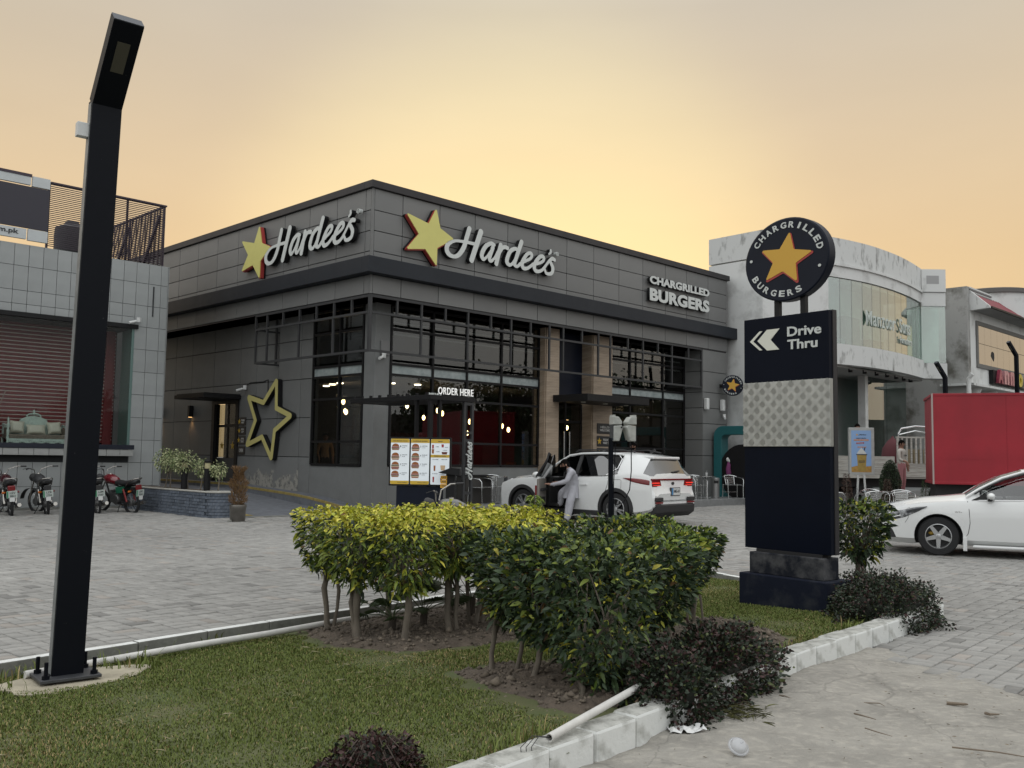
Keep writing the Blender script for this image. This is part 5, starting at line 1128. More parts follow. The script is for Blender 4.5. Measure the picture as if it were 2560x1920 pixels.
# glazed band
MB().box(29.95, AY-.06, 7.6, 46, AY, 7.78).box(29.95, AY-.06, 5.72, 46, AY, 5.9).box(29.95, AY-.06, 5.9, 30.15, AY, 7.6).build('band_frame', mat('frame_grey', (.13, .13, .125), .7), an)
m_bw = glassmat('bronze_mirror', (.12, .11, .09), .9, .02, .30)
for i in range(14):
    for z0, z1 in ((5.9, 6.8), (6.81, 7.6)):
        x0 = 30.17+i*.82; MB().box(x0, AY-.03, z0+.005, x0+.81, AY-.015, z1-.005).build('band_pane', m_bw, an)
MB().box(30.1, AY-.012, 5.9, 46, AY-.005, 7.6).build('band_back', m_dark, an)
o = link('broken_hole', loops_mesh('broken_hole', [[(0, .02), (.1, .2), (.25, .24), (.42, .18), (.45, -.02), (.36, -.2), (.24, -.14)]], .004, [m_back]), None, an); stand(o, 31.75, AY-.036, 6.35)
MB().box(28.7, AY-.3, 4.85, 46, AY+1.1, 4.95).build('ledge', m_wall2, an)
for i in range(6): MB().lathe([(.2, .5), (.2, 4.45), (.22, 4.5), (.34, 4.75), (.34, 4.85)], 14, Matrix.Translation((30.4+i*2.1, AY+.3, 0))).build('pillar', m_wall, an, smooth=30)
sg = emp('shop_sign', tuple(W(31.5, AY-.2, 0)), YAW, 'black boxed shop sign with pink, yellow and green letters', 'sign')
MB().box(0, 0, 5.1, 7, .18, 5.72).build('sign_box', m_blk, sg)
for i, (ch, c) in enumerate((('A', (.35, .05, .09)), ('n', (.55, .25, .27)), ('m', (.5, .2, .22)), ('o', (.55, .42, .03)), ('l', (.5, .45, .4)))):
    w = .62 if ch != 'm' else .85; x = (.55, 1.35, 2.3, 3.3, 3.95)[i]
    o = link('sign_letter', fit_text(ch, w if ch != 'l' else .2, .62, .14, mat('letter_%s' % ch, c, .4, var=.3, vs=6), .045), None, sg); stand(o, x, -.08, 5.45)
MB().tube([W(27.8, AY-.4, .5), W(27.8, AY-.4, 5.05), W(27.8, AY-.55, 5.25)], .09, 10).build('vent_pipe', m_wall); tag(bpy.data.objects['vent_pipe'], 'white vent pipe rising beside the mouldy wall', 'pipe')
# ================================================================== LAMP POSTS
m_lamp = mat('lamp_black', (.005, .006, .009), .42, spec=.10, var=.35, vs=26, dark=(.05, .05, .055), thr=(.70, .74))
def bent_bar(a, b, w, d, side, m, name, par):
    """rectangular section bar from a to b; side = wide axis"""
    a = Vector(a); b = Vector(b); t = (b-a).normalized(); s = Vector(side); s = (s-t*s.dot(t)).normalized(); n = t.cross(s)
    mb = MB(); mb.loft([[tuple(p+s*w/2*i+n*d/2*j) for i, j in ((-1, -1), (1, -1), (1, 1), (-1, 1))] for p in (a, b)]); return mb.build(name, m, par, bevel=.004, fix=True)
def lamp_post(name, loc, rz, h, arms, label, plate=True, tilt=0.):
    r = emp(name, loc, rz, label, 'lamp post')
    kink = Vector((tilt*h, 0, h)); bent_bar((0, 0, .02), kink+Vector((0, .0, .0)), .2, .1, (1, 0, 0), m_lamp, 'pole', r)
    for s in arms:
        e = kink+Vector((0, -s*.43, .46)); ar = bent_bar(kink+Vector((0, 0, -.012)), e, .2, .1, (1, 0, 0), m_lamp, 'arm', r)
        mid = kink.lerp(e, .60); d = (e-kink).normalized(); nn = Vector((1, 0, 0)).cross(d)*s; nn = nn if nn.z < 0 else -nn
        c = mid+nn*.0525; mb = MB(); M = Matrix((Vector((1, 0, 0)), d, Vector((1, 0, 0)).cross(d))).transposed().to_4x4(); M.translation = c; mb.cb((0, 0, 0), (.085, .22, .006), M); mb.build('led_panel', mat('led_amber', (.06, .055, .04), .5), ar)
        M2 = M.copy(); M2.translation = e; MB().cb((0, .004, 0), (.196, .006, .096), M2).build('end_cap', mat('cap_slate', (.04, .045, .055), .5), ar)
    if plate:
        MB().box(-.19, -.15, 0, .19, .15, .022).build('base_plate', mat('plate_steel', (.075, .078, .085), .5, metal=.5, var=.3, vs=12), r, bevel=.004)
        for x in (-.15, .15):
            for y in (-.11, .11):
                b = MB().lathe([(.024, .022), (.024, .045)], 6, Matrix.Translation((x, y, 0))).build('nut', m_lamp, r); MB().lathe([(.013, .045), (.013, .13)], 8, Matrix.Translation((x, y, 0))).build('bolt', m_lamp, b)
    return r
lp1 = lamp_post('lamp_post', (-2.97, 6.42, -.015), YAW-.1, 3.97, (1,), 'tall black lamp post with bent head in the lawn, nearest', tilt=.018)
bent_bar((-.1015, .004, .03), (-.1015+.018*3.95, .004, 3.95), .004, .07, (1, 0, 0), mat('side_sheen_grey', (.20, .21, .21), .4, var=.4, vs=9), 'side_sheen_plate', lp1)  # pale plate added for the sky's reflection on the pole's left face
MB().box(-.11, -.02, 3.70, -.035, .04, 3.80).build('sensor_box', m_white, lp1, bevel=.004)
# worn concrete pad under the plate
def pad():
    mb = MB(); P = [(.50*math.cos(a)*(1+.12*math.sin(3*a+1)+.06*math.sin(7*a)), .29*math.sin(a)*(1+.1*math.sin(2*a)+.07*math.sin(5*a))) for a in np.linspace(0, 2*math.pi, 40)[:-1]]
    mb.prism(P, -.05, .0, Matrix.Translation((BASEPAD[0], BASEPAD[1], -.03)) @ Matrix.Rotation(rad(47), 4, 'Z')); o = mb.build('concrete_pad', mat('sandy_pad', (.40, .36, .27), .95, var=.35, vs=6, bump=.6, bs=20)); tag(o, kind='structure')
pad()
lamp_post('lamp_post', (13.95, 30, 0), rad(-72), 4.28, (1,), 'black bent headed lamp post behind the red truck', False).scale = (.7, .8, 1)
lamp_post('lamp_post', (18.0, 33.2, 0), rad(-72), 5.4, (1,), 'black bent headed lamp post at the right edge before the arcade', False).scale = (.7, .8, 1)
# floodlight stand before the hedge
fl = emp('floodlight_stand', (1.31, 12.3, -.05), 0, 'two weathered white floodlights on a short black post behind the hedge', 'floodlight')
MB().box(-.03, -.03, 0, .03, .03, 1.82).build('post', m_lamp, fl); MB().bar((0, 0, 1.74), (.27, .02, 1.80), .018).build('cross_arm', m_lamp, fl)
m_fl = mat('weathered_white_plastic', (.42, .43, .40), .5, var=.25, vs=14)
def flood(x, rz, z):
    h = emp('floodlight', parent=fl); h.location = (x, 0, z); h.rotation_euler = (0, 0, rad(rz))
    MB().prism([(-.02, -.15), (.06, -.15), (.11, .03), (.09, .06), (-.02, .05)], -.085, .085, Matrix.Rotation(rad(90), 4, 'X')).build('lower_housing', m_fl, h, bevel=.01, fix=True)
    MB().prism([(-.03, .065), (.09, .065), (.10, .10), (.05, .17), (-.03, .175)], -.085, .085, Matrix.Rotation(rad(90), 4, 'X')).build('upper_housing', m_fl, h, bevel=.01, fix=True)
    MB().box(-.026, -.075, -.14, -.021, .075, .16).build('lens', mat('flood_lens', (.06, .07, .08), .15), h)
    MB().lathe([(.012, -.004), (.012, .004)], 8, Matrix.Translation((.085, -.087, .03)) @ Matrix.Rotation(rad(90), 4, 'X')).build('pivot', m_blk, h)
    for i in range(3): MB().cb((-.01, -.06+.06*i, .185), (.03, .03, .02)).build('fin', m_fl, h)
flood(.03, 12, 1.93); flood(.28, 195, 1.93)
MB().tube([(.27, .02, 1.75), (.27, 0, 1.4), (.25, 0, 1.15), (.17, 0, .98), (.06, -.03, .95), (.035, -.04, 1.0), (.02, -.045, .8), (.04, -.04, .55)], .007, 6).build('cable', m_lamp, fl); MB().tube([(.06, -.02, 1.8), (.05, -.04, 1.6), (.035, -.04, 1.2), (.04, -.04, .6)], .006, 6).build('cable', m_lamp, fl)
# ================================================================== TERRACE FURNITURE
m_alu = mat('polished_aluminium', (.62, .63, .63), .22, metal=1.)
def make_chair():
    r = emp('aluminium_chair')
    for s in (-1, 1):
        MB().tube([(s*.26, .22, 0), (s*.255, .2, .3), (s*.25, .19, .46)], .0125, 8).build('leg', m_alu, r, smooth=40)
        MB().tube([(s*.26, -.24, 0), (s*.265, -.22, .35), (s*.28, -.22, .58), (s*.285, -.15, .655), (s*.285, .0, .67)], .0125, 8).build('leg', m_alu, r, smooth=40)
    MB().tube([(-.285, .0, .67), (-.283, .13, .68), (-.25, .24, .70), (-.17, .285, .735), (0, .30, .755), (.17, .285, .735), (.25, .24, .70), (.283, .13, .68), (.285, .0, .67)], .0125, 8).build('arm_hoop', m_alu, r, smooth=40)
    for i in range(6): MB().cb((0, -.2+i*.078, .44), (.46, .055, .006)).build('seat_slat', m_alu, r, bevel=.002)
    for s in (-1, 1): MB().bar((s*.235, -.24, .435), (s*.235, .22, .44), .018).build('seat_rail', m_alu, r)
    for s in (-1, 1): MB().tube([(s*.15, .19, .45), (s*.16, .245, .62), (s*.17, .285, .735)], .009, 6).build('back_upright', m_alu, r)
    for i in range(4): MB().cb((0, .225+i*.018, .50+i*.06), (.31, .005, .042)).build('back_slat', m_alu, r)
    MB().bar((-.26, .21, .2), (.26, .21, .2), .014).build('stretcher', m_alu, r)
    return r
ch0 = make_chair(); fch = True
def chair(p, rz, label):
    global fch
    o = ch0 if fch else copy_tree(ch0); fch = False; o.location = p; o.rotation_euler = (0, 0, rad(rz)); tag(o, label, 'chair', 'aluminium terrace chairs'); return o
tz = .26
chair((-.80, 24.75, tz), 60, 'aluminium slatted chair left of the table, beside the menu stand'); chair((-.45, 25.55, tz), 20, 'aluminium slatted chair behind the table under the trellis'); chair((.22, 25.15, tz), -80, 'aluminium slatted chair half hidden by the front of the open car')
chair(tuple(W(12.2, -1.0, tz)), 35, 'aluminium chair just right of the car rear'); chair(tuple(W(12.75, -.55, tz)), 160, 'aluminium chair seen from behind, beside the steel bin'); chair(tuple(W(13.95, -1.25, tz)), 12, 'aluminium chair before the teal arch')
for p, rz, l in (((8.62, 25.2, .03), 100, 'aluminium chair half hidden by the pylon edge'), ((9.28, 24.3, .02), 195, 'aluminium chair with its back turned, left of the pair near the poster stand'), ((9.97, 24.15, .02), 175, 'aluminium chair with its back turned, right of the pair near the topiary'), ((9.95, 25.6, .02), 10, 'aluminium chair behind the pair of turned chairs'), ((10.5, 25.15, .02), -12, 'aluminium chair facing the lawn, nearest the white sedan')): chair(p, rz, l)
def cafe_table(p, label):
    r = emp('cafe_table', p, .4, label, 'table', 'small cafe tables'); MB().lathe([(.30, .70), (.31, .705), (.31, .72), (.30, .725)], 24).build('table_top', m_alu, r); MB().lathe([(.025, .03), (.025, .70)], 10).build('stem', m_alu, r)
    for i in range(4): a = i*math.pi/2; MB().bar((0, 0, .03), (.26*math.cos(a), .26*math.sin(a), .012), .04, .02).build('foot', m_alu, r)
cafe_table((-.38, 25.05, tz), 'round metal table between chairs beside the menu stand'); cafe_table(tuple(W(12.55, -1.15, tz)), 'round metal table with a cup behind the car rear'); cafe_table((9.75, 24.95, .02), 'round metal table between the chairs by the poster stand')
cup = MB().lathe([(.03, 0), (.04, .11), (.042, .115)], 14).tube([(0, 0, .1), (.02, 0, .19)], .004, 5).build('drink_cup', m_white); cup.location = W(12.55, -1.15, tz+.726); tag(cup, 'white drink cup with straw on the table behind the car', 'cup')
bn = emp('ash_bin', tuple(W(13.15, -1.1, tz)), 0, 'steel cylinder bin with dark opening near the teal arch', 'bin'); MB().lathe([(.13, 0), (.13, .66), (.12, .67)], 24).build('bin_body', mat('bin_steel', (.3, .3, .3), .35, metal=.8), bn, smooth=30); MB().cb((0, -.125, .54), (.14, .02, .09)).build('bin_opening', m_back, bn)
# side station in black behind the left table
ss = emp('waiter_station', tuple(W(3.9, .45, tz)), YAW, 'dark waiter station under the window beside the chairs', 'cabinet'); MB().box(-.45, -.18, .0, .45, .2, .72).build('cabinet', m_dark, ss); MB().box(-.5, -.22, .72, .5, .22, .755).build('cabinet_top', m_blk, ss)
# teal arch
ta = emp('teal_arch', tuple(W(14.6, -.1, .05)), YAW, 'rounded teal portal frame on the terrace by the end pier', 'arch'); m_teal = mat('teal_paint', (.015, .115, .125), .45, var=.12, vs=3)
def archprofile():
    o = []; w, h, r, t = 2.3, 2.62, .35, .30
    out = [(0, 0)]+[(r-r*math.cos(a), h-r+r*math.sin(a)) for a in np.linspace(0, math.pi/2, 8)]+[(w-r+r*math.sin(a), h-r+r*math.cos(a)) for a in np.linspace(0, math.pi/2, 8)]+[(w, 0)]
    r2 = .16; inn = [(w-t, 0)]+[(w-t-r2+r2*math.cos(a), h-t-r2+r2*math.sin(a)) for a in np.linspace(0, math.pi/2, 6)]+[(t+r2-r2*math.sin(a), h-t-r2+r2*math.cos(a)) for a in np.linspace(0, math.pi/2, 6)]+[(t, 0)]
    return out+inn
MB().prism(archprofile(), -.45, .0, Matrix(((0, 0, -1, 0), (-1, 0, 0, 0), (0, 1, 0, 0), (0, 0, 0, 1)))).build('frame', m_teal, ta, bevel=.015, fix=True)
dk = MB().prism([(.35+.9*math.cos(a), 1.05+.95*math.sin(a)) for a in np.linspace(0, 2*math.pi, 30)[:-1]], -.05, .05, Matrix(((0, 0, -1, .1), (-1, 0, 0, -.75), (0, 1, 0, 0), (0, 0, 0, 1)))).build('round_screen', m_blk, ta, fix=True)
MB().box(.02, -1.75, 0, .12, -1.62, 2.3).build('white_post', m_white, ta)
cl_ = MB().loft([[(.06*math.cos(a)*s+q, .04*math.sin(a)*s, z) for a in np.linspace(0, 2*math.pi, 9)[:-1]] for s, z, q in ((.5, 0, 0), (1.1, -.1, .01), (1.3, -.22, -.01), (1.5, -.38, .01), (.9, -.45, 0))]).build('hanging_cloth', mat('mauve_cloth', (.16, .035, .12), .8, bump=.5, bs=30), None, smooth=60); cl_.location = W(14.55, -.72, 1.45); tag(cl_, 'mauve cloth hanging inside the teal arch', 'cloth')
gv = MB().ball((0, 0, 0), (.05, .04, .07)).ball((.05, 0, -.05), (.03, .03, .06)).build('work_glove', m_white, None, smooth=60); gv.location = W(14.53, -.70, 1.53); tag(gv, 'white glove hung above the mauve cloth', 'glove')
# poster stand
st = emp('poster_stand', (10.1, 27, .02), rad(-8), 'light blue shake poster in a silver frame on a stand', 'poster stand')
MB().box(-.34, 0, 1.13, .36, .16, 2.48).build('light_box', mat('box_silver', (.42, .43, .42), .35, metal=.5, var=.2, vs=6, bump=.2, bs=5), st, bevel=.008)
pf = emp('poster', parent=st); pf.matrix_local = FX(-.02, -.003, 1.80)
def flat(par, P, m, zo, name='poster_print'): return MB().add([(a, b, zo) for a, b in P], [tuple(range(len(P)))]).build(name, m, par)
flat(pf, [(-.26, -.6), (.29, -.6), (.29, .6), (-.26, .6)], mat('poster_blue', (.22, .36, .60), .5), .001)
flat(pf, [(-.26, -.6), (.29, -.6), (.29, -.42), (.1, -.44), (-.05, -.40), (-.26, -.46)], mat('poster_amber', (.45, .26, .06), .6, var=.4, vs=12), .0025)
flat(pf, [(-.08, -.57), (.13, -.57), (.16, -.10), (-.11, -.10)], mat('poster_cup', (.36, .25, .06), .6, var=.3, vs=10), .004)
flat(pf, [(-.13, -.08), (-.12, -.11), (.17, -.11), (.18, -.08)], m_txt, .005); flat(pf, [(-.09, -.03), (-.12, -.09), (.16, -.09), (.13, -.03), (.06, .05), (.02, .1), (-.03, .05)], m_let, .0045); flat(pf, [(.08, .02), (.11, .02), (.13, .12), (.10, .12)], m_txt, .006)
for P, m in (([(-.19, .30), (.22, .30), (.22, .345), (-.19, .345)], mat('poster_orange', (.5, .16, .02), .6)), ([(-.12, .21), (.09, .22), (.09, .26), (-.12, .25)], m_red), ([(-.09, .105), (.15, .105), (.15, .135), (-.09, .135)], MATS['poster_orange'])): flat(pf, P, m, .003)
for tx, x, z, w, h in (('SHAKE IT SMOOTH', .015, .375, .27, .03), ('HAND SCOOPED', .02, -.27, .17, .02), ('SHAKES', .02, -.31, .17, .045)):
    o = link('lettering', fit_text(tx, w, h, .001, m_txt, .02), None, pf); o.location = (x, z, .006)
for tx, x, z, w, h in (('MANGO GETS THE MIXING', .015, .322, .37, .024), ('NEW SHAKE', -.015, .236, .16, .018), ('LIMITED TIME', .03, .12, .2, .016)):
    o = link('lettering', fit_text(tx, w, h, .001, m_let, .02), None, pf); o.location = (x, z, .006)
o = link('script', loops_mesh('script', shift(vl, -.06, .455, .052), .001, [m_txt]), None, pf); o.location.z = .004; o = link('poster_star', loops_mesh('poster_star', [star_pts(.035, .016)], .001, [m_gold]), None, pf); o.location = (-.1, .475, .004)
for x in (-.14, .14): MB().bar((x, .08, 0), (x*.6, .08, 1.13), .05).build('leg', m_alu, st)
MB().box(-.3, -.08, 0, .3, .24, .05).build('foot', m_kerbg, st)
# ================================================================== VEHICLES
m_carw = mat('white_car_paint', (.70, .71, .705), .25, coat=.9, var=.03, vs=1)
m_clad = mat('black_cladding', (.018, .018, .019), .6); m_tyre = mat('tyre_rubber', (.014, .014, .015), .85, bump=.2, bs=60); m_rim = mat('rim_silver', (.55, .56, .57), .28, metal=.9); m_rimd = mat('rim_dark', (.02, .02, .022), .4)
m_cglass = glassmat('car_glass', (.06, .066, .07), 1., 0, .13); m_cglass2 = glassmat('clear_car_glass', (.55, .57, .57), 1., 0, .06); m_chr = mat('chrome', (.7, .7, .7), .12, metal=1.)
m_tail = mat('tail_red', (.16, .008, .01), .2, coat=.5); m_tlit = mat('tail_lit', (.8, .05, .03), .3, emit=(1, .05, .03), es=.55); m_head = mat('headlamp_clear', (.05, .052, .055), .1, coat=1., var=.5, vs=9, dark=(.30, .31, .32), thr=(.52, .62)); m_int = mat('car_interior', (.022, .022, .023), .7); m_trim = mat('door_trim', (.20, .185, .165), .7); m_gap = mat('panel_gap', (.01, .01, .01), .8)
def evalmesh(o):
    dg = bpy.context.evaluated_depsgraph_get(); return bpy.data.meshes.new_from_object(o.evaluated_get(dg))
class Car:
    """body lofted over cross sections; X forward, Y left, origin under the front axle"""
    def __init__(s, stations, glass_side, glass_top):
        s.st = stations; rings = []
        for x, zb, w, zs, zr, wr in stations:
            zm = (zb+zs)*.5+.06
            h = [(0, zb), (w*.84, zb), (w*.975, zb+.09), (w, zm), (w*.99, zs-.07), (w*.955, zs), (wr, zr-.065), (wr*.84, zr-.014), (0, zr)]
            rings.append([(x, a, b) for a, b in h]+[(x, -a, b) for a, b in h[7:0:-1]])
        s.mb = MB(); n = 16; s.mb.v = [p for r in rings for p in r]
        for i in range(len(rings)-1):
            xm = (stations[i][0]+stations[i+1][0])/2
            for j in range(n):
                g_ = 0
                if j in (5, 10) and any(a > xm > b for a, b in glass_side): g_ = 1
                if j in (6, 7, 8, 9) and any(a > xm > b for a, b in glass_top): g_ = 1
                s.mb.f.append((i*n+j, i*n+(j+1) % n, (i+1)*n+(j+1) % n, (i+1)*n+j)); s.mb.mi.append(g_)
        s.mb.f += [tuple(range(n))[::-1], tuple((len(rings)-1)*n+j for j in range(n))]; s.mb.mi += [0, 0]
    def w(s, x, k=2): xs = [q[0] for q in s.st][::-1]; return float(np.interp(x, xs, [q[k] for q in s.st][::-1]))
    def side(s, x, z):
        zb, w, zs = s.w(x, 1), s.w(x, 2), s.w(x, 3); zm = (zb+zs)*.5+.06
        return float(np.interp(z, [zb, zb+.09, zm, zs-.07, zs], [w*.84, w*.975, w, w*.99, w*.955]))
    def make(s, root, paint, glass, wells, rw, name='body', door=None):
        o = link('tmp', s.mb.mesh('tmp', [paint, glass], fix=True)); cut = []
        for x, zc in wells:
            for sg in (-1, 1):
                c = link('cut', MB().lathe([(rw, 0), (rw, .5)], 40).mesh('cut', [m_clad, glass], fix=True)); c.matrix_world = Matrix.Translation((x, sg*.60, zc)) @ Matrix.Rotation(rad(-90*sg), 4, 'X'); cut.append(c)
                md = o.modifiers.new('b', 'BOOLEAN'); md.operation = 'DIFFERENCE'; md.object = c; md.solver = 'EXACT'; md.material_mode = 'TRANSFER'
        bpy.context.view_layer.update(); me = evalmesh(o); mats = list(me.materials)
        bpy.data.objects.remove(o)
        for c in cut: bpy.data.objects.remove(c)
        bm = bmesh.new(); bm.from_mesh(me); out = {}
        groups = {'body': [], 'glass': [], 'well': [], 'dbody': [], 'dglass': []}
        for f in bm.faces:
            c = f.calc_center_median(); m = mats[f.material_index] if mats else paint; k = 'glass' if m == glass else ('well' if m == m_clad else 'body')
            if door and k != 'well' and door(c): k = 'd'+k
            groups[k].append(f.index)
        bm.free()
        def sub(idx, nm, m, par, sm=32):
            if not idx: return None
            F = [tuple(me.polygons[i].vertices) for i in idx]; used = sorted({v for f in F for v in f}); mp = {v: k for k, v in enumerate(used)}
            q = MB(); q.v = [tuple(me.vertices[v].co) for v in used]; q.f = [tuple(mp[v] for v in f) for f in F]; q.mi = [0]*len(F)
            return q.build(nm, m, par, smooth=sm)
        s.body = sub(groups['body'], name, paint, root); sub(groups['glass'], 'glazing', glass, root); sub(groups['well'], 'wheel_well', m_clad, root)
        return groups, sub
def wheel(par, x, y, z, R, W_, rr, spokes, side, two=False):
    w = emp('wheel', parent=par); w.location = (x, y, z); w.rotation_euler = (rad(-90*side), 0, 0)   # local z points outward
    MB().lathe([(rr, -W_), (R*.90, -W_), (R*.985, -W_*.85), (R, -W_*.5), (R*.985, -.02), (R*.93, 0), (rr*1.06, .0), (rr, -.012)], 40, caps=False).build('tyre', m_tyre, w, smooth=35)
    MB().lathe([(rr, -W_*.9), (rr*.98, -.03), (rr*1.005, -.008), (rr*.95, -.006), (rr*.9, -.04), (rr*.86, -W_*.8)], 40, caps=False).build('rim', m_rim, w, smooth=35)
    MB().lathe([(.01, -.10), (rr*.86, -.10)], 30, caps=False).build('brake_disc', m_rimd, w)
    mb = MB()
    for i in range(spokes):
        a = 2*math.pi*i/spokes+.3
        for da in ((-.13, .13) if two else (0,)):
            c, sn = math.cos(a+da*.4), math.sin(a+da*.4); c2, s2 = math.cos(a+da*1.6), math.sin(a+da*1.6); wd = rr*(.09 if two else .17)
            A = [(rr*.16*c-wd*1.1*sn, rr*.16*sn+wd*1.1*c), (rr*.16*c+wd*1.1*sn, rr*.16*sn-wd*1.1*c), (rr*.93*c2+wd*.75*s2, rr*.93*s2-wd*.75*c2), (rr*.93*c2-wd*.75*s2, rr*.93*s2+wd*.75*c2)]
            mb.prism(A, -.05, -.014)
    mb.build('spokes', m_rim, w, fix=True); MB().lathe([(rr*.22, -.05), (rr*.2, -.008), (rr*.12, -.004), (.005, -.004)], 20).build('hub', m_rim, w, smooth=40)
    return w
def decal_side(car, root, poly, m, name, off=.004, sgn=1):
    """thin plate hugging the body side; poly in (x, z)"""
    mb = MB(); n = len(poly); vs = [(x, sgn*(car.side(x, z)+off), z) for x, z in poly]+[(x, sgn*(car.side(x, z)-.02), z) for x, z in poly]
    mb.add(vs, [tuple(range(n)), tuple(range(n, 2*n))[::-1]]+[(i, (i+1) % n, n+(i+1) % n, n+i) for i in range(n)]); return mb.build(name, m, root, fix=True)
def decal_strip(car, root, xs, lo, hi, m, name, off=.008, sgn=1, nx=22, nz=6):
    """curved lens hugging the body between a lower and an upper edge"""
    X = np.linspace(xs[0], xs[-1], nx); a = np.interp(-X, [-x for x in xs], lo); b = np.interp(-X, [-x for x in xs], hi); mb = MB(); rings = []
    for x, z0, z1 in zip(X, a, b): rings.append([(x, sgn*(car.side(x, z0+(z1-z0)*k/nz)+off*(1 if 0 < k < nz else -.5)), z0+(z1-z0)*k/nz) for k in range(nz+1)])
    mb.loft(rings, close=False, caps=False); return mb.build(name, m, root, smooth=60)
def gapline(car, root, pts, sgn=1, r=.0045): 
    return MB().tube([(x, sgn*(car.side(x, z)+.002), z) for x, z in pts], r, 5).build('panel_gap', m_gap, root)
def arch_clad(car, root, x, zc, r0, r1, a0, a1, sgn, m=m_clad):
    mb = MB(); A = np.linspace(rad(a0), rad(a1), 26); ring = []
    for a in A:
        p0 = (x+r0*math.cos(a), zc+r0*math.sin(a)); p1 = (x+r1*math.cos(a), zc+r1*math.sin(a)); y0 = max(car.side(x, .6), car.side(*p0)); y1 = car.side(*p1)
        ring.append([(p0[0], sgn*(y0-.06), p0[1]), (p0[0], sgn*(y0+.012), p0[1]), (p1[0], sgn*(y1+.012), p1[1]), (p1[0], sgn*(y1-.03), p1[1])])
    mb.loft(ring); return mb.build('arch_cladding', m, root, smooth=40, fix=True)
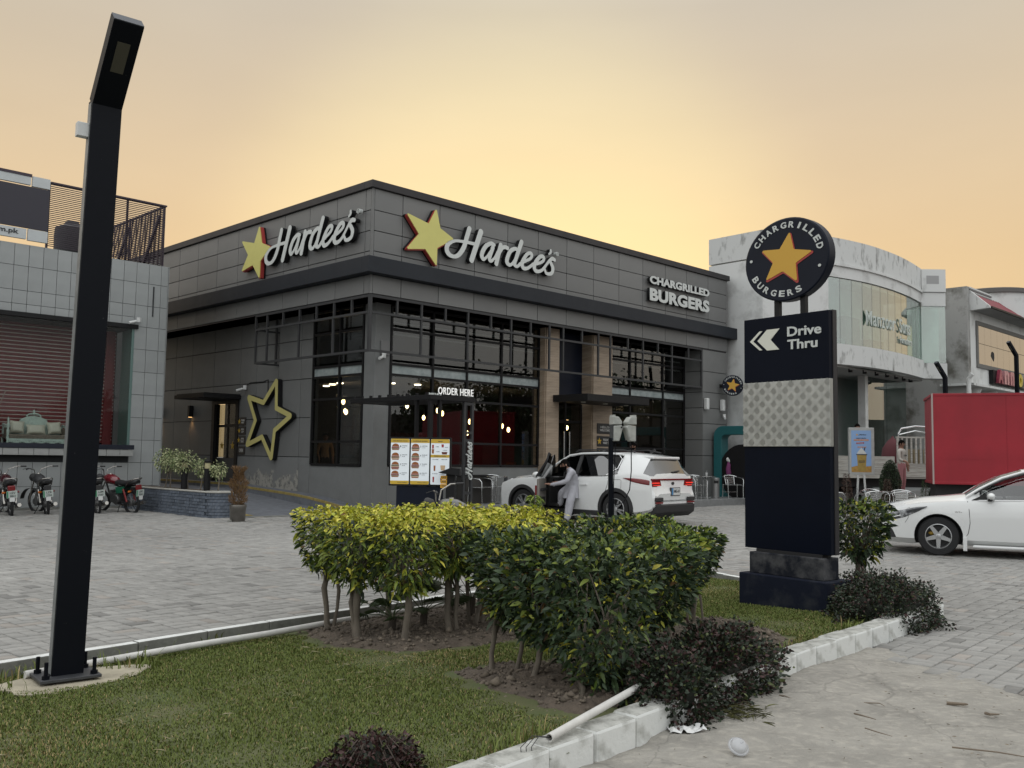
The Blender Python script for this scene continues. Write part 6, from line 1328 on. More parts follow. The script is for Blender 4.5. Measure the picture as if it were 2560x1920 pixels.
# ------------------------------------------------------------------ white SUV with its front door open
def build_suv():
    th = .720; root = emp('parked_suv', (.903, 23.183, .045), math.pi-th, 'white SUV with black cladding, driver door open and tail lamps lit', 'car'); root.scale = (1., 1., 1.)
    S = [(.90, .34, .60, .60, .68, .48), (.85, .24, .78, .72, .80, .62), (.72, .20, .885, .83, .91, .70), (.42, .20, .92, .93, 1.0, .75), (.0, .20, .93, .975, 1.05, .77), (-.35, .20, .93, .995, 1.085, .77), (-.55, .20, .93, 1.0, 1.11, .765), (-.90, .20, .93, 1.01, 1.37, .68), (-1.22, .20, .93, 1.02, 1.55, .625), (-1.52, .20, .93, 1.03, 1.60, .615), (-1.60, .20, .93, 1.035, 1.61, .612), (-2.05, .20, .93, 1.05, 1.622, .605), (-2.42, .20, .93, 1.07, 1.615, .60), (-2.70, .20, .925, 1.12, 1.60, .595), (-2.98, .20, .92, 1.16, 1.575, .585), (-3.22, .22, .905, 1.15, 1.545, .575), (-3.36, .24, .895, 1.14, 1.515, .57), (-3.44, .26, .885, 1.12, 1.33, .62), (-3.53, .28, .875, 1.09, 1.15, .70), (-3.565, .30, .865, .98, 1.03, .72), (-3.58, .33, .85, .82, .87, .72), (-3.64, .36, .84, .68, .72, .72), (-3.62, .42, .78, .60, .63, .66)]
    c = Car(S, [(-.90, -1.52), (-1.60, -2.70), (-3.36, -3.53)], [(-.55, -1.22), (-3.36, -3.53)])
    door = lambda p: p.y > .5 and -1.53 < p.x < -.54 and .29 < p.z < 1.52
    g_, sub = c.make(root, m_carw, m_cglass, [(0, .35), (-2.67, .35)], .405, door=door)
    # the door itself, swung about its front edge
    dr_ = emp('front_door', parent=root); hx, hy = -.62, .93
    for k, nm, m in (('dbody', 'door_skin', m_carw), ('dglass', 'door_glass', m_cglass)):
        o = sub(g_[k], nm, m, dr_)
        if o:
            for v in o.data.vertices: v.co.x -= hx; v.co.y -= hy
            if k == 'dbody': md = o.modifiers.new('t', 'SOLIDIFY'); md.thickness = .05; md.offset = -1
    dr_.location = (hx, hy, 0); dr_.rotation_euler = (0, 0, rad(-62))
    MB().box(-.92, -.10, .36, -.06, -.045, .98).build('door_trim', m_trim, dr_, bevel=.02); MB().box(-.8, -.15, .70, -.2, -.09, .76).build('arm_rest', m_int, dr_, bevel=.01); MB().box(-.90, -.135, .42, -.35, -.095, .56).build('door_pocket', m_int, dr_)
    MB().tube([(-.03, -.03, 1.0), (-.3, -.18, 1.36), (-.62, -.30, 1.53), (-.9, -.315, 1.56), (-.93, -.28, 1.4), (-.92, -.03, 1.02)], .022, 6).build('window_frame', m_clad, dr_); MB().cb((-.925, -.03, .72), (.012, .04, .22)).build('edge_reflector', m_tail, dr_)
    MB().ball((-.08, .14, 1.05), (.07, .10, .075), 12, 8).build('mirror', m_carw, dr_, smooth=50); MB().bar((-.06, 0, 1.0), (-.08, .1, 1.03), .05).build('mirror_stalk', m_clad, dr_)
    # interior
    it = emp('cabin', parent=root)
    MB().box(-3.0, -.86, .32, -.5, .80, .36).build('floor', m_int, it); MB().box(-.75, -.84, .36, -.5, .82, 1.02).build('dashboard', m_int, it, bevel=.03); MB().box(-2.9, -.90, .36, -.6, -.84, 1.0).build('door_lining', m_int, it)
    for y in (.40, -.40): MB().box(-1.75, y-.25, .36, -1.2, y+.25, .62).build('seat', m_int, it, bevel=.05); MB().bar((-1.72, y, .6), (-1.92, y, 1.15), .48, .14).build('seat_back', m_int, it, bevel=.04); MB().bar((-1.93, y, 1.17), (-1.97, y, 1.33), .26, .1).build('head_rest', m_int, it, bevel=.03)
    MB().box(-2.95, -.62, .36, -2.3, .62, .62).build('seat', m_int, it, bevel=.05); MB().bar((-2.75, 0, .6), (-2.95, 0, 1.2), 1.2, .14).build('seat_back', m_int, it, bevel=.04)
    MB().tube([(-.98+.08*math.sin(a)*.4, .40+.18*math.cos(a), .98+.18*math.sin(a)) for a in np.linspace(0, 2*math.pi, 25)[:-1]], .014, 6, closed=True).build('steering_wheel', m_int, it); MB().cb((-.77, .72, .88), (.02, .07, .15)).build('air_vent', m_alu, it)
    MB().box(-1.55, .70, .34, -.52, .88, .40).build('sill', m_int, it); MB().box(-1.9, -.16, .36, -.6, .12, .78).build('console', m_int, it, bevel=.03); MB().box(-1.62, .15, .36, -1.56, .86, 1.02).build('pillar_lining', m_int, it)
    # cladding, lamps, trim
    for sg in (1, -1):
        for x in (0, -2.67): arch_clad(c, root, x, .35, .385, .465, -12, 192, sg)
        MB().box(-2.25, sg*.80-.12, .185, -.42, sg*.80+.125, .30).build('sill_cladding', m_clad, root, bevel=.02)
        decal_strip(c, root, [-2.88, -3.1, -3.3, -3.45, -3.54], [1.035, .955, .915, .895, .89], [1.04, 1.045, 1.035, 1.02, 1.0], m_tail, 'tail_lamp', .012, sg) if 1 else decal_side(c, root, [(-2.93, .86), (-3.05, .80), (-3.34, .82), (-3.44, .88), (-3.46, 1.0), (-3.40, 1.02), (-3.1, .99), (-2.95, .96)][::1] if 0 else [(-2.90, 1.035), (-3.12, .945), (-3.40, .90), (-3.52, .90), (-3.545, 1.0), (-3.30, 1.03), (-3.05, 1.05)], m_tail, 'tail_lamp', .012, sg)
        MB().tube([(-.58, sg*.82, 1.07), (-.90, sg*.71, 1.335), (-1.22, sg*.655, 1.515), (-1.55, sg*.645, 1.56), (-2.05, sg*.636, 1.575), (-2.42, sg*.632, 1.565), (-2.70, sg*.63, 1.545)], .026, 8).build('roof_side_rail', m_carw, root, smooth=50)
        MB().tube([(-1.3, sg*.55, 1.60), (-1.4, sg*.55, 1.645), (-2.6, sg*.54, 1.66), (-2.95, sg*.53, 1.60)], .015, 6).build('roof_rack_rail', m_clad, root)
        MB().tube([(-.92, sg*.895, 1.012), (-1.55, sg*.893, 1.034), (-2.42, sg*.893, 1.074), (-2.72, sg*.885, 1.13)], .009, 6).build('belt_chrome', m_chr, root)
        MB().bar((-1.56, sg*.895, 1.03), (-1.56, sg*.625, 1.545), .09, .016).build('b_pillar', m_clad, root)
        MB().tube([(-2.42, sg*.90, 1.09), (-2.66, sg*.80, 1.24), (-2.70, sg*.68, 1.45), (-2.6, sg*.64, 1.53)], .012, 6).build('window_chrome', m_chr, root)
        for xx in (-1.56, -2.47): gapline(c, root, [(xx, .32), (xx, .6), (xx-.01, .9), (xx, .99)] if xx > -2 else [(-2.28, .34), (-2.30, .55), (-2.42, .75), (-2.47, .9), (-2.46, 1.03)], sg)
        MB().bar((-1.72, sg*(c.side(-1.75, .86)+.02), .865), (-1.92, sg*(c.side(-1.9, .86)+.02), .868), .022, .03).build('door_handle', m_carw, root, bevel=.006)
    gapline(c, root, [(-2.83, .98), (-2.80, 1.0), (-2.6, 1.0), (-2.56, .97), (-2.57, .82), (-2.62, .79), (-2.8, .79), (-2.83, .83), (-2.83, .98)], 1, .003)
    for sg in (1, -1):
        MB().prism([(-.83, .86), (-.45, .86), (-.52, 1.02), (-.83, 1.02)] if sg < 0 else [(.45, .86), (.83, .86), (.83, 1.02), (.52, 1.02)], 0, .03, Matrix(((0, 0, -1, -3.548), (1, 0, 0, 0), (0, 1, 0, 0), (0, 0, 0, 1)))).build('tail_lamp', m_tail, root, fix=True)
        MB().box(-3.592, sg*.66-.13, .885, -3.581, sg*.66+.13, .898).build('lit_strip', m_tlit, root); MB().box(-3.592, sg*.70-.15, .930, -3.581, sg*.70+.14, .952).build('lit_strip', m_tlit, root)
        MB().box(-3.66, sg*.66-.16, .545, -3.635, sg*.66+.16, .63).build('fog_surround', m_clad, root, bevel=.015); MB().box(-3.668, sg*.66-.13, .50, -3.63, sg*.66+.13, .535).build('rear_reflector', m_tail, root)
    MB().box(-3.586, -.84, 1.0, -3.55, .84, 1.032).build('tail_bar', m_tail, root)
    MB().loft([[(x, y, z) for z, x in ((.19, -3.50), (.30, -3.66), (.47, -3.672), (.49, -3.60), (.25, -3.40))] for y in (-.80, 0, .80)]).build('rear_bumper_cladding', m_clad, root, bevel=.02, fix=True)
    MB().loft([[(x, y, z) for z, x in ((.19, .74), (.24, .89), (.44, .915), (.46, .84), (.2, .6))] for y in (-.62, 0, .62)]).build('front_bumper_cladding', m_clad, root, bevel=.02, fix=True)
    MB().box(-3.43, -.555, 1.455, -3.10, .555, 1.515).build('roof_spoiler', m_carw, root, bevel=.02)
    MB().bar((-3.525, -.05, 1.17), (-3.51, -.36, 1.20), .05, .025).build('rear_wiper', m_clad, root)
    pl_ = MB().box(-3.605, -.27, .66, -3.575, .12, .84).build('number_plate', m_clad, root); pl_.location = (-.035, .05, 0)
    MB().box(-3.609, -.25, .675, -3.604, .09, .825).build('plate_face', mat('plate_white', (.55, .56, .55), .5), pl_); MB().box(-3.612, .03, .675, -3.609, .09, .825).build('plate_band', mat('plate_blue', (.05, .2, .4), .5), pl_)
    o = link('lettering', fit_text('AMG-10', .24, .07, .002, m_txt, .01), None, pl_); o.matrix_local = Matrix.Translation((-3.612, -.105, .76)) @ Matrix.Rotation(rad(-90), 4, 'Z') @ Matrix.Rotation(rad(90), 4, 'X')
    lg = MB().lathe([(.055, 0), (.055, .008), (.04, .012)], 20).build('rear_badge', m_clad, root); lg.matrix_local = Matrix.Translation((-3.582, 0, .93)) @ Matrix.Rotation(rad(-90), 4, 'Y') @ Matrix.Diagonal((.62, 1, 1, 1))
    o = link('rear_lettering', fit_text('SPORTAGE', .28, .025, .004, m_chr, .02), None, root); o.matrix_local = Matrix.Translation((-3.588, .55, .79)) @ Matrix.Rotation(rad(-90), 4, 'Z') @ Matrix.Rotation(rad(90), 4, 'X')
    for y in (-1, 1): MB().prism([(.42*y, .80), (.74*y, .86), (.72*y, .96), (.45*y, .88)], 0, .12, Matrix(((0, 0, 1, .66), (1, 0, 0, 0), (0, 1, 0, 0), (0, 0, 0, 1)))).build('headlamp', m_head, root, fix=True)
    MB().box(.86, -.4, .52, .905, .4, .72).build('grille', m_clad, root)
    for x in (0, -2.67):
        for sg in (1, -1): wheel(root, x, sg*.915, .35, .35, .22, .235, 5, sg, True)
    MB().bar((-3.0, .0, 1.60), (-3.12, 0, 1.67), .03, .05).build('fin_antenna', m_clad, root)
    MB().box(-2.5, -.5, 1.60, -1.35, .5, 1.628).build('glass_roof', mat('roof_glass', (.03, .03, .03), .08), root)
build_suv()
# ------------------------------------------------------------------ white sedan at the right edge
def build_sedan():
    # front axle centre: visible wheel is the left one (faces camera)
    th = rad(24); h = Vector((-math.cos(th), math.sin(th), 0)); l = Vector((-h.y, h.x, 0)); wc = Vector((7.02, 15.45, 0)); org = wc-l*.80
    root = emp('parked_sedan', (org.x, org.y, .0), math.atan2(h.y, h.x), 'white sedan with five spoke wheels at the right edge', 'car')
    S = [(.93, .34, .50, .56, .62, .40), (.88, .24, .70, .66, .72, .56), (.76, .19, .82, .74, .80, .64), (.5, .18, .865, .80, .87, .70), (.2, .18, .88, .85, .93, .72), (-.15, .18, .88, .89, .965, .73), (-.42, .18, .88, .905, 1.0, .72), (-.62, .18, .88, .915, 1.14, .68), (-.95, .18, .88, .925, 1.32, .61), (-1.25, .18, .88, .935, 1.42, .565), (-1.5, .18, .88, .94, 1.45, .555), (-1.62, .18, .88, .942, 1.455, .553), (-2.1, .18, .88, .955, 1.455, .55), (-2.5, .18, .88, .965, 1.43, .55), (-2.95, .18, .875, .985, 1.28, .57), (-3.25, .18, .865, .99, 1.09, .62), (-3.5, .2, .85, .98, 1.03, .66), (-3.64, .28, .80, .9, .95, .66), (-3.68, .4, .74, .7, .75, .6)]
    c = Car(S, [(-.62, -1.5), (-1.62, -2.5)], [(-.42, -1.25), (-2.5, -3.25)])
    c.make(root, m_carw, m_cglass2, [(0, .317), (-2.7, .317)], .365)
    it = emp('cabin', parent=root)
    MB().box(-2.9, -.80, .3, -.5, .80, .34).build('floor', m_int, it); MB().box(-.80, -.78, .34, -.45, .78, .95).build('dashboard', m_int, it, bevel=.04)
    for y in (.37, -.37): MB().bar((-1.78, y, .5), (-2.0, y, 1.08), .46, .12).build('seat_back', mat('seat_grey', (.10, .10, .10), .8), it, bevel=.04); MB().box(-1.8, y-.23, .36, -1.25, y+.23, .56).build('seat', MATS['seat_grey'], it, bevel=.04)
    MB().tube([(-1.05+.06*math.sin(a), -.37+.18*math.cos(a), .93+.17*math.sin(a)) for a in np.linspace(0, 2*math.pi, 25)[:-1]], .014, 6, closed=True).build('steering_wheel', m_int, it)
    for sg in (1, -1): MB().box(-2.6, sg*.80-.03, .3, -.5, sg*.80+.03, .9).build('door_lining', MATS['seat_grey'], it)
    for sg in (1, -1):
        MB().tube([(-.42, sg*.78, .96), (-.62, sg*.72, 1.095), (-.95, sg*.645, 1.275), (-1.25, sg*.60, 1.375), (-1.6, sg*.585, 1.405), (-2.1, sg*.58, 1.41), (-2.5, sg*.582, 1.38), (-2.95, sg*.60, 1.235)], .024, 8).build('roof_side_rail', m_carw, root, smooth=50)
        MB().tube([(-.55, sg*.80, 1.02), (-.75, sg*.735, 1.145), (-.98, sg*.68, 1.255), (-1.3, sg*.635, 1.355), (-1.7, sg*.62, 1.375), (-2.2, sg*.615, 1.375)], .014, 6).build('window_visor', m_clad, root)
        MB().bar((-1.56, sg*.855, .94), (-1.56, sg*.585, 1.40), .09, .014).build('b_pillar', m_clad, root)
        MB().prism([(-.50, .92), (-.72, .93), (-.72, 1.03)], -.01, .01, Matrix(((1, 0, 0, 0), (0, 0, 1, sg*.835), (0, 1, 0, 0), (0, 0, 0, 1)))).build('quarter_panel', m_clad, root, fix=True)
        MB().tube([(-.6, sg*.848, .918), (-1.5, sg*.846, .942), (-2.5, sg*.846, .97)], .008, 6).build('belt_line', m_chr, root)
        mi = emp('mirror', parent=root); mi.location = (-.78, sg*.93, .99); MB().ball((0, 0, 0), (.06, .10, .055), 14, 10).build('mirror_shell', m_carw, mi, smooth=60); MB().bar((0, -sg*.1, -.04), (.02, sg*.02, -.07), .06, .03).build('mirror_base', m_clad, mi)
        gapline(c, root, [(-.44, .9), (-.46, .75), (-.47, .55), (-.44, .38), (-.36, .26)], sg, .004); gapline(c, root, [(-1.58, .93), (-1.58, .5), (-1.56, .24)], sg, .004); gapline(c, root, [(.62, .70), (.42, .77), (.45, .60), (.5, .52)], sg, .003)
        MB().bar((-1.28, sg*(c.side(-1.3, .78)+.022), .775), (-1.50, sg*(c.side(-1.5, .78)+.022), .785), .02, .035).build('door_handle', m_carw, root, bevel=.008)
        decal_strip(c, root, [.87, .8, .66, .5, .34, .16], [.545, .54, .555, .60, .68, .785], [.62, .655, .705, .745, .785, .80], m_head, 'headlamp', .012, sg)
        MB().tube([(.84, sg*(c.side(.84, .6)+.006), .59), (.7, sg*(c.side(.7, .6)+.012), .60), (.56, sg*(c.side(.56, .62)+.012), .64)], .008, 6).build('headlamp_chrome', m_chr, root)
        MB().box(.58, sg*.80-.03, .27, .80, sg*.80+.02, .42).build('bumper_vent', m_clad, root, bevel=.01)
        o = link('side_badge', fit_text('VVT-i', .10, .02, .003, m_chr, .01), None, root); o.matrix_local = FX(-.30, sg*(c.side(-.3, .72)+.003)*1, .72, math.pi if sg > 0 else 0)
        MB().box(-2.3, sg*.82-.05, .15, -.5, sg*.82+.05, .2).build('side_skirt', m_carw, root, bevel=.02); MB().box(-.42, sg*.83-.09, .10, -.36, sg*.83+.06, .33).build('mud_flap', m_carw, root, bevel=.008)
        for x in (0, -2.7): wheel(root, x, sg*.845, .317, .317, .2, .20, 5, sg)
    o = MB().ball((0, 0, 0), (.05, .02, .03)).build('brake_caliper', mat('caliper_gold', (.4, .25, .03), .5), root, smooth=50); o.location = (.10, .77, .36)
    MB().box(.85, -.35, .35, .93, .35, .5).build('grille', m_clad, root, bevel=.01)
build_sedan()
# ------------------------------------------------------------------ red box truck and white flatbed
tr_ = emp('box_truck', (11.02, 24.5, 0), rad(-19), 'plain red box truck parked behind the white sedan', 'truck'); m_redb = mat('truck_red', (.32, .009, .021), .5, var=.3, vs=.8, bump=.03, bs=3)
MB().box(.03, 0, .98, 6.4, 2.3, 3.33).build('cargo_box', m_redb, tr_)
for z in (1.0, 3.30): MB().box(.0, -.012, z-.035, 6.42, 2.312, z+.035).build('edge_rail', m_redb, tr_, bevel=.008)
MB().box(-.005, -.013, .965, .035, .03, 3.335).build('corner_post', mat('post_pale', (.36, .3, .28), .6), tr_)
for x in (1.75, 3.5, 5.2): MB().box(x, -.006, 1.04, x+.012, -.0, 3.26).build('sheet_seam', m_redb, tr_)
MB().box(.05, -.005, 1.62, 6.4, -.001, 1.628).build('sheet_seam', m_redb, tr_)
MB().box(.1, .4, .6, 7.5, 1.9, .95).build('chassis', m_clad, tr_); MB().box(6.6, .1, .5, 8.2, 2.2, 2.6).build('cab', m_redb, tr_, bevel=.12, seg=3)
for x in (1.3, 7.3):
    for y, sg in ((.12, -1), (2.18, 1)): wheel(tr_, x, y, .42, .42, .25, .24, 6, sg)
fb = emp('flatbed_truck', (10.2, 30, 0), rad(1), 'white plank sided flatbed truck with tall slatted rail', 'truck'); m_plk = mat('white_plank', (.46, .455, .42), .8, var=.35, vs=5, dark=(.25, .23, .2), stretch=(.4, 1, 4), objvar=.08)
for i in range(6): MB().box(.2, 0, 1.0+i*.118, 2.1, .05, 1.112+i*.118).build('side_plank', m_plk, fb, bevel=.004)
for i in range(3): MB().box(2.12, 0, 1.08+i*.125, 5.4, .05, 1.2+i*.125).build('side_plank', m_plk, fb, bevel=.004)
MB().box(.2, .05, 1.0, 5.4, 2.0, 1.06).build('deck', m_plk, fb)
MB().box(2.15, -.01, 2.30, 5.4, .04, 2.35).box(2.15, -.01, 1.45, 5.4, .04, 1.49).build('rail', m_plk, fb)
for i in range(22): MB().box(2.17+i*.15, -.015, 1.46, 2.22+i*.15, .03, 2.32).build('rail_slat', m_plk, fb)
for i in range(16): MB().box(2.5+i*.17, .3, 1.1, 2.58+i*.17, .36, 1.95).build('load_board', mat('bamboo_board', (.30, .25, .16), .8, objvar=.2), fb)
MB().tube([(2.45, .5, 1.1), (2.45, .5, 2.45), (2.55, .5, 2.62), (3.0, .5, 2.70), (3.4, .5, 2.68), (3.6, .5, 2.58), (3.62, .5, 1.1)], .03, 8).build('bed_frame', m_alu, fb); MB().tube([(2.47, .5, 2.42), (3.0, .5, 2.55), (3.6, .5, 2.45)], .025, 8).build('bed_frame', m_alu, fb)
MB().box(.2, .3, .72, 5.4, 1.7, 1.0).build('chassis', m_clad, fb)
for x in (1.2, 4.4):
    for y, sg in ((.2, -1), (1.8, 1)): wheel(fb, x, y, .4, .4, .24, .23, 6, sg)
mb = MB()
for z, r in ((1.10, .25), (1.5, .33), (1.9, .36), (2.2, .30), (2.42, .16), (2.55, .05)): pass
sk = MB().lathe([(.24, 0), (.33, .25), (.36, .6), (.32, .9), (.16, 1.15), (.05, 1.24), (.03, 1.3)], 16).build('covered_bundle', mat('maroon_cover', (.10, .03, .035), .9, bump=.5, bs=6), None, smooth=60); sk.location = (12.45, 30.55, 1.065); tag(sk, 'maroon wrapped bundle standing on the flatbed behind the rail', 'bundle')
stp = MB().box(11.2, 28.0, 0, 12.6, 29.0, .5).build('loading_step', m_kerbg, bevel=.02); tag(stp, kind='structure')
# ------------------------------------------------------------------ motorcycles
m_spoke = mat('spoke_steel', (.5, .5, .5), .3, metal=1.); m_eng = mat('engine_grey', (.16, .16, .16), .45, metal=.7, var=.3, vs=12); m_exh = mat('exhaust_chrome', (.45, .43, .4), .25, metal=1., var=.2, vs=8); m_seat = mat('seat_vinyl', (.014, .014, .015), .5)
def motorcycle(loc, heading, lean, tank, band, plate, label, steer=0.):
    """X forward, origin under the rear axle contact"""
    r = emp('motorcycle', loc, 0, label, 'motorcycle', 'motorcycles parked along the showroom wall'); r.rotation_euler = (Matrix.Rotation(heading, 3, 'Z') @ Matrix.Rotation(lean, 3, 'X')).to_euler()
    m_t = mat('tank_%s' % tank[0], tank[1], .25, coat=.8)
    def bw(x, z, R, name, par, yaw=0.):
        w = emp(name, parent=par); w.location = (x, 0, z); w.rotation_euler = (0, 0, yaw)
        T_ = MB(); T_.tube([(R*.91*math.cos(a), 0, R*.91*math.sin(a)) for a in np.linspace(0, 2*math.pi, 33)[:-1]], R*.105, 8, closed=True); T_.build('tyre', m_tyre, w, smooth=60)
        MB().tube([(R*.80*math.cos(a), 0, R*.80*math.sin(a)) for a in np.linspace(0, 2*math.pi, 33)[:-1]], .014, 6, closed=True).build('rim', m_rimd, w, smooth=60)
        q = MB()
        for i in range(18):
            a = 2*math.pi*i/18; q.tube([(.05*math.cos(a+.5), .03*(-1)**i, .05*math.sin(a+.5)), (R*.8*math.cos(a), 0, R*.8*math.sin(a))], .003, 4)
        q.build('spokes', m_spoke, w); MB().lathe([(.06, -.06), (.075, -.05), (.075, .05), (.06, .06)], 16, Matrix.Rotation(rad(90), 4, 'X')).build('hub', m_eng, w)
    bw(0, .29, .29, 'rear_wheel', r)
    fk = emp('front_fork', parent=r); fk.location = (.98, 0, .80); fk.rotation_euler = (0, rad(0), steer)
    fw = emp('front_wheel', parent=r); bpy.data.objects.remove(fw)
    w = 1.22; 
    bw(w, .29, .29, 'front_wheel', r, steer)
    for s in (-1, 1):
        MB().tube([(.24, s*.075, -.51), (0, s*.075, .02)], .018, 8).build('fork_leg', m_exh, fk)
        MB().tube([(-.02, s*.05, .12), (-.04, s*.09, .25), (-.10, s*.27, .30), (-.18, s*.36, .29)], .011, 8).build('handlebar', m_exh, fk); MB().tube([(-.15, s*.32, .295), (-.22, s*.42, .285)], .017, 8).build('grip', m_clad, fk); MB().tube([(-.1, s*.28, .305), (-.04, s*.38, .29)], .006, 5).build('lever', m_clad, fk)
        MB().tube([(-.05, s*.16, .29), (0, s*.24, .4)], .005, 5).build('mirror_stalk', m_clad, fk) if 0 else None
    hl = MB().lathe([(.02, -.08), (.075, -.04), (.095, .03), (.09, .05)], 18, Matrix.Translation((.10, 0, .07)) @ Matrix.Rotation(rad(90), 4, 'Y')).build('headlight', m_clad, fk, smooth=40); MB().lathe([(.085, .052), (.05, .06)], 18, Matrix.Translation((.10, 0, .07)) @ Matrix.Rotation(rad(90), 4, 'Y')).build('lens', m_head, hl)
    MB().loft([[(w-.98+.34*math.cos(a), y, .29-.80+.33*math.sin(a)) for y in (-.055, 0, .055)] for a in np.linspace(rad(15), rad(150), 12)], close=False, caps=False).build('front_mudguard', m_clad, fk, smooth=60)
    # frame, engine, tank, seat
    fr_ = MB(); fr_.tube([(.96, 0, .86), (.80, 0, .45), (.55, 0, .26), (.28, 0, .30)], .022, 8).tube([(.96, 0, .84), (.45, 0, .66), (-.18, 0, .70)], .022, 8).tube([(.30, 0, .30), (.34, 0, .66)], .02, 8); fr_.build('frame', m_clad, r, smooth=50)
    for s in (-1, 1):
        MB().bar((.28, s*.09, .30), (0, s*.10, .29), .02, .05).build('swing_arm', m_clad, r); MB().tube([(.02, s*.115, .32), (.14, s*.115, .62)], .022, 8).build('shock_absorber', mat('shock_red', (.22, .02, .02), .35) if tank[0] == 'red' else m_exh, r)
        MB().cb((.35, s*.105, .26), (.05, .16, .02)).build('foot_peg', m_clad, r); MB().lathe([(.02, 0), (.028, .05), (.02, .07)], 10, Matrix.Translation((-.12, s*.10, .57)) @ Matrix.Rotation(rad(-90*s), 4, 'X')).build('indicator', mat('amber_lens', (.5, .12, .01), .3) if s > 0 else m_tail, r)
    en = MB().cb((.52, 0, .40), (.30, .20, .24)).lathe([(.11, -.13), (.12, -.1), (.12, .1), (.11, .13)], 16, Matrix.Translation((.45, 0, .36)) @ Matrix.Rotation(rad(90), 4, 'X')).build('engine', m_eng, r, bevel=.015)
    for i in range(6): MB().cb((.66, 0, .46+i*.022), (.14, .17, .008)).build('cooling_fin', m_eng, en)
    MB().tube([(.72, -.05, .46), (.78, -.08, .30), (.60, -.12, .19), (.2, -.13, .21), (-.05, -.135, .25)], [.018, .018, .02, .035, .04], 10).build('exhaust', m_exh, r, smooth=50); MB().tube([(-.05, -.135, .25), (-.30, -.14, .29)], [.045, .042], 12).build('silencer', m_exh, r, smooth=50)
    rg = []
    for x, wd, zt, zb_ in ((.96, .02, .86, .80), (.92, .09, .93, .76), (.80, .13, .965, .72), (.65, .13, .95, .70), (.50, .10, .88, .70), (.44, .05, .82, .71)):
        rg.append([(x, wd*math.cos(a)*(1 if math.sin(a) > -.2 else .9), (zt+zb_)/2+(zt-zb_)/2*math.sin(a)) for a in np.linspace(0, 2*math.pi, 17)[:-1]])
    tk_ = MB().loft(rg).build('fuel_tank', m_t, r, smooth=50, fix=True); MB().lathe([(.035, .955), (.03, .975)], 14, Matrix.Translation((.74, 0, 0))).build('filler_cap', m_exh, tk_)
    rg = [[(x, wd*math.cos(a), zc+h*max(-.6, math.sin(a))) for a in np.linspace(0, 2*math.pi, 15)[:-1]] for x, wd, zc, h in ((.50, .07, .77, .05), (.44, .11, .76, .07), (.2, .13, .735, .07), (-.05, .125, .76, .075), (-.22, .11, .79, .07), (-.27, .06, .79, .04))]
    MB().loft(rg).build('seat', m_seat, r, smooth=50, fix=True)
    MB().tube([(.02, -.13, .70), (-.1, -.135, .80), (-.25, -.12, .86), (-.31, -.08, .875), (-.31, .08, .875), (-.25, .12, .86), (-.1, .135, .80), (.02, .13, .70)], .011, 8).build('grab_rail', m_exh, r, smooth=50)
    for s in (-1, 1): MB().prism([(.42, .50), (.44, .66), (.1, .68), (.2, .52)], -.012, .012, Matrix(((1, 0, 0, 0), (0, 0, 1, s*.10), (0, 1, 0, 0), (0, 0, 0, 1)))).build('side_cover', mat('cover_%s' % band[0], band[1], .3), r, bevel=.01, fix=True)
    MB().loft([[(.36*math.cos(a), y, .29+.35*math.sin(a)) for y in (-.07, 0, .07)] for a in np.linspace(rad(40), rad(165), 12)], close=False, caps=False).build('rear_mudguard', m_clad, r, smooth=60)
    MB().box(-.31, -.075, .60, -.26, .075, .72).build('tail_light', m_tail if tank[0] != 'black' else m_clad, r, bevel=.015)
    tl = emp('number_plate', parent=r); tl.matrix_local = Matrix.Translation((-.33, 0, .53)) @ Matrix.Rotation(rad(-12), 4, 'Y') @ Matrix.Rotation(rad(-90), 4, 'Z') @ Matrix.Rotation(rad(90), 4, 'X')
    link('plate', loops_mesh('plate', [rrect(.21, .16, .012)], .006, [mat('moto_plate', (.50, .55, .52), .5)]), None, tl); o = link('plate_band', MB().box(-.1, -.075, .0032, -.07, .075, .004).mesh('plate_band', [mat('plate_green', (.05, .25, .13), .5)]), None, tl)
    for i, tx in enumerate(plate): o = link('lettering', fit_text(tx, .11, .045, .002, m_txt, .01), None, tl); o.location = (.015, .035-.07*i, .0045)
    MB().cb((-.35, 0, .42), (.006, .10, .09)).build('mud_flap', m_white, r); MB().tube([(.3, .1, .25), (.22, .26, .02)], .011, 6).build('side_stand', m_clad, r)
    return r
hd = math.atan2(.82, -.57)
motorcycle((-10.98, 20.75, .0), hd, rad(-5), ('maroon', (.035, .006, .009)), ('black', (.02, .02, .02)), ('LEV', '8821'), 'maroon motorcycle cut by the left frame edge', rad(25))
motorcycle((-10.50, 21.38, .0), hd+.02, rad(-6), ('black', (.015, .015, .016)), ('black', (.02, .02, .02)), ('LZB', '2704'), 'black motorcycle with green banded plate, left of the lamp post', rad(28))
motorcycle((-9.62, 22.0, .0), hd+.05, rad(-6), ('black', (.015, .015, .016)), ('black', (.02, .02, .02)), ('LEM', '1930'), 'black motorcycle mostly hidden behind the lamp post', rad(25))
motorcycle((-9.0, 22.45, .0), hd+.42, rad(-6), ('red', (.14, .008, .014)), ('green', (.02, .14, .08)), ('LEK', '7061'), 'red motorcycle with green side cover next to the planter', rad(25))
motorcycle((-.06, 12.0, .0), rad(150), rad(-8), ('grey', (.05, .05, .05)), ('black', (.02, .02, .02)), ('LEF', '4402'), 'dark motorcycle behind the yellow hedge, only its handlebar showing', rad(10))
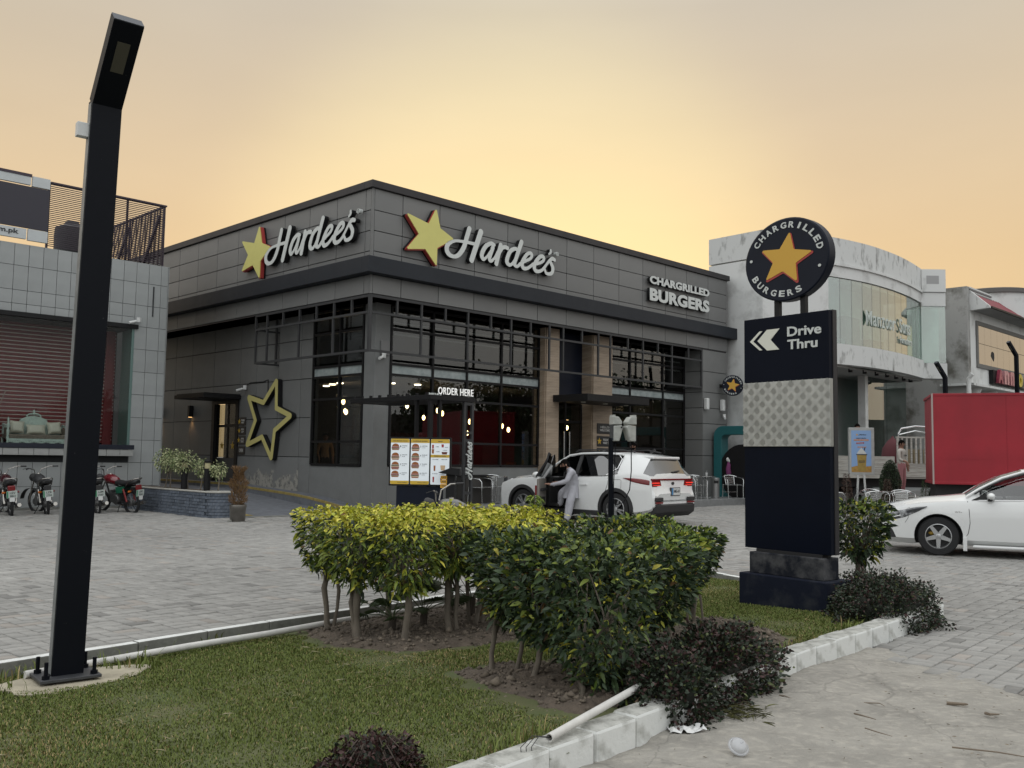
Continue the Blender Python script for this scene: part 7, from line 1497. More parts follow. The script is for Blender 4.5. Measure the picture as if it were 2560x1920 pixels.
# ================================================================== PEOPLE
m_skin = mat('brown_skin', (.26, .14, .095), .6); m_hair = mat('black_hair', (.006, .005, .0045), .95, spec=.05, bump=.6, bs=120)
def skin_body(name, joints, edges, root, parts, parent, sub=2):
    """continuous figure grown with a Skin modifier; parts: joint-name -> material for the nearest joint"""
    names = list(joints); ix = {n: i for i, n in enumerate(names)}
    me = bpy.data.meshes.new(name); me.from_pydata([joints[n][:3] for n in names], [(ix[a], ix[b]) for a, b in edges], [])
    o = bpy.data.objects.new(name, me); COL.objects.link(o); md = o.modifiers.new('skin', 'SKIN'); md.use_smooth_shade = True; md.branch_smoothing = .3
    if not me.skin_vertices: me.attributes
    sv = me.skin_vertices[0].data
    for n in names:
        r = joints[n][3]; sv[ix[n]].radius = (r, joints[n][4] if len(joints[n]) > 4 else r); sv[ix[n]].use_root = (n == root)
    ss_ = o.modifiers.new('sub', 'SUBSURF'); ss_.levels = sub; ss_.render_levels = sub
    bpy.context.view_layer.update(); m2 = evalmesh(o); bpy.data.objects.remove(o)
    mats = []
    for m in parts.values():
        if m not in mats: mats.append(m)
    m2.materials.clear()
    for m in mats: m2.materials.append(m)
    J = np.array([joints[n][:3] for n in names]); rj = np.array([joints[n][3] for n in names]); nf = len(m2.polygons); c = np.zeros(nf*3); m2.polygons.foreach_get('center', c); c = c.reshape(-1, 3)
    d = np.full(nf, 1e9); best = np.zeros(nf, int)
    for a, b in edges:
        ia, ib = ix[a], ix[b]; A, B = J[ia], J[ib]; t = np.clip((c-A)@(B-A)/((B-A)@(B-A)+1e-9), 0, 1); q = np.linalg.norm(c-A-(B-A)*t[:, None], axis=1)-.5*(rj[ia]*(1-t)+rj[ib]*t)
        up_ = q < d; d[up_] = q[up_]; best[up_] = np.where(t > .5, ib, ia)[up_]
    lut = np.array([mats.index(parts[n]) for n in names]); mi = lut[best].astype(np.int32)
    m2.polygons.foreach_set('material_index', mi); m2.shade_smooth(); ob = link(name, m2, None, parent); return ob
def hand(J, E, wrist, tip_dir, palm_n, pre, size=1.):
    w = Vector(J[wrist][:3]); d = Vector(tip_dir).normalized(); n = Vector(palm_n); n = (n-d*n.dot(d)).normalized(); s = d.cross(n)
    def put(nm, p, r): J[pre+nm] = (*p, r*size)
    put('palm', w+d*.06*size, .030); put('knuck', w+d*.095*size, .030); E += [(wrist, pre+'palm'), (pre+'palm', pre+'knuck')]
    for i, (o_, l) in enumerate(((-.030, .065), (-.010, .075), (.010, .072), (.030, .055))):
        a = w+d*.10*size+s*o_*size; b = a+d*l*.5*size+n*.004; c = a+d*l*.9*size+n*.022*size
        put('f%da' % i, a, .0095); put('f%db' % i, b, .0085); put('f%dc' % i, c, .007); E += [(pre+'knuck', pre+'f%da' % i), (pre+'f%da' % i, pre+'f%db' % i), (pre+'f%db' % i, pre+'f%dc' % i)]
    a = w+d*.045*size-s*.035*size; b = a+d*.035*size-s*.028*size+n*.008; put('t0', a, .013); put('t1', b, .010); E += [(pre+'palm', pre+'t0'), (pre+'t0', pre+'t1')]
    return [k for k in J if k.startswith(pre)]
def face(root, hc, look, up=(0, 0, 1), beard=False, hairm=m_hair, s=1.):
    """head detail: hair cap, ears, nose, eyes, optional beard; hc = head centre"""
    f = Vector(look).normalized(); u = Vector(up); u = (u-f*u.dot(f)).normalized(); r = u.cross(f)   # r = person's left... 
    M = Matrix((f, r, u)).transposed().to_4x4(); M.translation = Vector(hc)
    hb = MB(); k = []
    nu, nv = 20, 12; vs = []; fs = []
    for i in range(nv+1):
        t = math.pi*.62*i/nv
        for j in range(nu):
            a = 2*math.pi*j/nu; lim = .40 if abs(math.cos(a)) > .5 and math.cos(a) > 0 else .62; tt = min(t, math.pi*lim); rr = 1.07+.02*math.sin(5*a+3*i)
            vs.append((.098*s*rr*math.sin(tt)*math.cos(a)-.008*s, .080*s*rr*math.sin(tt)*math.sin(a), .118*s*rr*math.cos(tt)+.004))
    for i in range(nv):
        for j in range(nu): fs.append((i*nu+j, i*nu+(j+1) % nu, (i+1)*nu+(j+1) % nu, (i+1)*nu+j))
    hb.add(vs, fs, M); hb.build('hair', hairm, root, smooth=70)
    for sg in (-1, 1): MB().ball((-.005*s, sg*.078*s, -.01*s), (.022*s, .012*s, .032*s), 8, 6, M).build('ear', m_skin, root, smooth=70); MB().ball((.083*s, sg*.032*s, .008*s), (.012*s, .014*s, .009*s), 8, 6, M).build('eye', mat('eye_dark', (.03, .025, .02), .3), root); MB().bar(M @ Vector((.088*s, sg*.014*s, .030*s)), M @ Vector((.080*s, sg*.050*s, .028*s)), .006, .006).build('eyebrow', m_hair, root)
    MB().loft([[tuple(M @ Vector((x*s, y*w*s, z*s))) for y in (-1, 1)]+[tuple(M @ Vector(((x+d)*s, 0, z*s)))] for x, w, z, d in ((.088, .008, .015, .006), (.09, .012, -.010, .018), (.088, .016, -.028, .028), (.086, .012, -.036, .008))]).build('nose', m_skin, root, smooth=60, fix=True)
    MB().bar(M @ Vector((.086*s, -.024*s, -.058*s)), M @ Vector((.086*s, .024*s, -.058*s)), .008, .009).build('mouth', mat('lip', (.16, .06, .05), .5), root)
    if beard:
        vs = []; fs = []
        for i in range(7):
            t = math.pi*(.60+.34*i/6)
            for j in range(15):
                a = rad(-100+200*j/14); vs.append((.098*s*1.06*math.sin(t)*math.cos(a)+.004, .080*s*1.08*math.sin(t)*math.sin(a), .118*s*1.08*math.cos(t)))
        for i in range(6):
            for j in range(14): fs.append((i*15+j, (i+1)*15+j, (i+1)*15+j+1, i*15+j+1))
        MB().add(vs, fs, M).build('beard', m_hair, root, smooth=70); MB().bar(M @ Vector((.094*s, -.03*s, -.044*s)), M @ Vector((.094*s, .03*s, -.044*s)), .010, .012).build('moustache', m_hair, root)
m_shal = mat('pale_grey_cotton', (.40, .40, .435), .9, var=.22, vs=9, bump=.9, bs=10, bdist=.035, stretch=(1, 1, .35))
def man():
    r = emp('person', (.09, 0, 0), 0, 'bearded man in pale grey tunic and trousers stepping out of the open car', 'person')
    J = dict(pelvis=(1.33, 21.50, .87, .135, .12), belly=(1.335, 21.46, .99, .14, .12), chest=(1.315, 21.41, 1.12, .155, .125), upper=(1.27, 21.375, 1.215, .13, .11), neck=(1.20, 21.35, 1.275, .058), jaw=(1.135, 21.325, 1.275, .062), head=(1.13, 21.32, 1.345, .088, .082), crown=(1.14, 21.325, 1.405, .07),
             shR=(1.27, 21.25, 1.18, .075), elR=(1.165, 21.12, .965, .058), wrR=(.84, 21.21, .895, .036), shL=(1.27, 21.53, 1.18, .072), elL=(1.20, 21.66, .98, .052), wrL=(1.02, 21.70, .93, .034),
             hipR=(1.345, 21.42, .80, .11), knR=(1.255, 21.22, .50, .105), anR=(1.20, 21.17, .15, .088), ftR=(1.12, 21.12, .085, .045), toR=(1.02, 21.06, .075, .034),
             hipL=(1.29, 21.60, .82, .105), knL=(1.075, 21.55, .70, .10), anL=(1.07, 21.62, .46, .075), ftL=(.97, 21.60, .40, .04))
    E = [('pelvis', 'belly'), ('belly', 'chest'), ('chest', 'upper'), ('upper', 'neck'), ('neck', 'jaw'), ('jaw', 'head'), ('head', 'crown'), ('upper', 'shR'), ('shR', 'elR'), ('elR', 'wrR'), ('upper', 'shL'), ('shL', 'elL'), ('elL', 'wrL'), ('pelvis', 'hipR'), ('hipR', 'knR'), ('knR', 'anR'), ('anR', 'ftR'), ('ftR', 'toR'), ('pelvis', 'hipL'), ('hipL', 'knL'), ('knL', 'anL'), ('anL', 'ftL')]
    hk = hand(J, E, 'wrR', (-1, .12, .18), (0, .2, -1), 'R', 1.); hk += hand(J, E, 'wrL', (-1, .1, .1), (0, .1, -1), 'L', 1.)
    P = {n: m_shal for n in J}; m_shoe = mat('dark_sandal', (.02, .017, .014), .5)
    for n in ('neck', 'jaw', 'head', 'crown')+tuple(hk): P[n] = m_skin
    for n in ('ftR', 'toR', 'ftL'): P[n] = m_shoe
    skin_body('body', J, E, 'pelvis', P, r)
    rings = []
    for z, w, d, cx, cy in ((1.0, .155, .135, 1.335, 21.46), (.88, .165, .15, 1.335, 21.49), (.76, .18, .165, 1.32, 21.47), (.66, .185, .172, 1.30, 21.44), (.60, .19, .175, 1.295, 21.42)):
        rings.append([(cx+w*math.cos(a)*(1+.05*math.sin(6*a)*(1-z)*2), cy+d*math.sin(a)*(1+.06*math.cos(5*a)*(1-z)*2), z+.02*math.sin(3*a)*(1-z)) for a in np.linspace(0, 2*math.pi, 33)[:-1]])
    MB().loft(rings, caps=False).build('tunic_skirt', m_shal, r, smooth=70)
    MB().tube([(.87, 21.203, .90), (.905, 21.195, .907)], [.046, .047], 12).build('cuff', m_shal, r); MB().tube([(1.215+.06*math.cos(a), 21.355+.06*math.sin(a), 1.262+.02*math.cos(a)) for a in np.linspace(0, 2*math.pi, 17)[:-1]], .014, 6, closed=True).build('collar', m_shal, r, smooth=60)
    face(r, (1.13, 21.32, 1.345), (-.93, -.34, -.16), (-.2, 0, 1), True)
man()
def standing(loc, rz, h, top, legs, label, arms=0., hairm=m_hair, beard=False):
    r = emp('person', loc, rz, label, 'person'); k = h/1.72
    J = {n: tuple(c*k for c in v) for n, v in dict(pelvis=(0, 0, .94, .135, .10), belly=(0, 0, 1.08, .13, .10), chest=(0, 0, 1.26, .15, .105), upper=(0, 0, 1.38, .12, .09), neck=(0, 0, 1.47, .052), jaw=(0, -.02, 1.53, .06), head=(0, -.015, 1.60, .085, .08), crown=(0, 0, 1.665, .065),
         shR=(-.17, 0, 1.38, .062), elR=(-.23, .03-arms*.1, 1.12, .047), wrR=(-.20, -.08-arms*.25, .92+arms*.15, .033), shL=(.17, 0, 1.38, .062), elL=(.23, .03, 1.12, .047), wrL=(.22, -.06, .90, .033),
         hipR=(-.09, 0, .88, .095), knR=(-.10, -.02, .48, .066), anR=(-.10, .02, .08, .045), ftR=(-.11, -.10, .045, .038), toR=(-.115, -.18, .035, .03), hipL=(.09, 0, .88, .095), knL=(.10, -.01, .48, .066), anL=(.11, .03, .08, .045), ftL=(.12, -.09, .045, .038), toL=(.125, -.17, .035, .03)).items()}
    E = [('pelvis', 'belly'), ('belly', 'chest'), ('chest', 'upper'), ('upper', 'neck'), ('neck', 'jaw'), ('jaw', 'head'), ('head', 'crown'), ('upper', 'shR'), ('shR', 'elR'), ('elR', 'wrR'), ('upper', 'shL'), ('shL', 'elL'), ('elL', 'wrL'), ('pelvis', 'hipR'), ('hipR', 'knR'), ('knR', 'anR'), ('anR', 'ftR'), ('ftR', 'toR'), ('pelvis', 'hipL'), ('hipL', 'knL'), ('knL', 'anL'), ('anL', 'ftL'), ('ftL', 'toL')]
    hk = hand(J, E, 'wrR', (0, -.3, -1), (1, 0, 0), 'R', k)+hand(J, E, 'wrL', (0, -.3, -1), (-1, 0, 0), 'L', k)
    P = {n: top for n in J}
    for n in ('neck', 'jaw', 'head', 'crown', 'wrR', 'wrL')+tuple(hk): P[n] = m_skin
    for n in ('hipR', 'knR', 'anR', 'hipL', 'knL', 'anL', 'pelvis'): P[n] = legs
    for n in ('ftR', 'toR', 'ftL', 'toL'): P[n] = m_clad
    skin_body('body', J, E, 'pelvis', P, r, 2); face(r, (0, -.015*k, 1.60*k), (0, -1, 0), (0, 0, 1), beard, hairm, k); return r
standing(tuple(W(9.66, -.45, .26)), rad(-65), 1.74, mat('purple_shirt', (.035, .02, .06), .8), m_clad, 'person in dark purple shirt at the terrace window behind the car', .2, beard=True)
pu = standing((11.88, 28.5, .5), rad(40), 1.70, mat('pale_tshirt', (.42, .40, .36), .85), mat('pink_trousers', (.36, .16, .17), .85), 'person in white lettered shirt and pink trousers beside the flatbed rail', .8)
o = link('shirt_lettering', fit_text('USA', .2, .055, .004, m_txt, .03), None, pu); o.matrix_local = FX(0, -.122, 1.23)
standing((11.32, 30.6, 1.06), rad(10), 1.70, mat('dark_shirt', (.05, .05, .055), .85), m_clad, 'person on the flatbed whose head shows above the poster stand')
standing(tuple(W(1.75, 4.3, .45)), rad(20), 1.66, mat('orange_lit_shirt', (.40, .24, .12), .85), m_clad, 'staff member in tan shirt lit behind the side window', .6)  # the orange room light is put into the shirt colour
# ================================================================== PLANTS
m_leaf = mat('leaf', (.05, .09, .02), .52, attr='Col', spec=.4, var=.2, vs=30); m_bark = mat('grey_bark', (.17, .145, .115), .9, var=.4, vs=14, bump=.5, bs=40, stretch=(1, 1, .3))
def leaves(name, P, Nn, size, col, parent, droop=.35, m=m_leaf, wid=.42, kind='stuff', up=.15):
    """curved folded leaves at P pointing along Nn"""
    n = len(P); size = np.broadcast_to(size, n).reshape(n, 1); Nn = Nn/np.linalg.norm(Nn, axis=1, keepdims=True)
    a = NR.normal(0, 1, (n, 3)); s = np.cross(Nn, a); s /= np.linalg.norm(s, axis=1, keepdims=True)+1e-9; b = np.cross(s, Nn)
    flip = np.where(b[:, 2:] < 0, -1., 1.); b = b*flip; s = s*flip
    dz = np.array([0, 0, -1.])
    def pt(t, w, fold): return P+Nn*size*t+s*size*w+b*size*fold+dz*size*droop*t*t
    w = wid/2; V5 = np.stack([pt(0, 0, 0), pt(.35, w, .07), pt(.35, 0, 0), pt(.35, -w, .07), pt(.72, w*.72, .05), pt(.72, 0, 0), pt(.72, -w*.72, .05), pt(1.05, 0, -.03)], 1)
    F = np.array([(0, 1, 2), (0, 2, 3), (1, 4, 5), (1, 5, 2), (2, 5, 6), (2, 6, 3), (4, 7, 5), (5, 7, 6)])
    return npmesh(name, V5.reshape(-1, 3), (F[None]+np.arange(n)[:, None, None]*8).reshape(-1, 3), m, parent, np.repeat(col, 8, 0), smooth=True, kind=kind)
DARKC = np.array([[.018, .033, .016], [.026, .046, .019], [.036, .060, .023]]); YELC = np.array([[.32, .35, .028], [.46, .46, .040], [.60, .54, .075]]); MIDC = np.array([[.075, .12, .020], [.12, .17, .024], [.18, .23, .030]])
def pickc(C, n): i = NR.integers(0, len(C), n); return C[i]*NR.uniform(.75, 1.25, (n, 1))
def shrub(loc, rx, ry, z0, z1, kind, label, trunks, yaw=0., nl=1500, size=.062, group='clipped hedge shrubs on small trunks', lean=0.):
    x, y = loc; zb = float(zl(x, y)); r = emp('hedge_shrub', (x, y, zb), 0, label, 'shrub', group); h = z1-zb; lo = z0-zb
    tr = MB(); top = lo+.12
    for k, (dx, dy, rr) in enumerate(trunks):
        b0 = Vector((dx, dy, -.03)); mid = Vector((dx*.8+RN.uniform(-.055, .055), dy*.8+RN.uniform(-.04, .04), top*RN.uniform(.4, .6))); e = Vector((dx*.6+RN.uniform(-.04, .04), dy*.6+RN.uniform(-.04, .04), top))
        kn = b0.lerp(mid, .55)+Vector((RN.uniform(-.018, .018), RN.uniform(-.018, .018), 0)); tr.tube([b0, b0.lerp(mid, .12), kn, mid, mid.lerp(e, .5)+Vector((RN.uniform(-.02, .02), RN.uniform(-.02, .02), 0)), e], [rr*1.35, rr*.95, rr*.82, rr*.95, rr*.7, rr*.55], 9)
        for q in range(10):
            a = RN.uniform(0, 6.28); f = Vector((rx*RN.uniform(.3, .8)*math.cos(a), ry*RN.uniform(.3, .8)*math.sin(a), lo+RN.uniform(.3, .9)*(h-lo))); s = mid.lerp(e, RN.uniform(-.0, 1.0))
            tr.tube([s, s.lerp(f, .5)+Vector((0, 0, .03)), f], [rr*.5, rr*.35, rr*.15], 6)
    tr.build('trunk', m_bark, r, smooth=60)
    # foliage in the outer shell of a rounded box, some inside
    n = nl; q = NR.uniform(-1, 1, (n*3, 3)); d = np.abs(q)**4; sd = d.sum(1)**.25; q = q[(sd < 1.0)]; sd = sd[(np.abs(q)**4).sum(1)**.25 < 2] if 0 else (np.abs(q)**4).sum(1)**.25
    pr_ = NR.random(len(q)) < (.10+.90*sd**3); q = q[pr_][:n]; sd = sd[pr_][:n]; n = len(q)
    tz_ = (q[:, 2]+1)/2; taper = .38+.62*tz_**.55
    c, s_ = math.cos(yaw), math.sin(yaw); px, py_ = q[:, 0]*rx*taper, q[:, 1]*ry*taper
    wob = .03*np.sin(px*21+x*5)*np.sin(py_*19+y*7); P = np.stack([px*c-py_*s_, px*s_+py_*c, (lo+h)/2+q[:, 2]*(h-lo)/2+np.where(q[:, 2] > .6, wob, 0)-np.where(q[:, 2] < -.3, NR.random(n)**2*.10-.02, 0)], 1)
    Nn = np.stack([P[:, 0]/rx, P[:, 1]/ry, .35*(P[:, 2]-(lo+h)/2)/(h-lo)*2+.25], 1)+NR.normal(0, .55, (n, 3))
    topn = (q[:, 2]+1)/2; rnd = NR.random(n)
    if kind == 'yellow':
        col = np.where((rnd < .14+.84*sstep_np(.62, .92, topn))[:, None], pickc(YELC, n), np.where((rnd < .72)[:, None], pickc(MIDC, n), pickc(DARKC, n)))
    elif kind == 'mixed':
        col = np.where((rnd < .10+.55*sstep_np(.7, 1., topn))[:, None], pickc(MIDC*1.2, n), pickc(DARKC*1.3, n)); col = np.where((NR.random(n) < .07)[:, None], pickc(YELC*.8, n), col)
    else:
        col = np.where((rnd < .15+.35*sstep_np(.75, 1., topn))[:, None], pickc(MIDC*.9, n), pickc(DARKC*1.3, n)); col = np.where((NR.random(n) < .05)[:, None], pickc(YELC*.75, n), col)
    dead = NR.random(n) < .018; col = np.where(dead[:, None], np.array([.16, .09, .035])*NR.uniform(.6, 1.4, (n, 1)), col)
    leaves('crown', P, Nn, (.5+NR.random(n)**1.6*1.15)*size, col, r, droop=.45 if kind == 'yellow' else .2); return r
def sstep_np(a, b, x): t = np.clip((x-a)/(b-a), 0, 1); return t*t*(3-2*t)
KY = rad(49.2)
SH = [((-1.60, 8.42), .30, .34, .50, 1.03, 'yellow', 'yellow tipped hedge shrub at the left end of the row', [(0, 0, .028), (.04, .03, .018)]),
      ((-1.24, 7.86), .32, .34, .46, 1.03, 'yellow', 'yellow tipped hedge shrub, second from the left, with thick forked trunk', [(0, 0, .036), (-.03, .03, .02)]),
      ((-.84, 7.66), .34, .34, .44, 1.03, 'yellow', 'yellow tipped hedge shrub in front, with pale bent trunk', [(0, 0, .034)]),
      ((-.50, 8.08), .33, .36, .55, 1.02, 'yellow', 'yellow tipped hedge shrub with twin trunks right of the bent one', [(0, 0, .03), (.06, .04, .022)]),
      ((-.30, 8.48), .32, .38, .55, 1.03, 'yellow', 'yellow tipped hedge shrub with three slim stems', [(0, 0, .025), (.06, .02, .022), (-.05, .05, .02)]),
      ((-1.12, 8.80), .38, .42, .52, 1.03, 'yellow', 'yellow tipped shrub in the rear row behind the left end', [(0, 0, .03)]),
      ((-.55, 9.25), .42, .42, .55, 1.03, 'yellow', 'yellow tipped shrub in the rear row before the menu stand', [(0, 0, .03)]),
      ((.10, 8.85), .38, .42, .55, 1.03, 'yellow', 'yellow tipped shrub before the open car door', [(0, 0, .03), (.05, 0, .02)]),
      ((.02, 7.95), .30, .34, .50, 1.0, 'yellow', 'yellow tipped shrub in the gap behind the dark hedge', [(0, 0, .02)]),
      ((.05, 6.40), .30, .32, .42, .99, 'dark', 'dark green hedge shrub at the left of the near hedge', [(-.16, .05, .020), (.0, -.05, .018)]),
      ((.26, 6.08), .32, .34, .35, 1.0, 'dark', 'dark green hedge shrub, second along the near hedge', [(-.10, .05, .024)]),
      ((.55, 5.72), .36, .34, .16, 1.0, 'dark', 'dark green hedge shrub nearest the camera with pale new leaves', [(-.11, -.08, .026), (.12, .05, .018)]),
      ((.62, 6.55), .36, .36, .45, .99, 'dark', 'dark green hedge shrub in the middle of the near hedge', [(0, 0, .024)]),
      ((.95, 6.35), .32, .36, .42, .98, 'mixed', 'dark green hedge shrub above the ground cover', [(.05, 0, .024)]),
      ((1.20, 7.20), .32, .36, .54, .95, 'mixed', 'hedge shrub with slim single trunk beside the pylon end', [(.08, .36, .026)]),
      ((1.50, 8.0), .24, .32, .50, .92, 'mixed', 'loose hedge shrub with twisted stems at the right end', [(.08, .15, .028), (.02, .05, .014), (.14, .0, .012)]),
      ((.85, 8.95), .38, .36, .45, .93, 'dark', 'dark shrub in the rear row below the car sill', [(0, 0, .026)]),
      ((1.28, 9.25), .36, .34, .45, .93, 'mixed', 'dark shrub in the rear row before the car wheel', [(0, 0, .026)])]
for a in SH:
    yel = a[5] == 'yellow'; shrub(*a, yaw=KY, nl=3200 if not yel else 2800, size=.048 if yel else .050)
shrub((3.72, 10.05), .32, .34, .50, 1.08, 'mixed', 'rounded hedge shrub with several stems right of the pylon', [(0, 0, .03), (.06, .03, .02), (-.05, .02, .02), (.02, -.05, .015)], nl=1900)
# pale new leaves sticking out of the near hedge
def fresh():
    pass
# ground cover bushes
def groundcover(loc, L_, Wd, h, yaw, label, n, red=.35, dz=.1, size=.026):
    r = emp('ground_cover_bush', (loc[0], loc[1], dz), 0, label, 'bush', 'dark small leaved ground cover bushes')
    c, s = math.cos(yaw), math.sin(yaw); q = NR.normal(0, 1, (n, 3)); q /= np.linalg.norm(q, axis=1, keepdims=True); q[:, 2] = np.abs(q[:, 2]); rad_ = NR.uniform(.55, 1.02, n)**.6
    lump = 1+.16*np.sin(q[:, 0]*9+loc[0])*np.sin(q[:, 1]*8)+.12*np.sin(q[:, 0]*17+2)*np.sin(q[:, 1]*15+q[:, 2]*9)
    px, py_, pz = q[:, 0]*L_*rad_*lump, q[:, 1]*Wd*rad_*lump, q[:, 2]*h*rad_*lump-.06*NR.random(n)-.08*(np.abs(q[:, 1]) > .8)
    P = np.stack([px*c-py_*s, px*s+py_*c, pz], 1); Nn = np.stack([q[:, 0]*c-q[:, 1]*s, q[:, 0]*s+q[:, 1]*c, q[:, 2]*.8+.4], 1)+NR.normal(0, .6, (n, 3))
    base = np.where((NR.random(n) < red)[:, None], np.array([.050, .024, .022]), np.array([.022, .034, .018]))*NR.uniform(.5, 1.6, (n, 1)); base = np.where((NR.random(n) < .05)[:, None], np.array([.09, .11, .035]), base)
    leaves('foliage', P, Nn, NR.uniform(.7, 1.3, n)*size, base, r, droop=.2, wid=.6)
    tw = MB()
    for i in range(26):
        a = RN.uniform(0, 6.28); rr_ = RN.uniform(.5, .95); e = Vector((L_*rr_*math.cos(a)*c-Wd*rr_*math.sin(a)*s, L_*rr_*math.cos(a)*s+Wd*rr_*math.sin(a)*c, h*RN.uniform(.1, .6))); tw.tube([(0, 0, 0), e*.5+Vector((0, 0, .1)), e], [.006, .004, .002], 4)
    tw.build('twigs', mat('bush_twig', (.06, .045, .035), .9), r); 
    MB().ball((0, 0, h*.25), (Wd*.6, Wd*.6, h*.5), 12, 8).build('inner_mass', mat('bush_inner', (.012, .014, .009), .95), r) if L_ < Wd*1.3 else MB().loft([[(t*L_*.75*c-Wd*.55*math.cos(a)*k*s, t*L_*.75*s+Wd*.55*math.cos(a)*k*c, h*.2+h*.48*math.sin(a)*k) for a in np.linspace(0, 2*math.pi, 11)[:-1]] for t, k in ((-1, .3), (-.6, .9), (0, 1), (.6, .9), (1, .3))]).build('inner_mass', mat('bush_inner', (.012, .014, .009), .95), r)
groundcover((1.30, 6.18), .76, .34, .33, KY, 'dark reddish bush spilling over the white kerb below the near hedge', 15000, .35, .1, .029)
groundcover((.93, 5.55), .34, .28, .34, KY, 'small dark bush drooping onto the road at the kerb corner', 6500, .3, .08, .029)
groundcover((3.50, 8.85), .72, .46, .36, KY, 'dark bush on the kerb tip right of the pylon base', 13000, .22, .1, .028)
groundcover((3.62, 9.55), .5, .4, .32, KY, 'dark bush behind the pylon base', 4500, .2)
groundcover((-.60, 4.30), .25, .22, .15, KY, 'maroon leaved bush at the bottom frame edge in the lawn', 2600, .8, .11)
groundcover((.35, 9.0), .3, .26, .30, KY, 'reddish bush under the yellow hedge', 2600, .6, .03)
# fan palms under the hedge
def fan_palm(loc, label, k=1.):
    r = emp('fan_palm', (loc[0], loc[1], float(zl(*loc))), 0, label, 'palm', 'small fan palms under the hedge'); MB().tube([(0, 0, -.02), (.01, 0, .16*k)], [.035, .03], 8).build('stem', mat('palm_fibre', (.05, .04, .03), .95, bump=.8, bs=40), r)
    mb = MB(); cols = []
    for i in range(11):
        a = RN.uniform(0, 6.28); el = RN.uniform(.2, 1.2); e = Vector((math.cos(a)*math.cos(el), math.sin(a)*math.cos(el), math.sin(el)))*RN.uniform(.22, .34)*k+Vector((0, 0, .14*k)); st_ = Vector((.005, 0, .14*k)); mb.tube([st_, st_.lerp(e, .5)+Vector((0, 0, .02)), e], .004, 4)
        d = (e-st_).normalized(); sd_ = d.cross(Vector((0, 0, 1))).normalized()
        for j in range(13):
            b = rad(-75+150*j/12); t = (d*math.cos(b)+sd_*math.sin(b)).normalized(); L_ = .20*k*(1-.25*abs(math.sin(b))); w = .010*k; n_ = t.cross(d.cross(sd_)).normalized(); tip = e+t*L_+Vector((0, 0, -.05*k)); mid = e+t*L_*.55+Vector((0, 0, .0))
            mb.add([e-n_*w*.4, e+n_*w*.4, mid+n_*w, tip, mid-n_*w], [(0, 1, 2, 3, 4)])
    mb.build('fronds', mat('palm_green', (.055, .085, .028), .5, var=.35, vs=8), r)
fan_palm((-.75, 8.35), 'fan palm between the pale trunks of the yellow hedge'); fan_palm((-.35, 8.9), 'larger fan palm behind the twin trunks', 1.25); fan_palm((-1.0, 8.15), 'low fan palm left of the bent trunk', .8)
# stem plant before the car
def stem_plant(loc, h, label):
    r = emp('stem_plant', (loc[0], loc[1], float(zl(*loc))), 0, label, 'plant'); MB().tube([(0, 0, -.02), (.01, 0, h*.5), (0, .01, h)], [.012, .010, .008], 7).build('stem', m_bark, r)
    n = 120; a = NR.uniform(0, 6.28, n); z = h-NR.random(n)**1.5*.2; P = np.stack([.01*np.cos(a), .01*np.sin(a), z], 1); N_ = np.stack([np.cos(a), np.sin(a), NR.uniform(-.2, 1, n)], 1); leaves('leaf_whorl', P, N_, NR.uniform(.06, .11, n), pickc(MIDC*1.5, n), r, droop=.5, wid=.16)
stem_plant((.25, 9.65), 1.12, 'spiky topped stem plant standing up before the open car door')
# planter shrubs: variegated
m_var = mat('variegated_leaf', (.3, .33, .15), .6, attr='Col')
def planter_shrub(xl, yl, h, rx, nl, label, stems=((0, 0),)):
    p = W(xl, yl, .6); r = emp('planter_shrub', tuple(p), 0, label, 'shrub', 'pale variegated shrubs in the brick planter')
    tr = MB()
    for dx, dy in stems: tr.tube([(dx, dy, 0), (dx*.6+.02, dy*.6, h*.35), (dx*.3, dy*.3, h*.62)], [.02, .015, .012], 6); tr.tube([(dx*.6+.02, dy*.6, h*.35), (rx*.5, 0, h*.7)], [.012, .006], 5); tr.tube([(dx*.6+.02, dy*.6, h*.35), (-rx*.5, 0.05, h*.72)], [.012, .006], 5)
    tr.build('trunk', m_bark, r)
    q = NR.normal(0, 1, (nl, 3)); q /= np.linalg.norm(q, axis=1, keepdims=True); q *= (NR.random(nl)**.4)[:, None]*(1+.25*np.sin(q[:, :1]*7)*np.sin(q[:, 1:2]*6))
    P = q*np.array([rx, rx, h*.30])+np.array([0, 0, h*.72]); col = np.where((NR.random(nl) < .6)[:, None], np.array([.36, .38, .20]), np.array([.14, .19, .07]))*NR.uniform(.6, 1.2, (nl, 1))
    leaves('crown', P, q+NR.normal(0, .6, (nl, 3)), NR.uniform(.7, 1.3, nl)*.055, col, r, m=m_var, wid=.5)
planter_shrub(-2.75, 4.35, .98, .36, 900, 'widest pale variegated shrub at the wall end of the planter', ((-.1, .1), (.1, -.1))); planter_shrub(-2.72, 3.6, .95, .33, 800, 'pale variegated shrub round the farther bollard', ((0, 0), (.1, .05))); planter_shrub(-2.7, 2.75, .72, .15, 260, 'thin pale shrub left of the nearer bollard'); planter_shrub(-2.68, 1.95, .70, .18, 300, 'small pale shrub at the near end of the planter')
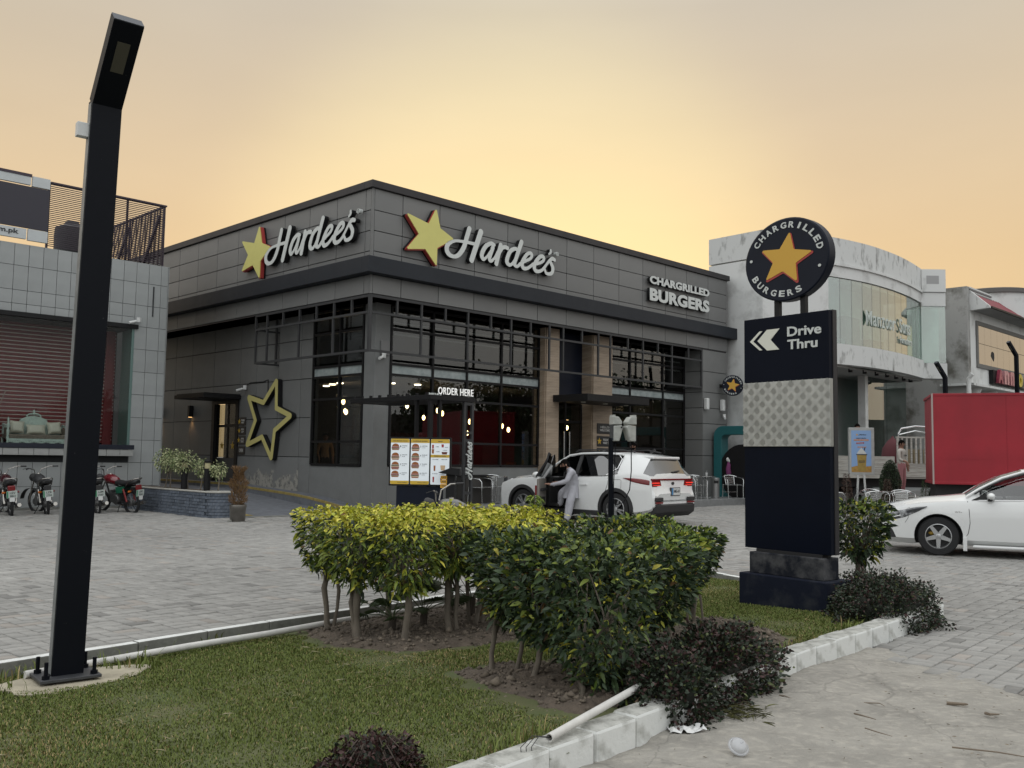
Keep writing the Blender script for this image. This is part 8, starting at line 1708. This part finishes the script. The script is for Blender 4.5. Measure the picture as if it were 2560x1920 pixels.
# dried cypress in the pot
n = 1900; z = NR.random(n); rr = .19*np.sqrt(NR.random(n))*np.clip(1.2-z*.65+.25*np.sin(z*14), .1, 1)*np.clip(z*6+.35, 0, 1); a = NR.uniform(0, 6.28, n); P = np.stack([rr*np.cos(a), rr*np.sin(a), .34+z*.82], 1); N_ = np.stack([np.cos(a)*.5, np.sin(a)*.5, np.ones(n)], 1)+NR.normal(0, .3, (n, 3))
leaves('crown', P, N_, NR.uniform(.5, 1.2, n)*.09, np.array([.20, .115, .05])*NR.uniform(.5, 1.4, (n, 1)), po, droop=.1, wid=.12); MB().tube([(0, 0, .32), (0, 0, .9)], [.02, .008], 6).build('trunk', m_bark, po)
# topiary and pots by the poster stand
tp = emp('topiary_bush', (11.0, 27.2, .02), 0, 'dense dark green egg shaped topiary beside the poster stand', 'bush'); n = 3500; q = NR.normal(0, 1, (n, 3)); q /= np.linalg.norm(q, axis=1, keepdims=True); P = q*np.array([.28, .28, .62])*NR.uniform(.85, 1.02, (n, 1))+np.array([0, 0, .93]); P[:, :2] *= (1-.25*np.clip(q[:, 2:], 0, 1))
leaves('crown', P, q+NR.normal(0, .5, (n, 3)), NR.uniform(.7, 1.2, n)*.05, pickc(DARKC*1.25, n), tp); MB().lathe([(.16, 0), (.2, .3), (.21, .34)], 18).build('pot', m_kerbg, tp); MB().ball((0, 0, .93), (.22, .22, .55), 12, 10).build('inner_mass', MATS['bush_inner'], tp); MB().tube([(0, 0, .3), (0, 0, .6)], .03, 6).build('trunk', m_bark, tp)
def thin_plant(p, label, h=1.1, c=(.10, .06, .045)):
    r = emp('potted_plant', p, 0, label, 'plant'); MB().lathe([(.12, 0), (.16, .26), (.17, .28)], 16).build('pot', m_kerbg, r); MB().tube([(0, 0, .25), (0, 0, h)], [.015, .006], 6).build('stem', m_bark, r); n = 600; z = NR.random(n); a = NR.uniform(0, 6.28, n); rr = .16*np.sqrt(NR.random(n))*(1.1-z*.7); leaves('crown', np.stack([rr*np.cos(a), rr*np.sin(a), .35+z*(h-.3)], 1), np.stack([np.cos(a), np.sin(a), .8*np.ones(n)], 1)+NR.normal(0, .4, (n, 3)), .06, np.array(c)*NR.uniform(.5, 1.5, (n, 1)), r, wid=.2)
thin_plant((9.45, 26.4, .02), 'thin reddish brown potted plant left of the poster stand'); thin_plant((10.75, 26.8, .02), 'thin brown potted plant between poster stand and topiary', .95); thin_plant((11.75, 26.6, .02), 'leafy green potted plant right of the topiary before the red truck', .95, (.05, .09, .03))
# ------------------------------------------------------------------ trees out of frame to the right, seen as reflections in the glazing
def far_tree(x, y, h, label):
    r = emp('roadside_tree', (x, y, 0), 0, label, 'tree', 'roadside trees across the way'); MB().tube([(0, 0, 0), (.1, .1, h*.3), (0, .2, h*.55)], [.25, .2, .1], 8).tube([(.1, .1, h*.3), (h*.18, 0, h*.6)], [.12, .05], 6).tube([(.1, .1, h*.3), (-h*.15, .3, h*.62)], [.12, .05], 6).build('trunk', m_bark, r)
    n = 3000; cc = NR.normal(0, 1, (26, 3))*np.array([h*.16, h*.16, h*.11])+np.array([0, 0, h*.66]); i = NR.integers(0, 26, n); P = cc[i]+NR.normal(0, .07*h, (n, 3)); leaves('crown', P, NR.normal(0, 1, (n, 3)), NR.uniform(.25, .5, n), pickc(DARKC, n), r, wid=.6)
for i, (x, y, h) in enumerate(((52, 20, 8), (55, 26, 10), (58, 33, 8), (50, 13, 7), (54, 5, 9), (62, 42, 9), (50, -4, 8), (48, 8, 6.5), (64, 37, 10))): far_tree(x, y, h, 'dark leafy roadside tree outside the frame, %s counted from the near end' % 'third fourth sixth second fifth eighth first ninth seventh'.split()[i])
for i in range(10): far_tree(-36+i*8+(i % 3)*1.5, -24-(i % 2)*4, 7.5+(i*37 % 5)*.7, 'dark leafy tree behind the viewpoint, %s from the west' % 'first second third fourth fifth sixth seventh eighth ninth tenth'.split()[i])  # unseen row added so car sides and lamp post reflect a dark horizon
rs_ = emp('unseen_shop_row', (66, 0, 0), rad(90), 'long dull shop row across the road, seen only in reflections', 'building'); MB().box(-30, 0, 0, 60, 8, 5.2).build('wall', mat('dull_shop_wall', (.07, .068, .065), .8, var=.4, vs=.4), rs_); MB().box(-30, -1.5, 3.2, 60, 0, 3.4).build('awning', m_blk, rs_)  # unseen block added to darken what the lower windows reflect
for i in range(15): MB().box(-28+i*6, -.06, .2, -24+i*6, -.005, 3.0).build('shutter', m_dark, rs_)
# ------------------------------------------------------------------ pipes, litter
def thing(mb, name, m, label, cat, smooth=None, **k): o = mb.build(name, m, None, smooth=smooth, **k); tag(o, label, cat); return o
m_pvc = mat('white_pvc', (.62, .61, .58), .5, var=.2, vs=8)
bp = [(-3.35, 6.62), (-2.6, 7.62), (-2.12, 8.19), (-1.55, 8.82), (-1.1, 9.32), (-.4, 10.15)]
thing(MB().tube([(x+.05+.06*(y < 8.5), y-.14-.07*(y < 8.5), float(zl(x, y))+.04) for x, y in bp], .026, 10), 'irrigation_pipe', m_pvc, 'long white pipe lying along the plaza kerb', 'pipe', 40)
fp = emp('conduit_pipe', label='white conduit pipe with loose wires resting on the road kerb', cat='pipe')
pa, pb_ = Vector((.20, 4.52, .185)), Vector((.74, 5.42, .21))
tb2 = MB(); d = (pb_-pa).normalized(); o1 = d.orthogonal().normalized(); o2 = d.cross(o1); n = 16
rings = [[tuple(p+(o1*math.cos(t)+o2*math.sin(t))*rr) for t in np.linspace(0, 2*math.pi, n+1)[:-1]] for p, rr in ((pa+d*.3, .0155), (pa, .0155), (pa, .0205), (pb_, .0205))]
tb2.loft(rings, caps=False).build('pipe', m_pvc, fp, smooth=40)
for i in range(3):
    w0 = pa+Vector((0, 0, .002*i)); MB().tube([w0+d*.15, w0, w0+Vector((-.05-.015*i, -.02, .010)), w0+Vector((-.085-.025*i, -.08-.01*i, -.02)), w0+Vector((-.075-.025*i, -.14-.012*i, -.10)), w0+Vector((-.03-.01*i, -.155-.01*i, -.175))], .002, 5).build('wire', m_clad, fp)
# crumpled paper
bm = bmesh.new(); bmesh.ops.create_grid(bm, x_segments=9, y_segments=7, size=.5)
for v in bm.verts: v.co.x *= .20; v.co.y *= .12; v.co.z = .012+abs(RN.gauss(0, .016)); v.co.x += RN.gauss(0, .006); v.co.y += RN.gauss(0, .006)
me = bpy.data.meshes.new('crumpled_paper'); bm.to_mesh(me); bm.free(); o = link('crumpled_paper', me, mat('paper_white', (.68, .68, .67), .8)); o.location = (.98, 5.24, .012); o.rotation_euler = (0, 0, .2); tag(o, 'crumpled white paper on the concrete below the drooping bush', 'paper')
ld_ = emp('cup_lid', (1.18, 4.89, .045), .3, rot=(rad(40), 0, .25), label='clear domed plastic cup lid lying on the concrete', cat='lid')
m_lid = mat('clear_plastic', (.50, .51, .53), .15, coat=.5); m_lid.node_tree.nodes['Principled BSDF'].inputs['Alpha'].default_value = .55
MB().lathe([(.050, 0), (.051, .008), (.044, .010), (.044, .016), (.036, .030), (.020, .036), (.006, .036)], 32).build('dome', m_lid, ld_, smooth=40); MB().lathe([(.052, .0), (.055, .004), (.052, .008)], 32, caps=False).build('rim', m_lid, ld_, smooth=40); MB().bar((0, 0, .036), (.018, .006, .042), .008, .003).build('tab', m_lid, ld_)
tg_ = [((2.05, 5.65), (2.13, 5.53)), ((2.2, 5.9), (2.3, 5.83)), ((2.72, 5.92), (2.84, 5.90)), ((2.33, 5.02), (2.75, 4.80)), ((2.0, 5.35), (2.09, 5.2)), ((2.85, 5.7), (2.92, 5.68)), ((1.72, 6.05), (1.78, 5.98))]
for i, (a, b) in enumerate(tg_):
    z0 = .022; mid = ((a[0]+b[0])/2+RN.uniform(-.04, .04), (a[1]+b[1])/2+RN.uniform(-.04, .04), z0+.006); w = (.006, .004, .012, .005, .004, .010, .005)[i]
    thing(MB().tube([(*a, z0), mid, (*b, z0)], [w, w*.8, w*.4], 6), 'fallen_twig', mat('twig_brown', (.17, .135, .10), .9), ('brown twig below the crack near the kerb', 'thin twig by the crack toward the pavers', 'short thick stick on the pale patch', 'long curved twig reaching to the right frame edge', 'pale green stalk across the crack', 'stubby wood chip on the pale patch', 'thin twig nearest the white kerb')[i], 'twig')
def debris():
    n = 300; x = NR.uniform(.6, 3.3, n); y = 4.2+NR.random(n)*3.0; ok = in_poly(x, y, RB); x, y = x[ok], y[ok]; n = len(x); P = np.stack([x, y, np.full(n, .014)], 1); a = NR.uniform(0, 6.28, n); N_ = np.stack([np.cos(a), np.sin(a), .05*np.ones(n)], 1)
    o = leaves('dry_debris', P, N_, NR.uniform(.006, .028, n), np.array([.13, .10, .065])*NR.uniform(.5, 2.0, (n, 1)), None, droop=.05, wid=.22); tag(o, 'scattered dry leaf bits on the concrete', 'debris', kind='stuff')
    n = 130; x = 1.35+NR.normal(0, .10, n); y = 5.62+NR.normal(0, .07, n); a = NR.uniform(0, 6.28, n); o = leaves('cut_grass', np.stack([x, y, NR.uniform(.015, .05, n)], 1), np.stack([np.cos(a), np.sin(a), .1*np.ones(n)], 1), NR.uniform(.06, .14, n), np.array([.10, .10, .035])*NR.uniform(.5, 1.6, (n, 1)), None, droop=.1, wid=.05); tag(o, 'small heap of cut grass on the concrete by the kerb', 'grass', kind='stuff')
    n = 260; x = NR.uniform(-3.5, 1.5, n); y = NR.uniform(3.9, 8, n); ok = lawn_mask(x, y); x, y = x[ok], y[ok]; n = len(x); a = NR.uniform(0, 6.28, n); o = leaves('straw_bits', np.stack([x, y, zl(x, y)+.012], 1), np.stack([np.cos(a), np.sin(a), .1*np.ones(n)], 1), NR.uniform(.03, .10, n), np.array([.36, .32, .20])*NR.uniform(.6, 1.3, (n, 1)), None, droop=.1, wid=.06); tag(o, 'pale straw bits lying on the lawn', 'straw', kind='stuff')
debris()
